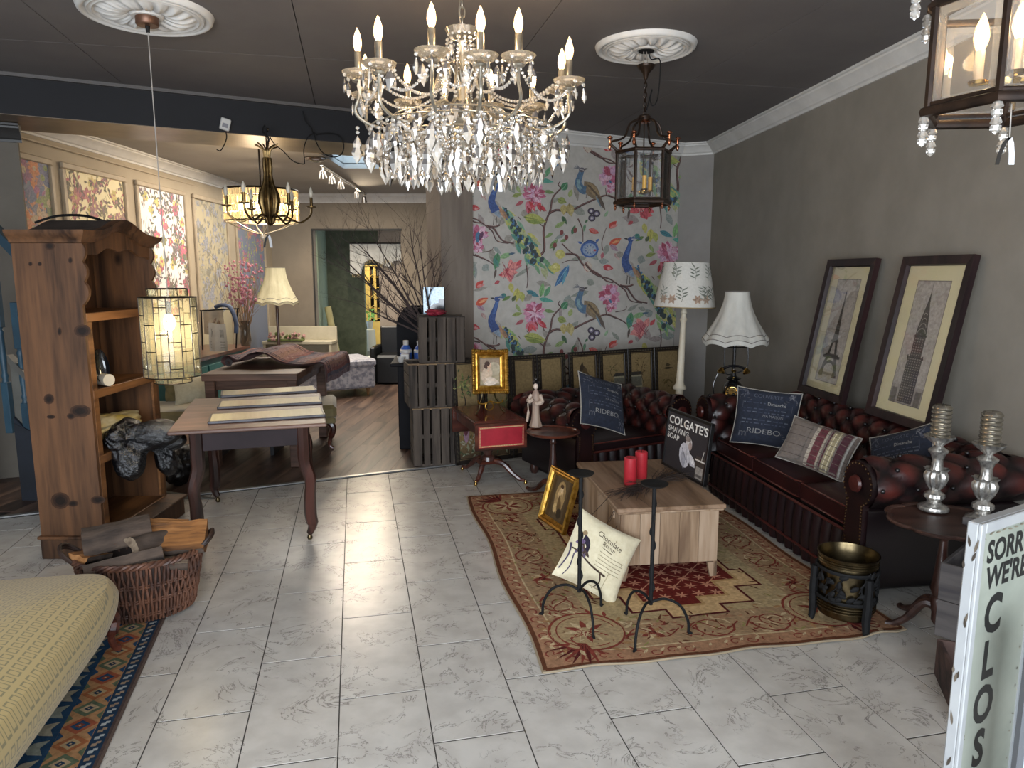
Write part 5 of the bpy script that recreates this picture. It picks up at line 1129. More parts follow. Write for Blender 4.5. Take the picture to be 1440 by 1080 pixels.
# ================================================================ CEILING ROSES AND HANGING LIGHTS
def rose(label, c, r):
    def f(u, v):
        a = 2*pi*u; s = v; z = -.012
        if s > .86: z = -.012-.018*sin(pi*(1-s)/.14)
        elif s > .74: z = -.018-.010*abs(sin(pi*(s-.74)/.06))
        elif s > .25: q = (s-.25)/.49; z = -.014-.022*abs(sin(a*8+2.2*q))*sin(pi*q)**.6 - .008*abs(sin(a*16+3*q))*sin(pi*q)
        elif s > .16: z = -.03
        if s >= .999: z = -.001
        return (r*s*cos(a), r*s*sin(a), z)
    m = MB(); m.grid(f, 192, 44, cu=True); o = m.build('ceiling_rose', m_plaster, None, ang=60); o.location = (c.x, c.y, CEIL); tag(o, label, 'ceiling rose'); return o
cl = atz(206, 16, CEIL); cm = atz(908, 64, CEIL)
rose('large white plaster ceiling rose above the glass pendant lamp', cl, .315); rose('white plaster ceiling rose above the black hexagonal lantern', cm, .29)
# capiz-glass cylinder pendant
m_cord = mat('clear_cord', '8f8a84', rough=.4); m_lead = mat('dark_leading', '241e1a', rough=.4, metal=.7)
pt = atY(248, 470, cl.y); t = thing('glass_pendant', 'hanging cylinder lamp of small leaded glass panes beside the pine shelves', 'lamp', (cl.x, cl.y, 0), radians(8))
MB().lathe([(.0, CEIL-.07), (.05, CEIL-.068), (.055, CEIL-.062), (.055, CEIL-.03), (0, CEIL-.03)], n=28).build('ceiling_cup', mat('copper_brown', '5d4234', '6f5140', rough=.4, metal=.6), t)
MB().lathe([(.009, CEIL-.10), (.012, CEIL-.07)], n=10).build('cord_grip', m_black, t)
zt = atY(240, 418, cl.y).z; zb = atY(245, 528, cl.y).z; Rr = .142
MB().tube([(0, 0, CEIL-.09), (.001, 0, zt-.02)], .0028, 6).build('cord', m_cord, t)
rows = 6; N = 14; hgt = (zt-zb)/3.0
pane = glassy('capiz_glass', 'f4eed8', .80, .25, .08, 'cfc8a4'); shm = None
F = thing('x', 'x', 'x'); bpy.data.objects.remove(F)
fr = MB(); 
for z, r_ in ((zt, Rr), (zb, Rr), (zt+.045, Rr*.72), (zb-.035, Rr*.66), (zt+.002, Rr*.72)): fr.tube([(r_*cos(k*2*pi/42), r_*sin(k*2*pi/42), z) for k in range(42)], .0028, 5, closed=True)
for k in range(N):
    a = 2*pi*k/N; fr.tube([(Rr*cos(a), Rr*sin(a), zb), (Rr*cos(a), Rr*sin(a), zt)], .0026, 5)
    off = (0, .35, .65)[k % 3]
    for j in range(4):
        z = zt-hgt*(j+off)
        if zb < z < zt:
            fr.tube([(Rr*cos(a+(2*pi/N)*q/3), Rr*sin(a+(2*pi/N)*q/3), z) for q in range(4)], .0026, 5)
for k in range(8):
    a = 2*pi*k/8; fr.tube([(Rr*.72*cos(a), Rr*.72*sin(a), zt), (Rr*.72*cos(a), Rr*.72*sin(a), zt+.045)], .002, 4); fr.tube([(Rr*.66*cos(a), Rr*.66*sin(a), zb), (Rr*.66*cos(a), Rr*.66*sin(a), zb-.035)], .002, 4); fr.tube([(Rr*.72*cos(a), Rr*.72*sin(a), zt), (Rr*cos(a), Rr*sin(a), zt)], .002, 4)
for k in range(3): a = k*2.09; fr.tube([(0, 0, zt-.03), (Rr*.72*cos(a), Rr*.72*sin(a), zt)], .002, 4)
fr.build('leaded_frame', m_lead, t)
for k in range(N):
    a0, a1 = 2*pi*k/N, 2*pi*(k+1)/N; off = (0, .35, .65)[k % 3]; cuts = sorted({zt, zb} | {zt-hgt*(j+off) for j in range(4) if zb+.01 < zt-hgt*(j+off) < zt-.01})
    for z0_, z1_ in zip(cuts, cuts[1:]):
        m = MB(); m.grid(lambda u, v: (Rr*.995*cos(a0+.02+(a1-a0-.04)*u), Rr*.995*sin(a0+.02+(a1-a0-.04)*u), z0_+.002+(z1_-z0_-.004)*v), 4, 2); m.build('glass_pane', pane, t)
for k in range(8):
    a0, a1 = 2*pi*k/8, 2*pi*(k+1)/8
    for r_, z0_, z1_ in ((Rr*.72, zt+.003, zt+.043), (Rr*.66, zb-.033, zb-.002)): MB().grid(lambda u, v: (r_*cos(a0+(a1-a0)*u), r_*sin(a0+(a1-a0)*u), z0_+(z1_-z0_)*v), 3, 2).build('glass_pane', pane, t)
zl = zt-.13; MB().lathe([(.0, zl-.05), (.02, zl-.04), (.03, zl-.01), (.026, zl+.02), (.014, zl+.04)], n=16).build('bulb', m_bulb, t); MB().lathe([(.014, zl+.04), (.016, zl+.09), (.004, zl+.11)], n=12).build('bulb_holder', m_black, t)
point('pendant_bulb_light', (0, 0, zl-.08), 2.4, (1, .84, .60), .03, t)
# hexagonal lanterns
def lantern(label, c, z0, z1, r, rot, metal, finial, kind, tag_z=None):
    t = thing('hexagonal_lantern', label, 'lantern', (c.x, c.y, 0), rot, None)
    V = [(r*cos(k*pi/3), r*sin(k*pi/3)) for k in range(6)]; b = .009
    def hexring(z, rr_, w): 
        m = MB(); m.tube([(rr_*cos(k*pi/3), rr_*sin(k*pi/3), z) for k in range(6)], w, 8, closed=True); return m
    hexring(z0, r*1.04, .013).build('lower_frame', metal, t); hexring(z1, r*1.02, .010).build('upper_frame', metal, t); hexring(z0+.018, r*.99, .006).build('pane_rail', metal, t)
    for k in range(6):
        x, y = V[k]; MB().tube([(x, y, z0), (x, y, z1)], b, 6).build('corner_bar', metal, t)
        x2, y2 = V[(k+1) % 6]; g = MB(); T = .9; mx_, my_ = (x+x2)/2, (y+y2)/2; an = atan2(y2-y, x2-x)
        g.box((mx_, my_, (z0+z1)/2), (r-.02, .003, z1-z0-.02), .001, rz=an); pn = g.build('bevelled_pane', glassy('bevelled_glass', 'fafafa', .975, .14, .02), t)
        bv = MB(); w_, h_ = (r-.02)/2, (z1-z0-.02)/2; M4 = Matrix.Translation((mx_, my_, (z0+z1)/2)) @ Matrix.Rotation(an, 4, 'Z')
        for (xa, za, xb, zb_) in ((-w_, -h_, w_, -h_), (w_, -h_, w_, h_), (w_, h_, -w_, h_), (-w_, h_, -w_, -h_)):
            q = .018; dx = -1 if xa > 0 else 1; dx2 = -1 if xb > 0 else 1; dz = -1 if za > 0 else 1; dz2 = -1 if zb_ > 0 else 1
            bv.add([(xa, .0025, za), (xb, .0025, zb_), (xb+q*dx2, .004, zb_+q*dz2), (xa+q*dx, .004, za+q*dz)], [(0, 1, 2, 3)], M4)
        bv.build('bevel', glassy('bevel_glass', 'e6e8ea', .85, .4, .03, 'dfe4e8'), pn)
        ca, sa = cos(k*pi/3), sin(k*pi/3); rk = r*1.28
        MB().tube([(x, y, z1), (rk*ca, rk*sa, z1+.045)], .004, 6).tube(spline([(x*.96, y*.96, z1+.01), (rk*ca*.98, rk*sa*.98, z1+.055), (r*.75*ca, r*.75*sa, z1+.085), (r*.55*ca, r*.55*sa, z1+.16), (r*.28*ca, r*.28*sa, z1+.185), (.03*ca, .03*sa, z1+.19)], 4), .0065, 8).build('crown_arm', metal, t)
        if kind == 'crystal':
            for (rx, zz) in ((rk, z1+.04), (r*1.04, z0-.006)):
                q = MB(); 
                for j in range(4): q.lathe([(0, -.012), (.011 if j % 2 else .013, -.004), (.012 if j % 2 else .009, .006), (0, .012)], (rx*ca, rx*sa, zz-.012-.017*j), 8)
                q.build('crystal_finial', finial, t, ang=None)
        else:
            MB().lathe([(.0, -.045), (.006, -.04), (.011, -.02), (.006, -.01), (.008, .0), (.008, .02), (.016, .024), (.016, .03), (.008, .036), (0, .04)], (rk*ca, rk*sa, z1+.055), 12).build('copper_finial', finial, t)
            MB().lathe([(.0, -.035), (.004, -.03), (.009, -.012), (.005, -.004), (.006, .004)], (r*1.03*ca, r*1.03*sa, z0-.012), 10).build('copper_finial', finial, t)
    zc = z1+.19; MB().lathe([(.03, zc-.016), (.038, zc-.01), (.038, zc+.012), (.03, zc+.02), (.0, zc+.02)], n=20).build('crown', metal, t); MB().lathe([(.032, zc-.022), (.036, zc-.02), (.032, zc-.014)], n=20).build('crown_band', finial if kind != 'crystal' else metal, t)
    MB().tube([(0, 0, zc), (0, 0, z0+.07)], .004, 6).build('centre_rod', metal, t)
    zl = z0+.07; MB().lathe([(.0, zl-.02), (.03, zl-.015), (.034, zl), (.01, zl+.006), (0, zl+.006)], n=20).build('candle_tray', m_br2, t)
    nC = 3
    for k in range(nC):
        a = radians(25+120*k); x, y = .055*cos(a), .055*sin(a)
        MB().tube([(0, 0, zl), (x, y, zl)], .005, 6).lathe([(.018, zl-.002), (.022, zl+.006), (.012, zl+.006)], (x, y, 0), 12).build('candle_arm', m_br2, t)
        if kind == 'crystal':
            MB().lathe([(.011, zl+.006), (.011, zl+.075), (0, zl+.075)], (x, y, 0), 14).build('candle_tube', glassy('candle_tube_glass', 'e8e4dc', .5, .4, .03, 'e8e0d0'), t); bulb(t, (x, y, zl+.075), .9)
        else: MB().lathe([(.0125, zl+.006), (.0125, zl+.082), (.010, zl+.084), (0, zl+.082)], (x, y, 0), 14).build('candle_tube', mat('yellow_candle_tube', 'b98a2a', 'cf9f3a', rough=.4), t)
    # chain and ceiling hook
    zz = zc+.03; k = 0
    while zz < CEIL-.16:
        T = Matrix.Translation((0, 0, zz)) @ Matrix.Rotation(pi/2*(k % 2), 4, 'Z'); pts = [T @ Vector((.009*cos(a_), 0, .017*sin(a_))) for a_ in [q*pi/6 for q in range(12)]]
        MB().tube(pts, .0028, 5, closed=True).build('chain_link', metal, t); zz += .026; k += 1
    MB().lathe([(.006, CEIL-.19), (.012, CEIL-.18), (.018, CEIL-.155), (.046, CEIL-.125), (.052, CEIL-.115), (.052, CEIL-.108), (0, CEIL-.108)], n=28).build('ceiling_cup', metal, t)
    MB().lathe([(.0, CEIL-.034), (.045, CEIL-.034), (.045, CEIL-.028), (0, CEIL-.028)], n=20).build('hook_plate', m_black, t)
    MB().tube([(-.012, 0, CEIL-.11), (-.016, 0, CEIL-.03)], .003, 5).tube([(.010, 0, CEIL-.11), (.0, 0, CEIL-.03)], .003, 5).build('hook', mat('pale_hook', 'a8a29a', rough=.3, metal=.6), t)
    MB().tube(spline([(.012, 0, CEIL-.03), (.03, 0, CEIL-.075), (.075, 0, CEIL-.07), (.085, 0, CEIL-.13), (.075, 0, CEIL-.28), (.05, 0, CEIL-.33), (.03, 0, CEIL-.3), (.04, 0, CEIL-.24), (.01, 0, zc+.05)], 6), .0035, 6).build('flex', m_black, t)
    return t
def bulb(t, p, power=2.2, s=1.0, lit=True):
    x, y, z = p
    o = MB().lathe([(.009*s, 0), (.014*s, .012*s), (.0175*s, .03*s), (.0155*s, .05*s), (.009*s, .07*s), (.003*s, .084*s), (0, .088*s)], (x, y, z), 14).build('candle_bulb', glassy('bulb_glass', 'fff0d8', .80, .25, .02, 'ffe9c8') if lit else mat('frosted_bulb', 'b8b2a4', rough=.3), t)
    if lit:
        MB().lathe([(.0, .012*s), (.0075*s, .02*s), (.0095*s, .036*s), (.006*s, .056*s), (0, .068*s)], (x, y, z), 8).build('filament_glow', glow('filament_glow', 'ffe0a8', 40), o)
        point('bulb_light', (x, y, z+.035), power, WARM, .02, t)
    return o
m_dkb = mat('dark_bronze', '1f1713', '34261d', rough=.35, metal=.6, scale=20); m_cop = mat('bright_copper', '8a5540', 'b5785a', rough=.25, metal=1, scale=20)
lc = Vector((cm.x+.005, cm.y, 0)); lantern('black hexagonal glass lantern with copper finials before the peacock wallpaper', lc, 1.915, 2.205, .158, radians(4), m_dkb, m_cop, 'copper')
m_crys = glassy('crystal', 'ffffff', .66, .5, .02, 'fffaf0')
rc = Vector((1.17, 1.78, 0)); RL_ = lantern('large glass lantern with crystal finials in the top right corner', rc, 1.885, 2.13, .168, radians(-6), m_dkb, m_crys, 'crystal')
# price tags hanging below it and below the chandelier
def tagpair(label, c, L=.1, s=1):
    t = thing('price_tag', label, 'tag', c); MB().tube([(0, 0, .05), (.004*s, 0, -.03*s)], .0008, 4).tube([(.002*s, 0, .05), (.006*s, 0, -.03*s)], .0008, 4).build('string', m_cord, t)
    def st(sx, m, nm, wd):
        g = MB(); P = [(.005+sx*.0*s, -.03), (.005+sx*.010, -.045), (.005+sx*.018, -.075), (.005+sx*.022, -.105)]
        for y in (-.0, .0012): pass
        vs = []; 
        for (x, z) in P: vs += [(x*s-wd*s, .0, z*s), (x*s+wd*s, .0, z*s), (x*s+wd*s, .001, z*s), (x*s-wd*s, .001, z*s)]
        fs = []
        for i in range(3):
            for j in range(4): fs.append((i*4+j, i*4+(j+1) % 4, (i+1)*4+(j+1) % 4, (i+1)*4+j))
        g.add(vs, fs); g.build(nm, m, t)
    st(-1.3, mat('black_card', '17130f', rough=.4), 'black_tag', .006); st(.6, mat('white_card', 'c8c9cc', rough=.5), 'white_tag', .008)
    return t
tp = atY(1419, 178, 1.70); tagpair('black and white price tag hanging under the top right lantern', tp, s=.80)
# ---- the crystal chandelier
CC = Vector((-.19, 2.90, 0)); ch = thing('crystal_chandelier', 'large twelve-light crystal chandelier with glass drops in the middle of the ceiling', 'chandelier', CC)
m_cham = mat('champagne_metal', '8a8478', 'b0aa9c', rough=.3, metal=.85, scale=15); m_glc = glassy('cup_glass', 'fafafa', .82, .5, .03, 'fff4e0')
MB().lathe([(.0, 1.93), (.02, 1.95), (.05, 1.98), (.06, 2.01), (.04, 2.04), (.03, 2.07), (.045, 2.09), (.045, 2.11), (.022, 2.13), (.016, 2.2), (.02, 2.23), (.014, 2.25), (.012, 2.36), (.02, 2.38), (.004, 2.42)], n=24).build('central_column', m_cham, ch)
def cup(c, r, h=.022, par=ch, nm='glass_cup'):
    sc2 = lambda a, z: 1+.05*abs(cos(a*6))*(1 if z > .004 else 0)
    return MB().lathe([(.012, 0), (r*.5, .003), (r*.85, .012), (r, h), (r*1.04, h+.004), (r*.97, h+.003), (r*.8, .016), (r*.45, .007), (.012, .004)], c, 48, wob=sc2).build(nm, m_glc, par, ang=25)
cup((0, 0, 2.385), .062, .035); cup((0, 0, 2.11), .085, .03)
k = 0; zz = 2.42
while zz < CEIL-.01:
    T = Matrix.Translation((0, 0, zz)) @ Matrix.Rotation(pi/2*(k % 2), 4, 'Z'); MB().tube([T @ Vector((.010*cos(a_), 0, .021*sin(a_))) for a_ in [q*pi/6 for q in range(12)]], .003, 6, closed=True).build('chain_link', m_cham, ch); zz += .033; k += 1
MB().lathe([(.0, CEIL-.05), (.03, CEIL-.04), (.06, CEIL-.006), (.06, CEIL)], n=24).build('ceiling_cup', m_cham, ch); MB().tube(spline([(.02, 0, CEIL-.04), (.014, .012, 2.65), (-.012, .01, 2.5), (.0, .01, 2.42)], 6), .003, 6).build('flex', m_cham, ch)
drop_me = MB().lathe([(0, 0), (.003, -.003), (.0075, -.016), (.0105, -.03), (.009, -.042), (0, -.056)], n=6, sy=.6).mesh('crystal_drop', m_crys, None)
kite_me = MB().lathe([(0, 0), (.010, -.012), (.021, -.036), (.013, -.056), (0, -.076)], n=6, sy=.45).mesh('crystal_drop', m_crys, None)
leaf_me = MB().lathe([(0, .0), (.006, -.008), (.017, -.030), (.014, -.045), (.022, -.064), (.012, -.084), (0, -.104)], n=6, sy=.45).mesh('crystal_drop', m_crys, None)
rr = random.Random(77); beads = []
def chain(a, b, sag, par=ch, r=.0062, nm='bead_string', step=.0135):
    a, b = Vector(a), Vector(b); L = (a-b).length+sag; n = max(2, int(L/step)); m = MB()
    for i in range(n+1):
        t = i/n; p = a.lerp(b, t)-Vector((0, 0, sag*4*t*(1-t))); m.ball(tuple(p), r, 6, 4)
    m.build(nm, m_crys, par, ang=None, kind='stuff')
def drop(p, me, par=ch):
    link('crystal_drop', me, par, loc=p, rot=(rr.uniform(-.08, .08), rr.uniform(-.08, .08), rr.uniform(0, 6)))
def hang(p, n, me):
    m = MB()
    for i in range(n): m.ball((p[0], p[1], p[2]-.009-.016*i), .0072, 6, 4)
    if n: m.build('bead_string', m_crys, ch, ang=None)
    drop((p[0], p[1], p[2]-.004-.016*n), me)
angs = [-90-11, -90+12, -90+32, -90-40, -90-70, -90+76, -90+104, -90+138, -90+166, -90-140, -90-106, -90-165]
ends = []
for i, dg in enumerate(sorted(angs)):
    a = radians(dg); ca, sa = cos(a), sin(a); up = .018 if i % 2 else 0; P = lambda r, z: (r*ca, r*sa, z)
    r1 = .415 - (.015 if i % 2 else 0)
    arm = MB().tube(spline([P(.035, 2.09), P(.10, 2.15), P(.18, 2.10), P(.28, 2.045), P(.36, 2.05), P(.415, 2.09), P(r1, 2.15), P(r1, 2.185+up)], 6), .0062, 7).build('arm', m_cham, ch)
    zt_ = 2.19+up; cup(P(r1, zt_), .056, .022, nm='bobeche'); MB().lathe([(.0, zt_-.012), (.02, zt_-.01), (.024, zt_-.004), (.0, zt_+.002)], P(r1, 0)[:2]+(0,), 16).build('candle_socket', m_cham, ch)
    MB().lathe([(.0128, zt_+.004), (.0128, zt_+.094), (.011, zt_+.097), (0, zt_+.096)], (r1*ca, r1*sa, 0), 16).build('candle_tube', m_cham, ch)
    bulb(ch, (r1*ca, r1*sa, zt_+.096), 2.0, .95); ends.append((a, r1, zt_))
    for q in range(5):
        b = a+q*2*pi/5+.3; x, y = r1*ca+.055*cos(b), r1*sa+.055*sin(b); hang((x, y, zt_+.018), 1, kite_me if q % 2 else drop_me)
    for r_, n_, me in ((.36, 3, leaf_me), (.29, 4, leaf_me), (.41, 1, leaf_me)): hang(P(r_, 2.045), n_ + (i % 2), me)
    chain(P(.055, 2.40), P(.115, 2.19), .02); chain(P(.115, 2.19), P(r1-.05, zt_+.02), .05)
    hang(P(.06, 2.39), 1, drop_me); hang(P(.115, 2.18), 2, kite_me)
    MB().tube(spline([P(.02, 2.23), P(.05, 2.29), P(.09, 2.27), P(.115, 2.19)], 4), .004, 6).build('upper_scroll', m_cham, ch)
ends.sort()
for i in range(len(ends)):
    a, r_, z = ends[i]; a2, r2, z2 = ends[(i+1) % len(ends)]; e = a2-a if a2 > a else a2-a+2*pi
    chain((r_*cos(a), r_*sin(a), z-.005), (r2*cos(a2), r2*sin(a2), z2-.005), .075)
    chain((.33*cos(a), .33*sin(a), 2.04), (.33*cos(a2), .33*sin(a2), 2.04), .05)
for r_, z_r, n, nb, me in ((.245, 2.03, 32, 4, leaf_me), (.165, 2.04, 22, 5, kite_me), (.10, 2.0, 12, 6, kite_me), (.31, 2.0, 34, 2, leaf_me), (.36, 2.05, 36, 1, kite_me), (.275, 2.09, 28, 0, kite_me)):
    MB().tube([(r_*cos(k*2*pi/36), r_*sin(k*2*pi/36), z_r) for k in range(36)], .003, 5, closed=True).build('bead_ring', m_cham, ch)
    for k in range(n):
        a = 2*pi*(k+.5)/n; hang((r_*cos(a), r_*sin(a), z_r), nb + (k % 2), me)
for k in range(10):
    a = k*2*pi/10; chain((.06*cos(a), .06*sin(a), 2.10), (.245*cos(a), .245*sin(a), 2.03), .03); chain((.245*cos(a), .245*sin(a), 2.03), (.03*cos(a+.3), .03*sin(a+.3), 1.93), .045)
drop((0, 0, 1.925), leaf_me)
tagpair('black and white price tag hanging under the crystal chandelier', Vector((CC.x+.15-.02, CC.y-.1, 1.905)), s=.9)
# ================================================================ LEFT OF THE ROOM
# ---- pine bookcase, its side to the camera, open front to the right
m_pn = wood('aged_pine', '64442c', '4e3523', '2f1e13', axis=2, rough=.5, ring=6, knots=True, spec=.35)
m_pnh = wood('aged_pine_edge', '7f5735', '644226', '3f2817', axis=0, rough=.45, ring=6)
bk = thing('pine_bookcase', 'tall old pine bookcase with scalloped edges and arched cornice', 'bookcase', (-2.335, 3.96, 0), radians(90))
Wb, Db, Hb = .70, .33, 1.66; sc_pts = []
def scal_edge(z0, z1, n, d, x):   # little lobes along the front edge of a board
    return [(x-d*abs(sin(pi*n*(k/(n*8)))), z0+(z1-z0)*k/(n*8)) for k in range(n*8+1)]
for sx in (-1, 1):
    m = MB(Matrix.Translation((sx*(Wb/2-.011), 0, 0)) @ Matrix.Rotation(pi/2, 4, 'Z') @ Matrix.Rotation(pi/2, 4, 'X') @ Matrix.Translation((0, 0, -.011)))
    m.prism([(Db/2, 0), (Db/2, Hb), (-Db/2-.035, Hb)] + [(a_, b_) for a_, b_ in scal_edge(Hb, 1.36, 3, .02, -Db/2-.018)] + [(-Db/2, 1.34), (-Db/2, .14), (-Db/2, 0)], 0, .022); m.build('side_panel', m_pn, bk)
for i in range(6): MB().box((-Wb/2+.022+(Wb-.044)*(i+.5)/6, Db/2-.006, .12+(Hb-.12)/2), ((Wb-.044)/6-.002, .012, Hb-.14), .001).build('back_board', m_pn, bk)
for z, nm in ((.13, 'base_board'), (.55, 'shelf'), (.90, 'shelf'), (1.30, 'shelf')):
    s_ = MB().box((0, .0, z-.01), (Wb-.046, Db-.02, .018)).build(nm, m_pnh, bk); MB().box((0, -Db/2+.004, z-.022), (Wb-.046, .014, .045), .003).build('shelf_lip', m_pnh, s_)
MB().box((0, Db/2-.03, Hb-.01), (Wb-.04, .04, .02)).build('top_rail', m_pn, bk)
for sx in (-1, 1): MB().box((sx*(Wb/2-.045), -Db/2+.006, .72), (.045, .014, 1.15), .002).build('front_stile', m_pnh, bk)
def arch(t): return .075*exp(-((t)/.16)**2)*1.0 - .01*cos(t*0)
pr = MB(Matrix.Rotation(pi/2, 4, 'X') @ Matrix.Translation((0, 0, Db/2+.0))); pts = [(-Wb/2+(Wb)*k/40, Hb+.0+arch(-.5*Wb+Wb*k/40)+.01) for k in range(41)]
low = [(-Wb/2+.03+(Wb-.06)*k/40, Hb-.085+.055*abs(sin(pi*k/40))**.7 + .01*cos(pi*6*k/40)) for k in range(41)]
pr.prism(pts + low[::-1], 0, .018); pr.build('arched_frieze', m_pn, bk)
# cornice: moulded section swept over the arch, plain along the two ends
def corn(path, side, cap=True):
    prof = [(0, 0), (.014, .004), (.018, .02), (.036, .034), (.046, .05), (.05, .064), (0, .064)]; m = MB(); k = len(prof); vs = []
    for (x, y, z, ox, oy) in path: vs += [(x+ox*o, y+oy*o, z+h) for o, h in prof]
    fs = [(i*k+j, i*k+(j+1) % k, (i+1)*k+(j+1) % k, (i+1)*k+j) for i in range(len(path)-1) for j in range(k)] + [tuple(range(k))[::-1], tuple((len(path)-1)*k+j for j in range(k))]
    m.add(vs, fs); return m
fp = [(-Wb/2 + Wb*k/40, -Db/2-.018, Hb+arch(-.5*Wb+Wb*k/40), (-1 if k == 0 else 1 if k == 40 else 0), -1) for k in range(41)]
corn(fp, 1).build('front_cornice', m_pn, bk); 
for sx in (-1, 1): corn([(sx*Wb/2, -Db/2-.018, Hb+arch(.35), sx, -1), (sx*Wb/2, Db/2, Hb+arch(.35), sx, 0)], 1).build('end_cornice', m_pn, bk)
MB().grid(lambda u, v: (-Wb/2+Wb*u, -Db/2-.018+(Db+.018)*v, Hb+.062+arch(-.5*Wb+Wb*u)), 40, 2).build('top_board', mat('dusty_dark_top', '2a211c', '3a2f28', rough=.8), bk)
pb = MB(); pb.box((0, -.05, .055), (Wb+.03, Db+.10, .11), .003); pb.build('plinth', m_pn, bk); MB().box((0, -.055, .118), (Wb+.05, Db+.13, .016), .004).build('plinth_moulding', m_pn, bk)
b2w = lambda x, y, z: Vector((-2.335-y, 3.96+x, z))     # bookcase local to world (front faces +X)
t = tag(MB().tube(spline([(-2.46, 3.75, 1.76), (-2.38, 3.82, 1.80), (-2.32, 3.98, 1.81), (-2.25, 4.12, 1.77), (-2.3, 4.2, 1.76)], 8), .007, 6).build('power_cable', m_black), 'black cable lying on top of the pine bookcase', 'cable')
kp = Art()
for x_, y_, rx_, ry_ in ((70, 346, 5, 4), (69, 561, 5, 5), (113, 578, 10, 6), (100, 585, 4, 3), (85, 704, 9, 8), (103, 708, 5, 3), (138, 703, 7, 4), (43, 371, 2, 2), (56, 371, 2, 2), (99, 366, 2, 3), (116, 465, 8, 6), (84, 466, 2, 4), (72, 586, 4, 2)):
    for k_, c_ in ((1.5, '3d281a'), (1.15, '2a1a11'), (.75, '1a100a')): kp.ell(x_, y_, rx_*k_, ry_*k_, c_)
kp.build('knots', lambda u, v, h: (lambda p: (p.x, 3.6095-h, p.z))(atY(u, v, 3.61)), None, printed('wood_knots', .5, .3), kind='stuff'); bpy.data.objects['knots'].parent = bk; bpy.context.view_layer.update(); bpy.data.objects['knots'].matrix_parent_inverse = (Matrix.Translation((-2.335, 3.96, 0)) @ Matrix.Rotation(pi/2, 4, 'Z')).inverted()
# things on its shelves
t = thing('black_dish', 'black oval dish standing on edge on the bookcase middle shelf', 'dish', Vector((-2.225, 3.80, .903)), 0); t.rotation_euler = (0, 0, radians(62))
m = MB(Matrix.Translation((0, 0, .1)) @ Matrix.Rotation(radians(80), 4, 'X')); m.lathe([(.0, 0), (.05, .002), (.075, .012), (.095, .024), (.097, .02), (.07, .004), (.045, -.008), (0, -.008)], n=30, sx=.45, sy=1.0); m.build('dish_body', m_blk, t)
t = tag(MB(Matrix.Rotation(radians(90), 4, 'X')).lathe([(.012, 0), (.032, 0), (.032, .13), (.012, .13)], n=24).build('paper_roll', mat('white_paper', 'b5ab98', rough=.9)), 'short white paper roll lying on the bookcase middle shelf', 'roll'); t.location = b2w(-.12, -.06, .936); t.rotation_euler = (0, 0, radians(60))
def crumple(name, label, cat, m, c, sx, sy, sz, seed, amp=.35, fr=3.2, rot=0, shape=None):
    rr = random.Random(seed); ph = [rr.uniform(0, 6) for _ in range(9)]
    def f(u, v):
        a = 2*pi*u; b = pi*v; x, y, z = sin(b)*cos(a), sin(b)*sin(a), -cos(b)
        n = sin(x*fr+ph[0])*sin(y*fr*1.3+ph[1])+.6*abs(sin(x*fr*2+z*3+ph[2]))*1.2-.4+.4*abs(sin(y*fr*3.1+x*4+ph[3]))+.3*sin(z*fr*3+ph[4])
        k = 1+amp*n*.5; p = Vector((x*k*sx, y*k*sy, z*k*sz)); return tuple(shape(p) if shape else p)
    o = MB().grid(f, 56, 36, cu=True).build(name, m, None, ang=50); o.location = c; o.rotation_euler = (0, 0, rot); return tag(o, label, cat)
m_bag = mat('black_polythene', '07080a', '0c0d11', rough=.16, spec=.8, scale=26, bmp=1.0, bdist=.02, detail=6)
crumple('yellow_cloth', 'crumpled yellow and cream cloth above the black bag in bookcase', 'cloth', mat('yellow_cream_cloth', 'a8913f', 'b5ab90', rough=.9, scale=5), b2w(.0, -.03, .655), .10, .24, .05, 3, .5)
def sack(name, label, c, r0, lobes, seed, m=m_bag):
    rr = random.Random(seed); D = [(Vector(d).normalized(), a_, p_, rr.uniform(0, 6)) for d, a_, p_ in lobes]
    def f(u, v):
        a = 2*pi*u; b = pi*v; d = Vector((sin(b)*cos(a), sin(b)*sin(a), -cos(b))); r = r0*(1+.10*sin(d.x*5+seed)*cos(d.y*4)); q = 0
        for n_, a_, p_, ph in D:
            k = max(0, d.dot(n_)); r += a_*k**p_; t = n_.orthogonal().normalized(); w = n_.cross(t); an = atan2(d.dot(w), d.dot(t)); q += .013*abs(sin(an*3.5+ph+d.z))*(1-k**8)*k
        r -= q + .012*abs(sin(d.x*9+d.z*7+seed))*abs(sin(d.y*8-d.z*5)); return tuple(d*r*1.0)
    o = MB().grid(f, 110, 70, cu=True).build(name, m, None, ang=60); o.location = c; return tag(o, label, 'bag')
sack('black_bag', 'shiny black plastic sack spilling out of the pine bookcase', Vector((-2.14, 3.83, .60)), .085, [((.95, .25, .12), .22, 7), ((.35, -.35, -1), .16, 5), ((-.2, .6, .1), .12, 3), ((-.2, -.9, .2), .05, 3)], 4)
sack('black_bag', 'smaller knot of black plastic behind the hanging sack', Vector((-2.02, 3.98, .52)), .05, [((.7, .4, .2), .10, 5), ((.2, .2, -1), .14, 5)], 9)
crumple('black_handbag', 'black bag on the boards behind the dark table leg', 'bag', m_bag, Vector((-2.38, 4.98, .14)), .12, .16, .13, 15, .3)
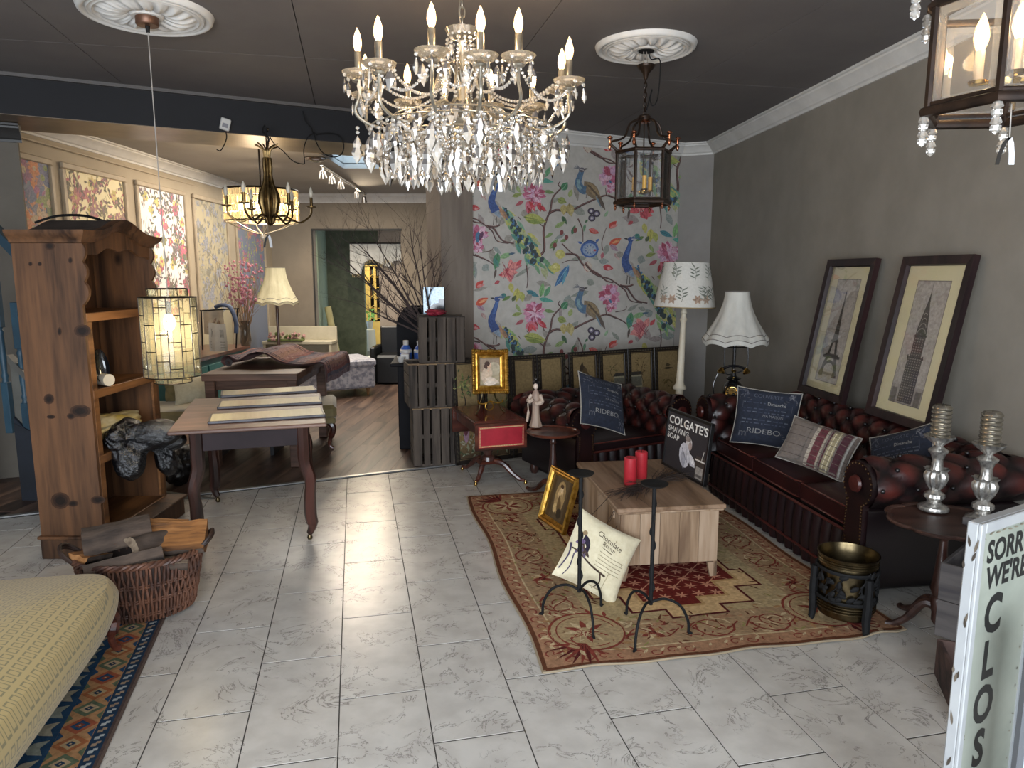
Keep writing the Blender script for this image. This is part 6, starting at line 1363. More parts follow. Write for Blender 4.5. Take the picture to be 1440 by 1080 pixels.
# ---- wicker log basket
m_wick = mat('willow', '33201a', '6a4634', rough=.5, scale=14, stretch=(1, 1, .5), spec=.4); m_wd = mat('dark_willow', '1f120c', '2f1c12', rough=.6)
bs = thing('log_basket', 'oval brown wicker basket full of split logs on the kilim', 'basket', (-1.66, 3.02, .012), radians(18))
rx, ry, hb_ = .255, .20, .265; wf = lambda z: .80+.20*(z/hb_)**.8
m = MB(); m.grid(lambda u, v: (rx*.965*wf(v*hb_)*cos(2*pi*u), ry*.955*wf(v*hb_)*sin(2*pi*u), .01+v*(hb_-.02)), 48, 6, cu=True); m.add([(rx*.75*cos(k*pi/16), ry*.75*sin(k*pi/16), .012) for k in range(32)], [tuple(range(32))]); m.build('liner', m_wd, bs)
NS = 88
for k in range(NS):
    m = MB(); a = 2*pi*k/NS; ph = k % 2
    P = []
    for j in range(13):
        z = hb_*j/12; w = 1+.022*sin(pi*j/1.5+pi*ph); da = .010*sin(pi*j/3+pi*ph); P.append((rx*wf(z)*w*cos(a+da), ry*wf(z)*w*sin(a+da), z+.004))
    m.tube(P, .0066, 5); m.build('wicker_strand', m_wick, bs)
for z in (.03, .095, .165):
    for dz in (0, .010):
        MB().tube([(rx*wf(z)*(1.0+.016*cos(k*pi))*cos(2*pi*k/120), ry*wf(z)*(1.0+.016*cos(k*pi))*sin(2*pi*k/120), z+dz) for k in range(120)], .0045, 5, closed=True).build('wicker_band', m_wick, bs)
for q in range(3):
    MB().tube([((rx*1.0+.008*cos(k*.8+q*2.1))*cos(2*pi*k/140), (ry*1.0+.008*cos(k*.8+q*2.1))*sin(2*pi*k/140), hb_+.002+.009*sin(k*.8+q*2.1)) for k in range(140)], .0075, 6, closed=True).build('braided_rim', m_wick, bs)
for sx in (-1, 1):
    for dz in (0, .012): MB().tube(spline([(sx*(rx-.01), -.07, hb_), (sx*(rx+.035), -.05, hb_+.035+dz), (sx*(rx+.05), 0, hb_+.05+dz), (sx*(rx+.035), .05, hb_+.035+dz), (sx*(rx-.01), .07, hb_)], 5), .008, 7).build('handle', m_wd, bs)
m_bark = mat('log_bark', '2c241f', '57483d', rough=.95, scale=10, stretch=(.4, 1, 1), bmp=1.0, bdist=.02); m_split = wood('split_wood', 'a87a4e', '86592f', '4f3420', axis=0, rough=.85, ring=10, bmp=.6)
m_split2 = wood('grey_split_wood', '8a7a66', '6a5a4a', '3f342a', axis=0, rough=.9, ring=10, bmp=.6)
def log(label, c, L, r, rz, tilt, roll, seed, ms, kind=0):
    rr = random.Random(seed); t = thing('split_log', label, 'log', c, rz, 'split logs heaped in the wicker basket'); t.rotation_euler = (roll, tilt, rz); n = 11
    sec = [(r*cos(pi*k/(n-1))*(1+rr.uniform(-.1, .1)), r*sin(pi*k/(n-1))*(1+rr.uniform(-.12, .1))*.9) for k in range(n)]
    b = MB(); ns = 9; off = [rr.uniform(-.06, .06)*r for _ in range(ns)]
    vs = [(-L/2+L*i/(ns-1), y*(1+off[i]/r), z*(1+off[i]/r)) for i in range(ns) for y, z in sec]; b.add(vs, [(i*n+k, i*n+k+1, (i+1)*n+k+1, (i+1)*n+k) for i in range(ns-1) for k in range(n-1)]); b.build('bark', m_bark, t, ang=70)
    s = MB(); sp = [(-r, 0), (-r*.5, -.10*r), (-.1*r, .06*r), (.4*r, -.12*r), (r, 0)]; sp = [(sec[-1][0], sec[-1][1]), (-r*.45, rr.uniform(-.2, .1)*r), (0, rr.uniform(-.15, .15)*r), (r*.5, rr.uniform(-.2, .1)*r), (sec[0][0], sec[0][1])]
    vs = [(-L/2+L*i/(ns-1), y*(1+off[i]/r), z+off[(i*3) % ns]*.5) for i in range(ns) for y, z in sp]; s.add(vs, [(i*5+k+1, i*5+k, (i+1)*5+k, (i+1)*5+k+1) for i in range(ns-1) for k in range(4)])
    for e in (0, ns-1):
        x = -L/2+L*e/(ns-1); k = 1+off[e]/r; P = [(x, y*k, z*k) for y, z in sec] + [(x, sp[q][0]*k, sp[q][1]+off[(e*3) % ns]*.5) for q in (1, 2, 3)]; s.add(P, [tuple(range(len(P)))])
    s.build('split_face', ms, t, ang=30)
cb = Vector((-1.66, 3.02, -.012))
for a_ in (('grey bark log standing tallest at the back of the basket', (-.09, .06, .335), .27, .085, .5, -.1, .3, 1, m_split2), ('dark flat split log across the near side of the basket', (-.04, -.10, .300), .30, .065, .45, -.12, 2.6, 2, m_split2),
           ('broad orange split log on the right of the basket', (.13, -.01, .345), .29, .085, .25, .0, 3.65, 3, m_split), ('pale thin split log behind the orange one', (.06, .11, .365), .25, .05, .15, .08, 3.5, 4, m_split),
           ('small pale log end at the left of the basket', (-.19, .0, .305), .15, .045, 1.4, .25, 3.3, 5, m_split), ('short brown log in the middle of the heap', (.05, -.01, .320), .20, .055, 1.1, .1, .6, 6, m_split2), ('rounded grey log end at the near rim', (.13, -.115, .275), .16, .05, .35, .1, 3.1, 7, m_split2), ('hidden lower log under the heap', (0, 0, .20), .36, .07, .3, 0, .2, 8, m_split)):
    o = Vector(a_[1]); c18, s18 = cos(radians(18)), sin(radians(18)); log(a_[0], cb+Vector((o.x*c18-o.y*s18, o.x*s18+o.y*c18, o.z)), *a_[2:])
# ---- kilim and yellow upholstered stool-bench
kl0, kl1 = atz(232, 872), atz(140, 1080); kd_ = (kl0-kl1).normalized(); kth = atan2(kd_.y, kd_.x)-pi/2; Wk, Lk = .62, 2.3
kn = Vector((-kd_.y, kd_.x, 0)); kc_ = kl0 + kd_*.22 - kd_*Lk/2 + kn*Wk/2
kil = thing('kilim_runner', 'blue, rust and cream patterned kilim runner under the yellow bench', 'rug', (kc_.x, kc_.y, .001), kth)
mb = MB(); mb.box((0, 0, .004), (Wk, Lk, .008), .002); mb.build('weave', mat('kilim_wool', '4a3a34', '57463d', rough=.95, scale=80, bmp=.4), kil)
a = Art(.002); rr = random.Random(4); nv, org, crm_, mau = '1f3348', '8f5a3a', 'a38f72', '4a3d3a'
def kf(x0, x1, c):
    a.k += 1; [a.rect0(x0, -Lk/2+.01+(Lk-.02)*i/30, x1, -Lk/2+.01+(Lk-.02)*(i+1)/30, c) for i in range(30)]
kf(-Wk/2+.02, Wk/2-.008, mau); X0 = Wk/2-.018; kf(X0-.045, X0, nv); kf(X0-.155, X0-.045, 'a07a56'); kf(X0-.235, X0-.155, '24405c'); kf(X0-.285, X0-.235, '3a4238')
n = int(Lk/.036)
for i in range(n):
    y = -Lk/2+.03+.036*i; x = X0-.022; a.poly([(x-.013, y-.012), (x+.003, y-.012), (x+.003, y), (x+.013, y), (x+.013, y+.012), (x-.001, y+.012), (x-.001, y+.003), (x-.013, y+.003)], ('9aa0a0', '8d7a66')[i % 2])
for i in range(int(Lk/.098)):
    y = -Lk/2+.06+.098*i; x = X0-.10; S = .64
    dm = lambda r_, q_, c_: a.poly([(x-r_*S, y), (x, y-q_*S), (x+r_*S, y), (x, y+q_*S)], c_)
    dm(.085, .075, (org, '8d4f38', '55604c')[i % 3]); dm(.05, .045, ('a08a68', '24405c', crm_)[i % 3]); dm(.025, .022, (nv, '70382c', nv)[i % 3]); dm(.008, .008, crm_)
    for sx in (-1, 1): a.poly([(x+sx*.054, y+.022), (x+sx*.035, y+.048), (x+sx*.054, y+.074)], ('24405c', '55604c')[i % 2])
    x = X0-.2; a.poly([(x+.032, y-.04), (x-.013, y-.026), (x-.032, y), (x-.013, y+.032), (x+.032, y+.038), (x+.013, y)], ('858a80', '95907f')[i % 2]); a.poly([(x-.032, y-.02), (x-.058, y-.013), (x-.064, y+.02), (x-.032, y+.026)], '2f3d34'); a.poly([(x-.064, y-.032), (x-.083, y-.013), (x-.064, y+.006)], '8d8a7a')
a.build('woven_pattern', lambda u, v, h: (u, v, .008+h), kil, printed('woven_kilim', .95, .1, weave=.4))
# bench
bth = radians(11.6); bx = Vector((cos(bth), sin(bth), 0)); by = Vector((-sin(bth), cos(bth), 0)); bfar = Vector((-1.555, 2.70, 0)); Wn, Ln = .66, 1.75
bc_ = bfar - bx*Wn/2 - by*Ln/2; bch = thing('upholstered_bench', 'long pale yellow patterned upholstered bench in the near left corner', 'bench', (bc_.x, bc_.y, .0095), bth)
def sblock(W_, L_, z0, z1, dome, e=7, N=26, bulge=.02):
    m = MB()
    def f(u, v):   # superellipse plan, bulging sides, domed top
        a = 2*pi*u; ca, sa = cos(a), sin(a); k = (abs(ca)**e+abs(sa)**e)**(-1/e)
        if v < .4: t = v/.4; r = 1+bulge*sin(pi*t)/ (W_/2) ; z = z0+(z1-z0)*t
        else:
            t = (v-.4)/.6; r = 1-t**1.6; r = cos(t*pi/2)**.5; z = z1+dome*(1-(cos(t*pi/2)**.5)**2.4)
        return (W_/2*k*ca*max(r, 1e-4), L_/2*k*sa*max(r, 1e-4), z)
    m.grid(f, 96, N, cu=True); return m
def lattice_fabric():
    m, nt, b = newmat('yellow_lattice_fabric'); co = coords(nt, 'Object', (30, 30, 30)); sx = node(nt, 'ShaderNodeSeparateXYZ', {0: co})
    def pp(s, k=1.): return node(nt, 'ShaderNodeMath', {0: node(nt, 'ShaderNodeMath', {0: node(nt, 'ShaderNodeMath', {0: s, 1: 1.}, operation='FRACT').outputs[0], 1: .5}, operation='SUBTRACT').outputs[0]}, operation='ABSOLUTE').outputs[0]
    u = node(nt, 'ShaderNodeMath', {0: sx.outputs[0], 1: node(nt, 'ShaderNodeMath', {0: sx.outputs[2], 1: .6}, operation='MULTIPLY').outputs[0]}, operation='ADD').outputs[0]; px_, py_ = pp(u), pp(sx.outputs[1])
    mx = node(nt, 'ShaderNodeMath', {0: px_, 1: py_}, operation='MAXIMUM').outputs[0]; mn = node(nt, 'ShaderNodeMath', {0: px_, 1: py_}, operation='MINIMUM').outputs[0]
    r1 = ramp(nt, mx, [(.24, (0, 0, 0, 1)), (.26, (1, 1, 1, 1)), (.34, (1, 1, 1, 1)), (.36, (0, 0, 0, 1))]); r2 = ramp(nt, mn, [(.07, (0, 0, 0, 1)), (.09, (1, 1, 1, 1))])
    f = node(nt, 'ShaderNodeMath', {0: r1, 1: .8}, operation='MULTIPLY').outputs[0]
    c = node(nt, 'ShaderNodeMix', {0: f, 6: hx('ad9862'), 7: hx('6b6746')}, data_type='RGBA').outputs[2]; nt.links.new(c, b.inputs['Base Color']); setp(b, Roughness=.75); b.inputs['Sheen Weight'].default_value = .2
    w = node(nt, 'ShaderNodeTexNoise', {'Vector': coords(nt), 'Scale': 500}); bump(nt, b, w.outputs[0], .2, .001); return m
m_yel = lattice_fabric(); se = sblock(Wn, Ln, .155, .315, .085).build('seat', m_yel, bch, ang=60)
pts = []
for k in range(96):
    a_ = 2*pi*k/96; ca, sa = cos(a_), sin(a_); q = (abs(ca)**7+abs(sa)**7)**(-1/7); pts.append((Wn/2*q*ca*1.016, Ln/2*q*sa*1.008, .285))
MB().tube(pts, .0035, 5, closed=True).build('piping', mat('gold_piping', '86733f', rough=.7), se)
for sx in (-1, 1):
    for sy in (-1, 1):
        x, y = sx*(Wn/2-.05), sy*(Ln/2-.06); MB().tube(spline([(x, y, .165), (x+sx*.012, y+sy*.012, .13), (x+sx*.002, y+sy*.002, .07), (x+sx*.01, y+sy*.01, .02), (x+sx*.02, y+sy*.02, .006)], 4), [.032]*4+[.026]*4+[.014]*4+[.013]*4+[.018], 8).build('leg', m_mahog, bch)
# ---- dark writing table with three mirror panels
fz = .69; c1, c2, c3 = atz(287, 775), atz(433, 760), atz(308, 707); th = atan2(c2.y-c1.y, c2.x-c1.x); tw_, td_ = (c2-c1).length, (c3-c1).length
cen = (c1+c2)/2 + Vector((-sin(th), cos(th), 0))*td_/2; dt = thing('writing_table', 'dark mahogany table on bent tapering legs with castors', 'table', (cen.x, cen.y, .003), th)
m_top = wood('worn_brown_top', '74594c', '5d453b', '473229', axis=0, rough=.35, ring=6, bmp=.05); Wt, Lt = .80, td_+.17
tp_ = MB(); tp_.box((0, .0, fz-.011), (Wt, Lt, .022), .006); tp_.build('table_top', m_top, dt)
for (x, y, sx_, sy_) in ((0, -td_/2+.0, tw_, .02), (0, td_/2, tw_, .02), (-tw_/2, 0, .02, td_), (tw_/2, 0, .02, td_)): MB().box((x, y, fz-.022-.055), (sx_, sy_, .11), .002).build('apron', mat('dark_table_paint', '241c1e', '2e2426', rough=.65, spec=.2, scale=4), dt)
for sx in (-1, 1):
    for sy in (-1, 1):
        x, y = sx*tw_/2, sy*td_/2; k = .035
        P = spline([(x, y, fz-.022), (x, y, fz-.16), (x+sx*.004, y+sy*.0, fz-.24), (x+sx*.028, y+sy*.02, .36), (x+sx*.022, y+sy*.016, .26), (x+sx*.022, y+sy*.01, .15), (x+sx*.03, y+sy*.01, .09), (x+sx*.012, y, .04)], 4); n_ = len(P); rad = []
        for i in range(n_):
            z = P[i][2]; rad.append(.036 if z > .5 else .036-.006*(.5-z)/.2 if z > .3 else .030+.004*sin((z-.05)*12) if z > .1 else .018+.14*(z-.04))
        l = MB().tube(P, rad, 8).build('leg', m_mahogz, dt); MB().lathe([(.0, .0), (.012, .004), (.016, .016), (.012, .028), (0, .032)], (x+sx*.012, y, 0), 10).tube([(x+sx*.012, y, .018), (x+sx*.012, y, .05)], .009, 8).build('castor', m_obr, l)
m_mir = mat('cream_reflection_glass', 'c6bc8e', 'd3caa0', rough=.3, scale=9, spec=.9, coat=.6, stretch=(5, .5, 1)); m_mfr = mat('grey_mirror_frame', '3c3a40', '4a474c', rough=.35)  # cream base colour paints the lit wallpaper's reflection into the glass
for i, (nl, nr, fl, lab) in enumerate((((290, 598), (460, 587), (301, 577), 'nearest of the three framed glass panels on the dark table'), ((303, 576), (454, 568), (312, 560), 'middle of the three framed glass panels on the dark table'), ((310, 559), (448, 551), (318, 546), 'farthest of the three framed glass panels on the dark table'))):
    c, w, d, t_ = quad(nl, nr, fl, fz+.02); d = .235 if i == 0 else .225; t = thing('framed_glass_panel', lab, 'framed panel', (c.x, c.y, fz+.0045), t_, 'framed glass panels on the table'); t.rotation_euler = (radians(0), 0, t_)
    for (x, y, sx_, sy_) in ((0, -d/2+.007, w, .014), (0, d/2-.007, w, .014), (-w/2+.007, 0, .014, d), (w/2-.007, 0, .014, d)): MB().box((x, y, .007), (sx_, sy_, .014), .002).build('frame_rail', m_mfr, t)
    MB().box((0, 0, .009), (w-.02, d-.02, .010)).build('glass_sheet', m_mir, t)
# ================================================================ REAR ROOM
# ---- oak table with a patterned rug thrown over it
c, w, d, th = quad((294, 521), (411, 526), (345, 497), .745); NR_ = atz(411, 526, .745); w, d, th = .72, 1.15, radians(3); c = NR_ + Vector((-w/2, d/2, 0))
m_oak = wood('brown_oak', '6b5042', '523a2e', '3a271e', axis=0, rough=.5, ring=7)
tb = thing('oak_table', 'thick-topped brown wooden table with a rug thrown over it', 'table', (c.x, c.y, .002), th)
MB().box((0, 0, .715), (w, d, .055), .004).build('table_top', m_oak, tb)
for (x, y, sx_, sy_) in ((0, -d/2+.07, w-.12, .02), (0, d/2-.07, w-.12, .02), (-w/2+.06, 0, .02, d-.14), (w/2-.06, 0, .02, d-.14)): MB().box((x, y, .65), (sx_, sy_, .075), .002).build('apron', m_oak, tb)
for sx in (-1, 1):
    for sy in (-1, 1): MB().box((sx*(w/2-.05), sy*(d/2-.06), .345), (.075, .075, .69), .004).build('leg', m_oak, tb)
rg = thing('folded_rug', 'pink and grey patterned rug rolled and draped over the oak table', 'rug', (c.x+.08, c.y+.16, .745), th-radians(4))
prof = [(-.36, .02), (-.39, .05), (-.37, .085), (-.32, .09), (-.25, .06), (-.16, .115), (-.04, .125), (.08, .06), (.2, .035), (.32, .04), (.40, .05), (.44, .03), (.455, -.05), (.45, -.13)]
sp = spline(prof, 5)
def rfn(u, v, off=0):
    i = min(len(sp)-2, int(u*(len(sp)-1))); f = u*(len(sp)-1)-i; p = mix(sp[i], sp[i+1], f); dx, dz = sp[i+1][0]-sp[i][0], sp[i+1][1]-sp[i][1]; L = sqrt(dx*dx+dz*dz) or 1
    return (p[0]-dz/L*off, -.38+.76*v+.05*p[0], p[1]+dx/L*off+.006*sin(v*9+u*7))
m = MB(); m.grid(lambda u, v: rfn(u, v), 66, 16); m.grid(lambda u, v: rfn(1-u, v, -.012), 66, 16); m.build('pile', mat('pink_rug_wool', '7a5a5a', '8a6866', rough=.95, scale=60, bmp=.5), rg, ang=70)
MB().tube([(-.335+.028*cos(a_)*(1-a_/40), -.385, .045+.028*sin(a_)*(1-a_/40)) for a_ in [k*.35 for k in range(60)]], .006, 5).build('rolled_end', mat('rug_backing', '3a3434', rough=.95), rg)
a = Art(.002); rr = random.Random(8)
def st_(x0, x1, c_):
    a.k += 1; [a.rect0(x0+(x1-x0)*0, i/24, x1, (i+1)/24, c_) for i in range(24)]
for k in range(40): st_(k/40, (k+1)/40, ['94706a', '8a7a80', '9c7a6c', '6f6a74', 'a0807a', '8a5f5c', '8f8084'][k*5 % 7])
for k in range(420): x, y = rr.uniform(.02, .97), rr.uniform(.03, .97); a.leaf(x, y, rr.choice([0, pi/2, pi, -pi/2]), .022, .014, rr.choice(['5a4a55', 'b09a90', '704a4a', '4f5566', 'a88a7c']))
for y in (.06, .12, .88, .94): a.k += 1; [a.rect0(i/60, y-.008, (i+1)/60, y+.008, '4a4550') for i in range(60)]
a.build('woven_pattern', lambda u, v, h: rfn(max(0, min(.999, u)), max(0, min(1, v)), .002+h), rg, printed('woven_rug2', .95, .1, weave=.3), box=(0, 0, .995, 1))
m_gls = glassy('clear_glass', 'f4f7f6', .8, .35, .03, 'dfe6e4')
for i, (px, r_) in enumerate(((338, .04), (352, .05), (366, .045))):
    p = atY(px, 556, c.y-.05); t = tag(MB().lathe([(.0, 0), (r_, .002), (r_*1.1, .03), (r_*.9, .1), (r_*.7, .16), (r_*.9, .2), (r_*.82, .2), (r_*.62, .16), (r_*.82, .1), (r_, .03), (0, .01)], n=20).build('glass_vase', m_gls), ('left', 'middle', 'right')[i]+' of the three glass vases on the stand under the oak table', 'vase', 'glass vases under the oak table'); t.location = (p.x, p.y, .402)
sh_ = thing('low_stand', 'low dark stand under the oak table carrying glass vases', 'stand', (atY(352, 556, c.y).x, c.y-.02, .002), th); MB().box((0, 0, .385), (.46, .34, .03), .003).build('shelf', mat('black_stand', '15161a', rough=.5), sh_)
for sx in (-1, 1): MB().box((sx*.21, 0, .185), (.03, .32, .37)).build('side_panel', mat('black_stand', '15161a'), sh_)
# ---- olive buttoned chaise on a cabriole leg
q0 = atz(460, 636); m_olv = mat('olive_velvet', '6a5f3d', '7d7049', rough=.75, scale=8, sheen=.4)
cz = thing('olive_chaise', 'olive green buttoned chaise longue behind the dark writing table', 'chaise', (q0.x-.78, q0.y+.16, .003), radians(14))
SB = MB(); SB.box((0, 0, .33), (1.62, .60, .12), .03); SB.build('seat', m_olv, cz); MB().box((0, 0, .255), (1.60, .58, .05), .01).build('seat_rail', m_olv, cz)
def bk_(u, v):
    x = -.80+.16*cos(0)+.42*u; z = .36+.34*v*(1-.55*u); f = tuft(u*.9, v*.5, .2, .2); return (x, .26-.04*f+.02, z)
m = MB(); m.grid(lambda u, v: bk_(u, v), 40, 24); m.grid(lambda u, v: (bk_(1-u, v)[0], .31, bk_(1-u, v)[2]), 40, 24); m.build('backrest', m_olv, cz, ang=80)
m = MB(); m.tube(spline([(-.80, -.30, .60), (-.80, 0, .62), (-.80, .30, .63)], 5), .075, 16); m.build('scroll_end', m_olv, cz)
def ed_(u, v): f = tuft(u*.6, v*.5, .15, .2); return (-.76+.03*f+.04*v, -.29+.58*u, .38+.2*v)
m = MB(); m.grid(ed_, 40, 20); m.grid(lambda u, v: (-.86, ed_(1-u, v)[1], ed_(1-u, v)[2]), 40, 20); m.build('headrest', m_olv, cz, ang=80)
for sx in (-1, 1):
    for sy in (-1, 1):
        x, y = sx*.74, sy*.25; MB().tube(spline([(x, y, .24), (x+sx*.035, y+sy*.01, .19), (x+sx*.01, y, .10), (x-sx*.002, y, .05), (x+sx*.012, y, .02), (x+sx*.035, y, .010)], 4), [.03]*4+[.028]*4+[.017]*4+[.013]*4+[.016]*4+[.018], 8).build('cabriole_leg', m_mahog, cz)
cu_ = atY(273, 548, q0.y-.02); pillow('white_cushion', 'small creamy white cushion on the olive chaise', .32, .24, .11, m_cream2, cu_, (radians(-40), radians(-8), radians(20)))
# ---- crushed velvet ottoman
a1, a2 = atz(450, 563), atz(529, 556); dv = (a2-a1).normalized(); oth = atan2(dv.y, dv.x); nn = Vector((-dv.y, dv.x, 0))
m_vel = mat('crushed_velvet', '787a88', 'b0aeb6', rough=.5, scale=22, sheen=.5, bmp=.4, detail=6, lo=.42, hi=.58)
oc_ = a2 - dv*.62 + nn*.33; ot = thing('velvet_ottoman', 'silver grey crushed velvet storage ottoman on tapered wooden feet', 'ottoman', (oc_.x, oc_.y, .002), oth)
MB().box((0, 0, .235), (1.24, .66, .27), .02).build('body', m_vel, ot); MB().box((0, 0, .415), (1.27, .69, .085), .03).build('lid', m_vel, ot)
for sx in (-1, 1):
    for sy in (-1, 1): MB().lathe([(.012, 0), (.018, .03), (.026, .10)], (sx*.54, sy*.26, 0), 12).build('foot', mat('light_wood_foot', '8f6a45', '7a5838', rough=.4), ot)
# ---- teal chest along the papered wall, cloths and dried flowers on it
m_teal = mat('teal_paint', '2c5a5c', '35686a', rough=.5, scale=5); tch = thing('teal_chest', 'teal painted low chest of drawers with dark top along the papered wall', 'chest', (WL(7.7)+.30, 7.75, .002), 0)
MB().box((0, 0, .33), (.50, 1.7, .54), .004).build('carcass', m_teal, tch); MB().box((.01, 0, .625), (.56, 1.78, .045), .006).build('top', m_mahog, tch)
for i in range(3):
    dr = MB().box((.255, -.56+.56*i, .42), (.02, .52, .24), .003).build('drawer', m_teal, tch); MB().ball((.275, -.56+.56*i, .42), .015, 10, 6).build('knob', m_br2, dr)
    dr = MB().box((.255, -.56+.56*i, .17), (.02, .52, .2), .003).build('drawer', m_teal, tch); MB().ball((.275, -.56+.56*i, .17), .015, 10, 6).build('knob', m_br2, dr)
for sx in (-1, 1):
    for sy in (-1, 1): MB().box((sx*.2, sy*.8, .03), (.06, .06, .06)).build('foot', m_teal, tch)
Yb = 7.45
def hung(name, label, cat, px0, px1, py0, py1, m, Y, art=None, wave=.02, seed=1):
    p0, p1 = atY(px0, py0, Y), atY(px1, py1, Y); wd_, hg = p1.x-p0.x, p0.z-p1.z; t = thing(name, label, cat, ((p0.x+p1.x)/2, Y, p1.z), radians(8)); mb = MB()
    f = lambda u, v: ((u-.5)*wd_*(1+.06*sin(v*3+seed)), wave*sin(u*9+seed)*(1.2-v), v*hg*(1+.03*sin(u*5+seed)))
    mb.grid(f, 20, 14); mb.grid(lambda u, v: (lambda q: (q[0], q[1]+.012, q[2]))(f(1-u, v)), 20, 14); mb.build('body', m, t, ang=80)
    if art: art.build('print', lambda u, v, h: (lambda q: (q[0], q[1]-h-.003, q[2]))(f(min(1, max(0, u)), min(1, max(0, v)))), t, printed('printed_cloth', .9, .1))
    return t
a = Art(); [a.rect(.1, .12+.1*k, .9, .14+.1*k, '77746f') for k in range(3)]; a.rect(.15, .5, .85, .78, '8f8d88').rect(.22, .56, .78, .72, '5d5b58')
hung('canvas_bag', 'white printed canvas bag standing on the teal chest', 'bag', 293, 319, 455, 494, mat('white_canvas', 'a39f98', 'b2aea6', rough=.9), Yb, a)
a = Art(); [a.leaf(.2+.15*k, .3+.1*(k % 3), .5*k, .25, .1, ('8f7a6a', '7a6a5c')[k % 2]) for k in range(5)]
hung('cream_garment', 'cream frilled cloth hanging behind the canvas bag', 'cloth', 285, 316, 436, 470, mat('cream_cloth', '9a8d7a', 'ada08c', rough=.9), Yb+.12, a, .03, 2)
tag(MB().tube(spline([tuple(atY(x_, y_, Yb+.05)) for x_, y_ in ((303, 432), (312, 429), (322, 431), (328, 440), (332, 455), (332, 468))], 5), .035, 10, flat=.6).build('blue_scarf', mat('blue_scarf_cloth', '2a3348', '3b4a68', rough=.8, scale=12, bmp=.5)), 'dark blue scarf draped over the cream cloth', 'scarf')
MB().tube([tuple(atY(281, 437, Yb+.1)), tuple(atY(336, 434, Yb+.1))], .008, 6).tube([tuple(atY(283, 437, Yb+.1)), tuple(atY(285, 492, Yb+.1))], .008, 6).tube([tuple(atY(334, 434, Yb+.1)), tuple(atY(332, 490, Yb+.1))], .008, 6).build('clothes_rail', m_black)
tag(bpy.data.objects['clothes_rail'], 'thin black display rail on the teal chest', 'rail')
vp = atY(346, 486, 8.0); vz = thing('dried_flowers', 'tall vase of dried pink flower stems beside the fringed lamp', 'flowers', (vp.x, 8.0, vp.z-.0), 0)
MB().lathe([(.0, 0), (.05, .0), (.062, .06), (.055, .16), (.05, .25), (.065, .28), (.055, .28), (.04, .25), (.045, .1), (0, .02)], n=18).build('vase', glassy('smoked_vase', 'b8ada0', .6, .3, .05, '8a7d70'), vz)
rr = random.Random(31)
twig_bunch(vz, mat('dry_stem', '6b5542', '80684f', rough=.9), 40, .85, .30, rr, base=(0, 0, .1), flat=.3, r0=.0035, along=(0, 0, 1), name='stem', subs=2)
fl = MB(); 
for k in range(150):
    h = rr.uniform(.45, .95); a_ = rr.uniform(0, 6.28); r_ = rr.uniform(0, .3)*h; fl.ball((r_*cos(a_), r_*sin(a_)*.6, h), rr.uniform(.008, .02), 6, 4)
fl.build('blossom', mat('dried_pink_blossom', '8a4f62', 'b0808a', rough=.9, scale=30), vz, kind='stuff')
# ---- fringed floor lamp at the back, low white bench with flowers
lp = atY(389, 420, 9.6); fl_ = thing('fringed_floor_lamp', 'dark turned floor lamp with cream fringed shade at the rear wall', 'lamp', (lp.x, 9.6, .002), 0)
MB().lathe([(.15, 0), (.15, .03), (.05, .05), (.025, .09), (.022, .4), (.03, .45), (.02, .5), (.02, 1.1), (.012, 1.2)], n=20).build('pole', m_mahogz, fl_); bell_shade(fl_, m_shade2, .13, .285, .44, 1.14, panels=8, scal=.03)
rb_ = thing('white_bench', 'low white panelled bench against the rear wall', 'bench', (atY(420, 490, 10.2).x, 10.3, .002), 0); bw_ = 1.0
MB().box((0, 0, .52), (bw_, .35, .04), .004).build('seat', mat('off_white_paint', 'b0a892', 'bab29c', rough=.6), rb_); MB().box((0, .16, .27), (bw_, .02, .5)).build('back_panel', mat('off_white_paint', 'b0a892'), rb_); MB().box((0, .15, .64), (bw_, .03, .2), .004).build('backrest', mat('off_white_paint', 'b0a892'), rb_)
for sx in (-1, 1): MB().box((sx*(bw_/2-.03), 0, .25), (.04, .33, .5)).build('leg', mat('off_white_paint', 'b0a892'), rb_)
fp_ = atY(402, 484, 10.15); bq = thing('flower_bunch', 'bunch of pale pink artificial flowers on the white bench', 'flowers', (fp_.x, 10.15, .545), 0); rr = random.Random(2)
for k in range(26):
    m = MB(); q = Vector((rr.uniform(-.22, .25), rr.uniform(-.08, .08), rr.uniform(.02, .12))); [m.ball(tuple(q+Vector((rr.uniform(-.02, .02), rr.uniform(-.02, .02), rr.uniform(-.01, .02)))), .02, 6, 4) for _ in range(4)]; m.build('flower', mat('pink_petal' if k % 3 else 'green_leaf', 'b08a84' if k % 3 else '5f6a3a', rough=.9), bq)
MB().box((0, 0, .015), (.5, .1, .03), .01).build('stem_bundle', mat('green_leaf', '5f6a3a', rough=.9), bq)
# ---- through the doorway
vY = 11.9
def pxpoly(pts, Y, th_, name, m, parent=None):
    P = [atY(x, y, Y) for x, y in pts]; mb = MB(Matrix.Translation((0, Y, 0)) @ Matrix.Rotation(pi/2, 4, 'X')); mb.prism([(p.x, p.z) for p in P], 0, th_); return mb.build(name, m, parent)
vl = thing('window_valance', 'white scalloped valance with a fringed edge on the green wall', 'valance', (0, 0, 0))
pxpoly([(494, 343), (572, 343), (572, 372), (562, 366), (554, 368), (548, 376), (538, 371), (528, 366), (520, 366), (513, 370), (509, 379), (508, 386), (495, 386)], vY, .12, 'valance_board', mat('white_brocade', 'b5b7b5', 'c9cac8', rough=.8, scale=16), vl)
MB().box(((atY(494, 340, vY).x+atY(572, 340, vY).x)/2, vY-.06, atY(500, 342.5, vY).z), (atY(572, 340, vY).x-atY(494, 340, vY).x, .15, .02)).build('top_rail', m_black, vl)
fg = MB()
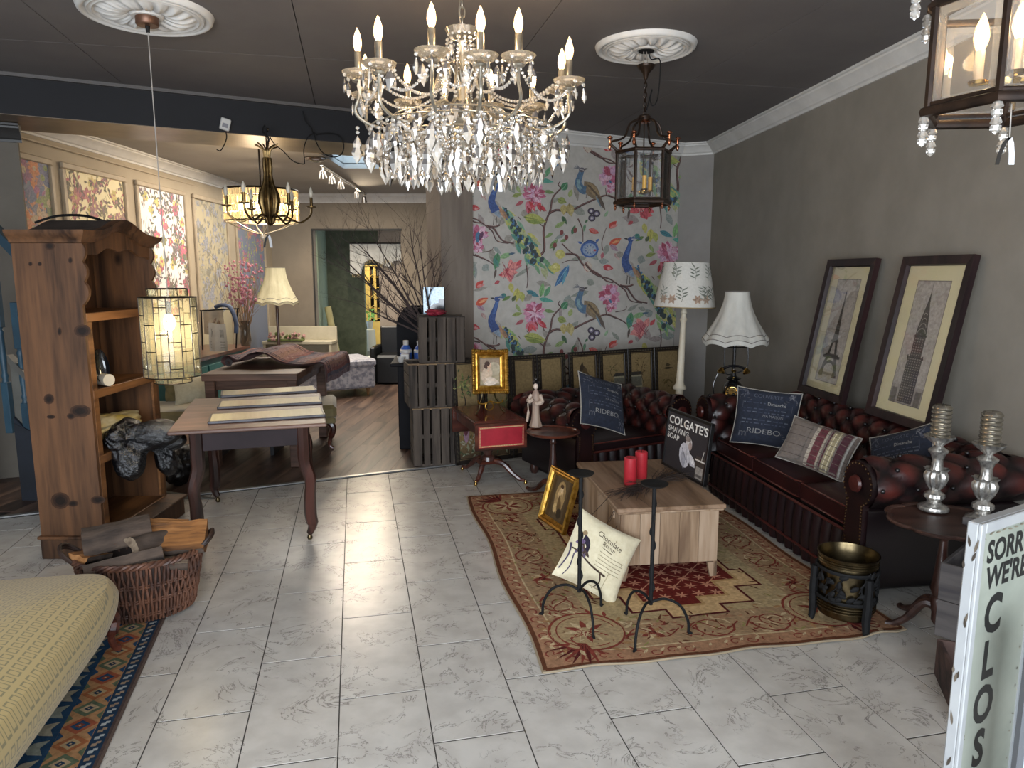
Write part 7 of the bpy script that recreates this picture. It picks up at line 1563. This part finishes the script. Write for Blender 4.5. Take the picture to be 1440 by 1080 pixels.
for i in range(6): p = atY(496+2.2*i, 388, vY-.121); fg.box(tuple(p), (.011, .008, .05))
for i in range(20):
    x_ = 513+2.1*i; y_ = 371-5*sin(pi*min(1, i/9)) if i < 10 else 375-8*abs(sin(pi*(i-10)/10)); p = atY(x_, y_+1, vY-.121); fg.box(tuple(p), (.011, .008, .05))
fg.build('fringe', mat('tan_fringe', '8f8262', rough=.9), vl, kind='stuff')
rp = thing('carpet_tube', 'long pale cardboard tube leaning in the doorway', 'tube', (0, 0, 0)); MB().tube([tuple(atY(461, 432, 11.7)), tuple(atY(478, 520, 11.5))], .055, 16).build('tube_body', mat('pale_card', '8f875e', '9c946a', rough=.8), rp)
gY = 14.5; gc = thing('glazed_cabinet', 'yellow ochre glazed bookcase with astragal bars in the far room', 'cabinet', (0, 0, 0)); m_och = mat('ochre_wood', 'a8893f', 'b8994c', rough=.5, scale=4)
g0, g1 = atY(512, 372, gY), atY(545, 500, gY); gw = g1.x-g0.x
MB().box((g0.x+gw/2, gY+.35, g0.z/2), (gw, .04, g0.z)).build('back_panel', mat('cabinet_dark', '2a2212'), gc)
for x_ in (g0.x+.03, g1.x-.03): MB().box((x_, gY+.17, g0.z/2), (.06, .36, g0.z)).build('side_panel', m_och, gc)
MB().box((g0.x+gw/2, gY+.15, g0.z), (gw+.08, .42, .07), .01).build('cornice', m_och, gc); zb_ = atY(520, 452, gY).z
MB().box((g0.x+gw/2, gY+.17, zb_/2), (gw, .36, zb_)).build('base_cupboard', m_och, gc)
dr = thing('x', '', ''); bpy.data.objects.remove(dr)
dor = MB(); 
for x_ in (g0.x+.09, g0.x+gw*.5, g1.x-.09): dor.box((x_, gY-.02, (g0.z+zb_)/2), (.05, .03, g0.z-zb_-.06))
dor.build('door_frame', m_och, gc)
for k in range(6):
    z_k = zb_+.06+(g0.z-zb_-.1)*k/5; MB().box((g0.x+gw/2, gY+.15, z_k), (gw-.08, .3, .015)).build('shelf', m_och, gc)
    MB().tube([(g0.x+.1, gY-.02, z_k), (g0.x+.2, gY-.02, z_k+.07), (g0.x+gw*.5, gY-.02, z_k)], .008, 5).build('astragal', m_och, gc)
for k in range(30): tag(MB().box((g0.x+.12+.02*(k % 10)*1.7, gY+.12, zb_+.075+(g0.z-zb_-.1)*(k//10)/2.5+.075), (.026, .16, .13+.02*(k % 3))).build('book', mat('book_%d' % (k % 5), ('5a3a2a', '3f4a3f', '7a6a4a', '4a2a2a', '6a6a6a')[k % 5])), 'small book in the ochre glazed cabinet', 'book', 'books in the ochre cabinet')
pl_ = thing('green_plant', 'small bright green trailing plant before the ochre cabinet', 'plant', tuple(atY(520, 455, 13.9)), 0); rr = random.Random(6)
for k in range(22):
    L_ = MB(); q = Vector((rr.uniform(-.1, .1), rr.uniform(-.05, .05), rr.uniform(.05, .28))); e = q+Vector((rr.uniform(-.1, .1), -.02, rr.uniform(-.08, .1))); s = Vector((.02, 0, .02)); L_.add([tuple(q), tuple((q+e)/2+s), tuple(e), tuple((q+e)/2-s)], [(0, 1, 2, 3)]); L_.build('leaf', mat('bright_leaf', '5a8a35', '6fa045', rough=.6), pl_)
MB().lathe([(.12, -pl_.location.z+.003), (.10, -.12), (.05, -.1), (.07, .05), (.06, .05)], n=14).build('pot', mat('clay_pot', '8a8a80'), pl_)
point('far_room_point_light', (-2.9, 13.6, 2.2), 60, (1, .86, .5), .1)  # bare point light in the far room, no fitting modelled
# ---- black tub chair by the rear wall
bp = atz(550, 541); bc2 = thing('black_tub_chair', 'black leather tub chair beside the doorway', 'armchair', (bp.x, bp.y+.25, .002), 0); m_bl = mat('black_leather', '0b0b0d', '121214', rough=.4, scale=20)
MB().box((0, 0, .2), (.42, .5, .4), .03).build('seat', m_bl, bc2); MB().box((.0, .22, .52), (.42, .08, .5), .03).build('backrest', m_bl, bc2); MB().box((.24, 0, .32), (.08, .5, .62), .03).build('armrest', m_bl, bc2); MB().box((-.24, 0, .26), (.08, .5, .5), .03).build('armrest', m_bl, bc2)
# ---- black counter with rounded hutch, things on it
kc = atz(571, 632); KX, KY = kc.x, kc.y; m_ct = mat('black_counter_paint', '101013', '16161a', rough=.75, spec=.2, scale=5)
kn_ = thing('black_counter', 'black painted counter with a tall rounded back beside the crates', 'counter', (KX+.22, KY+.30, .002), radians(5))
MB().box((0, 0, .36), (.60, .55, .72), .006).build('cupboard', m_ct, kn_); MB().box((-.02, 0, .735), (.68, .60, .03), .006).build('worktop', m_ct, kn_)
m = MB(Matrix.Translation((0, .27, 0)) @ Matrix.Rotation(pi/2, 4, 'X')); bp_ = [(-.34, .0), (-.34, 1.02)] + [(-.20+.14*cos(a_)*1.0, 1.02+.17*sin(a_)) for a_ in [radians(180-9*k) for k in range(11)]] + [(.34, 1.20), (.34, 0)]; m.prism(bp_, 0, .04); m.build('rounded_back', m_ct, kn_)
m = MB(Matrix.Translation((0, .80, 0)) @ Matrix.Rotation(pi/2, 4, 'X')); m.prism([(x*1.0-.02, z*1.0) for x, z in bp_], 0, .04); m.build('rounded_back', m_ct, kn_)
def bottle(label, px, py, Y, s=1, body='2a4f9e'):
    p = atY(px, py, Y); t = thing('plastic_bottle', label, 'bottle', (p.x, Y, .754), 0); MB().lathe([(.0, 0), (.045*s, .0), (.048*s, .01), (.048*s, .075*s), (.03*s, .11*s), (.02*s, .12*s)], n=18).build('body', mat('blue_label', body, '4468b0', rough=.4), t); MB().lathe([(.022*s, .118*s), (.022*s, .155*s), (0, .157*s)], n=14).build('cap', mat('white_plastic', 'b8b6b2', rough=.4), t); MB().lathe([(.030*s, .10*s), (.049*s, .078*s), (.049*s, .06*s)], n=18).build('shoulder', mat('white_plastic', 'b8b6b2'), t)
bottle('white capped blue bottle on the black counter', 571, 495, KY+.22, 1.1); bottle('second blue bottle half hidden behind the wooden crate', 590, 495, KY+.25, 1.05)
p = atY(566, 500, KY+.06); t = tag(MB().box((0, 0, .035), (.07, .05, .07), .003).build('white_box', mat('white_plastic', 'b8b6b2')), 'small white box on the black counter', 'box'); t.location = (p.x+.02, KY+.08, .752)
p = atY(561, 512, KY); t = tag(MB().lathe([(.02, 0), (.03, .01), (.036, .05), (.033, .05), (.02, .01)], n=16).build('white_cup', mat('white_plastic', 'b8b6b2')), 'white cup at the left edge of the black counter', 'cup'); t.location = (p.x+.015, KY+.04, .752)
# ---- stacked slatted crates
m_cr = wood('weathered_crate_wood', '4c433b', '3a322c', '221d19', axis=2, rough=.85, ring=9, bmp=.5); m_crh = wood('weathered_crate_rail', '5a5048', '463e37', '2c2622', axis=0, rough=.85, ring=9, bmp=.5)
m_new = wood('pale_crate_rail', '9a8468', '826c52', '5c4a38', axis=0, rough=.8, ring=9, bmp=.4)
def crate(label, cx, cy, z0, w, d, h, rz, seed, gaps=(), vertical=True):
    rr = random.Random(seed); t = thing('wooden_crate', label, 'crate', (cx, cy, z0), rz, 'weathered slatted crates'); n = 5; sw = w/n; dark = m_cr
    for face in ('front', 'back'):
        y = -d/2+.006 if face == 'front' else d/2-.006
        for i in range(n):
            MB().box((-w/2+sw*(i+.5), y+rr.uniform(-.001, .001), h/2), (sw-(.022 if i in gaps else .005)-rr.uniform(0, .004), .012, h-rr.uniform(0, .012)), .0015).build('slat', m_cr, t)
    for sx in (-1, 1):
        for i in range(4): MB().box((sx*(w/2-.006), 0, h*(i+.5)/4), (.012, d-.03, h/4-.014), .0015).build('side_slat', m_cr, t)
        for sy in (-1, 1): MB().box((sx*(w/2-.022), sy*(d/2-.024), h/2), (.02, .024, h-.012)).build('corner_post', m_cr, t)
    for i in range(4): MB().box((0, -d/2+d*(i+.5)/4, .008), (w-.03, d/4-.01, .012)).build('base_board', m_crh, t)
    MB().box((0, -d/2+.02, h-.004), (w, .035, .012), .002).build('top_rail', m_new if seed % 2 else m_crh, t); MB().box((0, d/2-.02, h-.004), (w, .035, .012), .002).build('top_rail', m_crh, t)
    MB().box((0, -d/2+.04, h*.5), (w-.04, .012, .03)).build('cross_rail', m_crh, t)
    return t
crate('lowest of the three stacked crates beside the painted screen', -.63, 5.62, .002, .36, .34, .46, radians(12), 3, (1,))
crate('middle of the three stacked crates beside the painted screen', -.665, 5.62, .466, .36, .34, .345, radians(15), 5, (2,))
crate('topmost of the three stacked crates beside the painted screen', -.565, 5.64, .818, .36, .34, .355, radians(8), 6, (1,))
crumple('red_cloth', 'crumpled red cloth on the topmost crate', 'cloth', mat('red_cloth', '6f1224', '8a1a30', rough=.7, scale=12), Vector((-.60, 5.60, 1.20)), .075, .06, .022, 9, .5)
a = Art(); a.rect(0, 0, 1, 1, 'a9cbe6').poly([(0, 0), (.12, .08), (.3, .35), (.5, .45), (.72, .48), (.74, .62), (1, .62), (1, 0)], '1c1e24')  # what the mirror reflects, painted on as flat pale blue and black
p0, p1 = atY(595, 404, 5.92), atY(625, 446, 5.92); mi = thing('small_mirror', 'small pale blue rectangular mirror behind the top crate', 'mirror', ((p0.x+p1.x)/2, 5.92, p1.z-.02), 0); wm, hm = p1.x-p0.x, p0.z-p1.z
fm = MB(); fm.box((0, .006, hm/2+.02), (wm+.01, .012, hm+.01), .002); fm.build('frame', m_black, mi); a.build('painted_reflection', lambda u, v, h: ((u-.5)*wm, -.0005-h, .02+v*hm), mi, printed('reflection_print', .15, .6))
cs_ = thing('mirror_stand', 'black stand carrying the small mirror behind the crates', 'stand', ((p0.x+p1.x)/2, 5.96, .002)); MB().box((0, 0, (p1.z-.03)/2), (.16, .06, p1.z-.035)).build('post', m_ct, cs_)
# ---- bare birch branches fanning out behind the crates
br = thing('bare_branches', 'large spray of bare dark branches standing behind the crates', 'branches', (-.66, 5.98, .95), 0)
MB().lathe([(.0, -.95), (.07, -.948), (.075, -.6), (.06, -.2), (.045, .03), (.04, .03), (.04, -.2)], n=20).build('vase', m_ct, br)
m_br = mat('bare_bark', '2a2120', '453836', rough=.9, scale=30); rr = random.Random(19)
def grow(mb, p, d, L, r, lev):
    n = 5; P = [p]; dd_ = Vector(d)
    for i in range(n): dd_ = (dd_+Vector((rr.uniform(-.13, .13), rr.uniform(-.10, .10), rr.uniform(-.06, .10)))).normalized(); P.append(P[-1]+dd_*L/n)
    mb.tube(P, [r*(1-.75*i/n) for i in range(n+1)], 5 if lev < 2 else 3, cap=False)
    if lev < 3:
        for k in range((8, 6, 3)[lev]):
            i = rr.randint(1, n); e = (dd_ + Vector((rr.uniform(-.9, .9), rr.uniform(-.5, .4), rr.uniform(-.4, .8)))).normalized(); grow(mb, P[i], e, L*rr.uniform(.25, .5), r*(1-.75*i/n)*.6, lev+1)
for d, L in (((-.62, -.1, .78), 1.05), ((-.42, -.2, .9), 1.05), ((-.80, -.05, .55), .95), ((-.25, -.1, .95), .95), ((-.08, -.15, 1), .85), ((-.70, -.2, .62), 1.05), ((.0, 0, 1), .65), ((-.9, -.1, .5), .7), ((-.55, 0, .7), .9), ((-.3, -.05, .8), .75)):
    m = MB(); grow(m, Vector((0, 0, 0)), Vector(d).normalized(), L, .011, 0); m.build('bough', m_br, br)
# ================================================================ ON THE BEAM AND THE REAR CEILING
def onbeam(px, py, out=.0): return atplane(px, py, (0, FW(0), 0), wn) + wn*out
p = onbeam(316, 176, .03); s = thing('wall_sensor', 'small white sensor box hanging crooked on the dark beam', 'sensor', p, radians(28)); s.rotation_euler = (0, radians(14), radians(28)); MB().box((0, 0, 0), (.07, .03, .085), .006).build('casing', mat('white_plastic', 'b8b6b2'), s); MB().box((.0, -.0155, -.01), (.04, .002, .03)).build('slot', mat('grey_plastic', '77757a'), s)
W2_ = lambda pts, out=.03: [tuple(onbeam(x, y, out)) for x, y in pts]
tag(MB().tube(spline(W2_([(317, 186), (318, 195), (314, 206), (309, 213), (304, 211)]), 5), .004, 5).build('sensor_wire', m_black), 'short curled black wire below the white sensor', 'wire')
tag(MB().tube(spline(W2_([(424, 158), (428, 172), (436, 182), (440, 190), (458, 189), (474, 192), (481, 205), (478, 218), (466, 222), (452, 216), (444, 204), (440, 190)], .05), 6), .0045, 6).build('looped_cable', m_black), 'black cable looping from the dark beam beside the spotlights', 'cable')
tag(MB().tube(spline(W2_([(440, 188), (430, 196), (425, 212), (426, 228), (424, 232), (410, 228), (396, 214), (384, 204), (378, 195)], .06), 6), .004, 6).build('slack_cable', m_black), 'slack black cable running to the gilt chandelier', 'cable')
# spotlight track
tk = thing('spotlight_track', 'ceiling spotlight bar with lit chrome spots in the rear room', 'spotlights', (0, 0, 0)); m_chr = mat('brushed_chrome', '8a8580', 'a8a39c', rough=.25, metal=1)
k0, k1 = atz(452, 232, CEIL2-.04), atz(514, 273, CEIL2-.04)
MB().tube([tuple(k0), tuple(k1)], .018, 8).build('track_bar', m_chr, tk)
for i in range(5):
    f = (0.02, .18, .36, .74, .95)[i]; q = k0.lerp(k1, f); MB().tube([tuple(q), tuple(q-Vector((0, 0, .06)))], .007, 6).build('spot_stem', m_chr, tk)
    T = Matrix.Translation(q-Vector((0, 0, .10))) @ Matrix.Rotation(radians(20), 4, 'X')
    sp_ = MB(T).lathe([(.0, .05), (.025, .048), (.03, .03), (.042, -.03), (.038, -.03), (.026, .02)], n=18).build('spot_head', m_chr, tk); MB(T).lathe([(.0, -.022), (.03, -.022), (.03, -.018), (0, -.018)], n=14).build('spot_bulb', m_bulb, sp_)
    l = bpy.data.lights.new('spot_light', 'SPOT'); l.energy = 34; l.color = (1, .80, .56); l.spot_size = radians(95); l.spot_blend = .6; l.shadow_soft_size = .03; lo = bpy.data.objects.new('spot_light', l); COL.objects.link(lo); lo.location = q-Vector((0, 0, .16)); tgt = Vector(((-3.8, 6.8, 1.6), (-3.8, 8.0, 1.7), (-1.9, 7.6, .3), (-2.4, 10.8, 1.2), (-1.2, 4.4, 0))[i]); lo.rotation_euler = (tgt-lo.location).to_track_quat('-Z', 'Y').to_euler()
pb_ = atz(444, 223, CEIL2-.01); tag(MB().lathe([(.0, 0), (.11, .0), (.115, -.012), (.10, -.03), (.03, -.045), (0, -.045)][::-1], n=30).build('round_ceiling_lamp', m_chr), 'round chrome ceiling lamp base at the start of the spotlight bar', 'lamp'); bpy.data.objects['round_ceiling_lamp'].location = (pb_.x, pb_.y, CEIL2)
# ---- drum chandelier of crystal bars, further back
dY = 6.75; dc = atY(368, 292, dY); dz1, dz0 = atY(368, 268, dY).z, atY(368, 312, dY).z; dr_ = (atY(418, 290, dY).x-atY(318, 290, dY).x)/2
dchand = thing('drum_chandelier', 'lit drum chandelier of stacked crystal bars behind the gilt one', 'chandelier', (dc.x, dY, 0))
m_bar = glassy('crystal_bar', 'fff6e0', .62, .35, .05, 'f0e4c4')
for z in (dz0, dz1): MB().tube([(dr_*cos(k*pi/24), dr_*sin(k*pi/24), z) for k in range(48)], .008, 5, closed=True).build('hoop', m_lead if z == dz1 else m_cham, dchand)
bars = MB(); rr = random.Random(5)
for row in range(4):
    for k in range(64):
        a_ = 2*pi*(k+.5*(row % 2))/64; z = dz0+(dz1-dz0)*(row+.5)/4; T = Matrix.Translation((dr_*.985*cos(a_), dr_*.985*sin(a_), z)) @ Matrix.Rotation(a_+rr.uniform(-.3, .3), 4, 'Z'); bars.box((0, 0, 0), (.012, .024, (dz1-dz0)/4-.014), .002, T=T)
bars.build('crystal_bars', m_bar, dchand, ang=None, kind='stuff')
MB().tube([(0, 0, dz1), (0, 0, CEIL2)], .008, 6).build('rod', m_lead, dchand)
for k in range(3): a_ = k*2.09; MB().tube([(dr_*cos(a_), dr_*sin(a_), dz1), (0, 0, dz1)], .005, 5).build('spoke', m_lead, dchand)
for k in range(6):
    a_ = k*pi/3; MB().tube(spline([(dr_*cos(a_), dr_*sin(a_), dz0), (dr_*.6*cos(a_), dr_*.6*sin(a_), dz0-.06), (0, 0, dz0-.12)], 4), .006, 5).build('lower_rib', m_cham, dchand)
    MB().ball((.18*cos(a_), .18*sin(a_), (dz0+dz1)/2), .03, 12, 8).build('bulb', m_bulb, dchand)
MB().ball((0, 0, dz0-.14), .03, 12, 8).build('finial', m_crys, dchand)
point('drum_light', (0, 0, (dz0+dz1)/2), 9, WARM, .12, dchand)
# ---- gilt wheatsheaf chandelier with candle arms hanging before the beam
gY2 = 5.42; g_ = atY(377, 250, gY2); G = thing('gilt_chandelier', 'gilt chandelier with ribbed vase body and unlit candle arms', 'chandelier', (g_.x, gY2, 0)); zc_ = lambda py: atY(377, py, gY2).z; m_gb = mat('aged_gilt', '463722', '75603c', rough=.35, metal=.9, scale=20)
MB().lathe([(.03, zc_(222)), (.034, zc_(235)), (.03, zc_(245)), (.04, zc_(258)), (.07, zc_(272)), (.078, zc_(284)), (.06, zc_(298)), (.035, zc_(308)), (.03, zc_(314)), (.0, zc_(318))], n=64, wob=lambda a_, z: 1+.06*cos(a_*26)).build('vase_body', m_gb, G)
for k in range(12):
    a_ = k*pi/6; MB().tube(spline([(.02*cos(a_), .02*sin(a_), zc_(222)), (.03*cos(a_), .03*sin(a_), zc_(210)), (.085*cos(a_), .085*sin(a_), zc_(202+3*(k % 2)))], 4), [.006]*8+[.002], 5).build('wheat_ear', m_gb, G)
for k in range(6):
    a_ = k*pi/3+.25; P = lambda r_, py: (r_*cos(a_), r_*sin(a_), zc_(py))
    MB().tube(spline([P(.03, 306), P(.10, 303), (P(.16, 309)), P(.22, 312), P(.29, 302), P(.30, 292)], 5), .008, 7).build('arm', m_gb, G)
    MB().lathe([(.008, 0), (.035, .008), (.036, .014), (.008, .012)], P(.30, 292), 20).build('candle_pan', m_gb, G); x, y, z = P(.30, 291); MB().lathe([(.012, z), (.012, z+.075), (0, z+.076)], (x, y, 0), 12).build('candle_tube', m_gb, G); bulb(G, (x, y, z+.075), 0, .9, False)
MB().tube([(0, 0, zc_(224)), (0, 0, zc_(180)), (-.02, .12, zc_(176)), (-.08, FW(g_.x)-gY2+.0, zc_(176))], .005, 6).build('hanging_rod', m_black, G); MB().tube(spline([(0, 0, zc_(205)), (.02, 0, zc_(195)), (-.02, 0, zc_(185)), (0, 0, zc_(176))], 4), .008, 5).build('flex', m_black, G)
tagpair('white price tag hanging under the gilt chandelier', atY(376, 323, gY2), s=1.25)
# ================================================================ STAIR AT THE LEFT EDGE
m_blu = mat('blue_stair_paint', '1e3644', '2a4858', rough=.5, scale=4)
sY = 4.62; stx = lambda px: atY(px, 500, sY).x
stair = thing('staircase', 'blue painted balustrade of stairs at the far left edge', 'staircase', (0, 0, 0)); strz = lambda X: 1.08-(X+3.08)*1.25*1.0
for i, px in enumerate((4, 29)):
    x = stx(px) if px > 0 else stx(4)-.135*(i-1); zb2 = atY(px, 598 + (px-4)*1.15, sY).z; zb2 = zb2 if px > 0 else strz(x)-.1
    zt2 = zb2+.85
    MB().box((x, sY, zb2+.12), (.045, .045, .34), .003).box((x, sY, zt2-.05), (.045, .045, .3), .003).lathe([(.022, zb2+.29), (.016, zb2+.31), (.023, zb2+.33), (.016, zb2+.35), (.021, zb2+.45), (.018, zb2+.6), (.023, zb2+.62), (.015, zb2+.64), (.022, zb2+.66)], (x, sY, 0), 14).build('baluster', m_blu, stair)
pA, pB = Vector((-3.28, 0, atY(0, 583, sY).z+.35)), Vector((-2.55, 0, atY(0, 583, sY).z-.50))
def slab(name, m, dz0, dz1, y, th_):
    mb = MB(Matrix.Translation((0, y, 0)) @ Matrix.Rotation(pi/2, 4, 'X')); mb.prism([(pA.x, pA.z+dz0), (pB.x, pB.z+dz0), (pB.x, pB.z+dz1), (pA.x, pA.z+dz1)], 0, th_); return mb.build(name, m, stair)
slab('base_rail', mat('grey_stair_rail', '55534e', rough=.5), .0, .05, sY+.03, .06); slab('handrail', m_blu, .80, .88, sY+.04, .08)
mb = MB(Matrix.Translation((0, sY+.02, 0)) @ Matrix.Rotation(pi/2, 4, 'X')); mb.prism([(pA.x, 0), (-2.0, 0), (pB.x, pB.z), (pA.x, pA.z)], 0, .03); mb.build('stair_panel', mat('grey_stair_panel', '56554f', '5f5e58', rough=.8), stair)
slab('lower_moulding', mat('navy_stair_moulding', '1c222c', rough=.5), -.42, -.36, sY-.012, .02)
mb = MB(Matrix.Translation((0, sY-.015, 0)) @ Matrix.Rotation(pi/2, 4, 'X')); mb.prism([(pA.x, 0.0), (-2.62, 0.0), (-2.62, .18), (pA.x, pA.z-.40)], 0, .02); mb.build('dark_lower_panel', mat('navy_panel', '171b22', '1d222b', rough=.6), stair)
# ================================================================ NEAR RIGHT: CRATES AND THE SIGN
m_gc = wood('grey_plank', '4c4745', '3d3938', '2b282b', axis=0, rough=.8, ring=8, bmp=.3); m_rc = wood('red_brown_plank', '4f3c36', '3a2b28', '231a19', axis=0, rough=.8, ring=8, bmp=.3)
def pcrate(label, c0, dirx, L_, D_, z0, h, m, rows):
    d = Vector(dirx).normalized(); th = atan2(d.y, d.x); ct_ = Vector((c0[0], c0[1], z0)) + Vector((d.x, d.y, 0))*L_/2 + Vector((-d.y, d.x, 0))*D_/2
    t = thing('plank_crate', label, 'crate', ct_, th, 'plank crates behind the sign')
    for sy in (-1, 1):
        for i in range(rows): MB().box((0, sy*(D_/2-.006), h*(i+.5)/rows), (L_, .012, h/rows-.003), .002).build('side_plank', m, t)
    for sx in (-1, 1):
        for i in range(rows): MB().box((sx*(L_/2-.007), 0, h*(i+.5)/rows), (.014, D_-.026, h/rows-.003), .002).build('end_plank', m, t)
    for i in range(3): MB().box((0, -D_/2+.013+(D_-.026)*(i+.5)/3, .006), (L_-.03, (D_-.026)/3-.003, .01)).build('base_board', m, t)
    return t
cA = atz(1313, 948); ddx = (atz(1345, 1022)-cA)
# the lower crate's near-left face runs towards the camera
pcrate('lower red-brown plank crate on the floor behind the sign', (cA.x+ddx.x*1.1, cA.y+ddx.y*1.1), (-ddx.y, ddx.x), .46, ddx.length*1.1, .002, .145, m_rc, 1)
u0, u1 = atz(1313, 893, .15), atz(1367, 911, .15)
uc = pcrate('upper grey plank crate stacked behind the sign', (u0.x, u0.y), ((u1-u0).x, (u1-u0).y), .42, .30, .150, .29, m_gc, 2)
en = MB(); en.box((.0, .155, .345), (.46, .014, .09), .003); en.build('handle_board', m_gc, uc); MB().box((.0, .1475, .35), (.10, .003, .03), .001).build('hand_hole', m_black, uc)
# enamel sign on a white stand
A_ = atY(1377, 737, 1.42); z_top = A_.z; dS = Vector((cos(radians(30)), sin(radians(30)), 0)); sg = thing('closed_sign', 'tall chipped white enamel sign reading sorry we\'re closed', 'sign', (A_.x, A_.y, 0), radians(30)); sg.rotation_euler = (0, 0, radians(30)); Wsg = .26
m_wh = mat('chipped_white_enamel', '8e9092', '9a9c9c', rough=.5, scale=6); m_ens = mat('worn_sign_enamel', '7f857b', '92968b', rough=.4, scale=5)
MB().box((Wsg/2, .012, z_top/2), (Wsg, .024, z_top), .003).build('body', m_wh, sg)
for (x, z, w_, h_) in ((.009, z_top/2, .018, z_top), (Wsg-.009, z_top/2, .018, z_top), (Wsg/2, z_top-.012, Wsg-.036, .024)): MB().box((x, -.003, z), (w_, .008, h_), .002).build('rim', m_wh, sg)
MB().box((Wsg/2, -.0008, z_top/2-.01), (Wsg-.034, .003, z_top-.03)).build('enamel_face', m_ens, sg)
a = Art(); ik = '15181a'; a.text('SORRY', Wsg/2+.004, z_top-.094, .048, ik, sx=.88, align='CENTER', bold=.035); a.text("WE'RE", Wsg/2+.004, z_top-.155, .048, ik, sx=.88, align='CENTER', bold=.035)
for i, chh in enumerate('CLOSED'): a.text(chh, .092, z_top-.262-.108*i, .086, ik, sx=.82, align='CENTER', bold=.035)
rr = random.Random(17)
for k in range(36): a.leaf(rr.choice([.021, .023, Wsg-.03]), rr.uniform(.1, z_top-.03), rr.uniform(0, 6), rr.uniform(.004, .012), .004, rr.choice(['6b6558', '4a4038', '7d7666']))
for k in range(8): a.leaf(.04+.025*k, z_top-.03, rr.uniform(-.3, .3), .02, .004, '6f6758')
a.build('print', lambda u, v, h: (u, -.0024-h, v), sg, printed('sign_print', .35, .5), h0=.0003)
ch_ = Art(); [ch_.leaf(rr.uniform(.006, .03), z_, rr.uniform(1.2, 1.9), rr.uniform(.012, .035), .008, ('3a332c', '5c5348')[k % 2]) for k, z_ in enumerate([.93, .92, .90, .76, .75, .64, .63, .52, .42, .30, .88, .62])]
ch_.build('chips', lambda u, v, h: (-.0004-h, .026-u*.75, v), sg, printed('sign_print', .35, .5))
# white door stile at the right edge
dst = thing('door_leaf', 'white framed glass shop door edge at the right of the sign', 'door', (0, 0, 0)); p = atY(1432, 1000, 1.30)
MB().box((p.x+.085, 1.34, .39), (.09, .045, .78), .004).build('stile', mat('white_door_paint', 'aab0b6', rough=.4), dst); MB().box((p.x+.03, 1.325, .39), (.014, .02, .78), .003).build('bead', mat('grey_seal', '55585c', rough=.4), dst)
MB().box((p.x+.45, 1.34, .08), (.72, .045, .16), .004).build('bottom_rail', mat('white_door_paint', 'aab0b6'), dst)
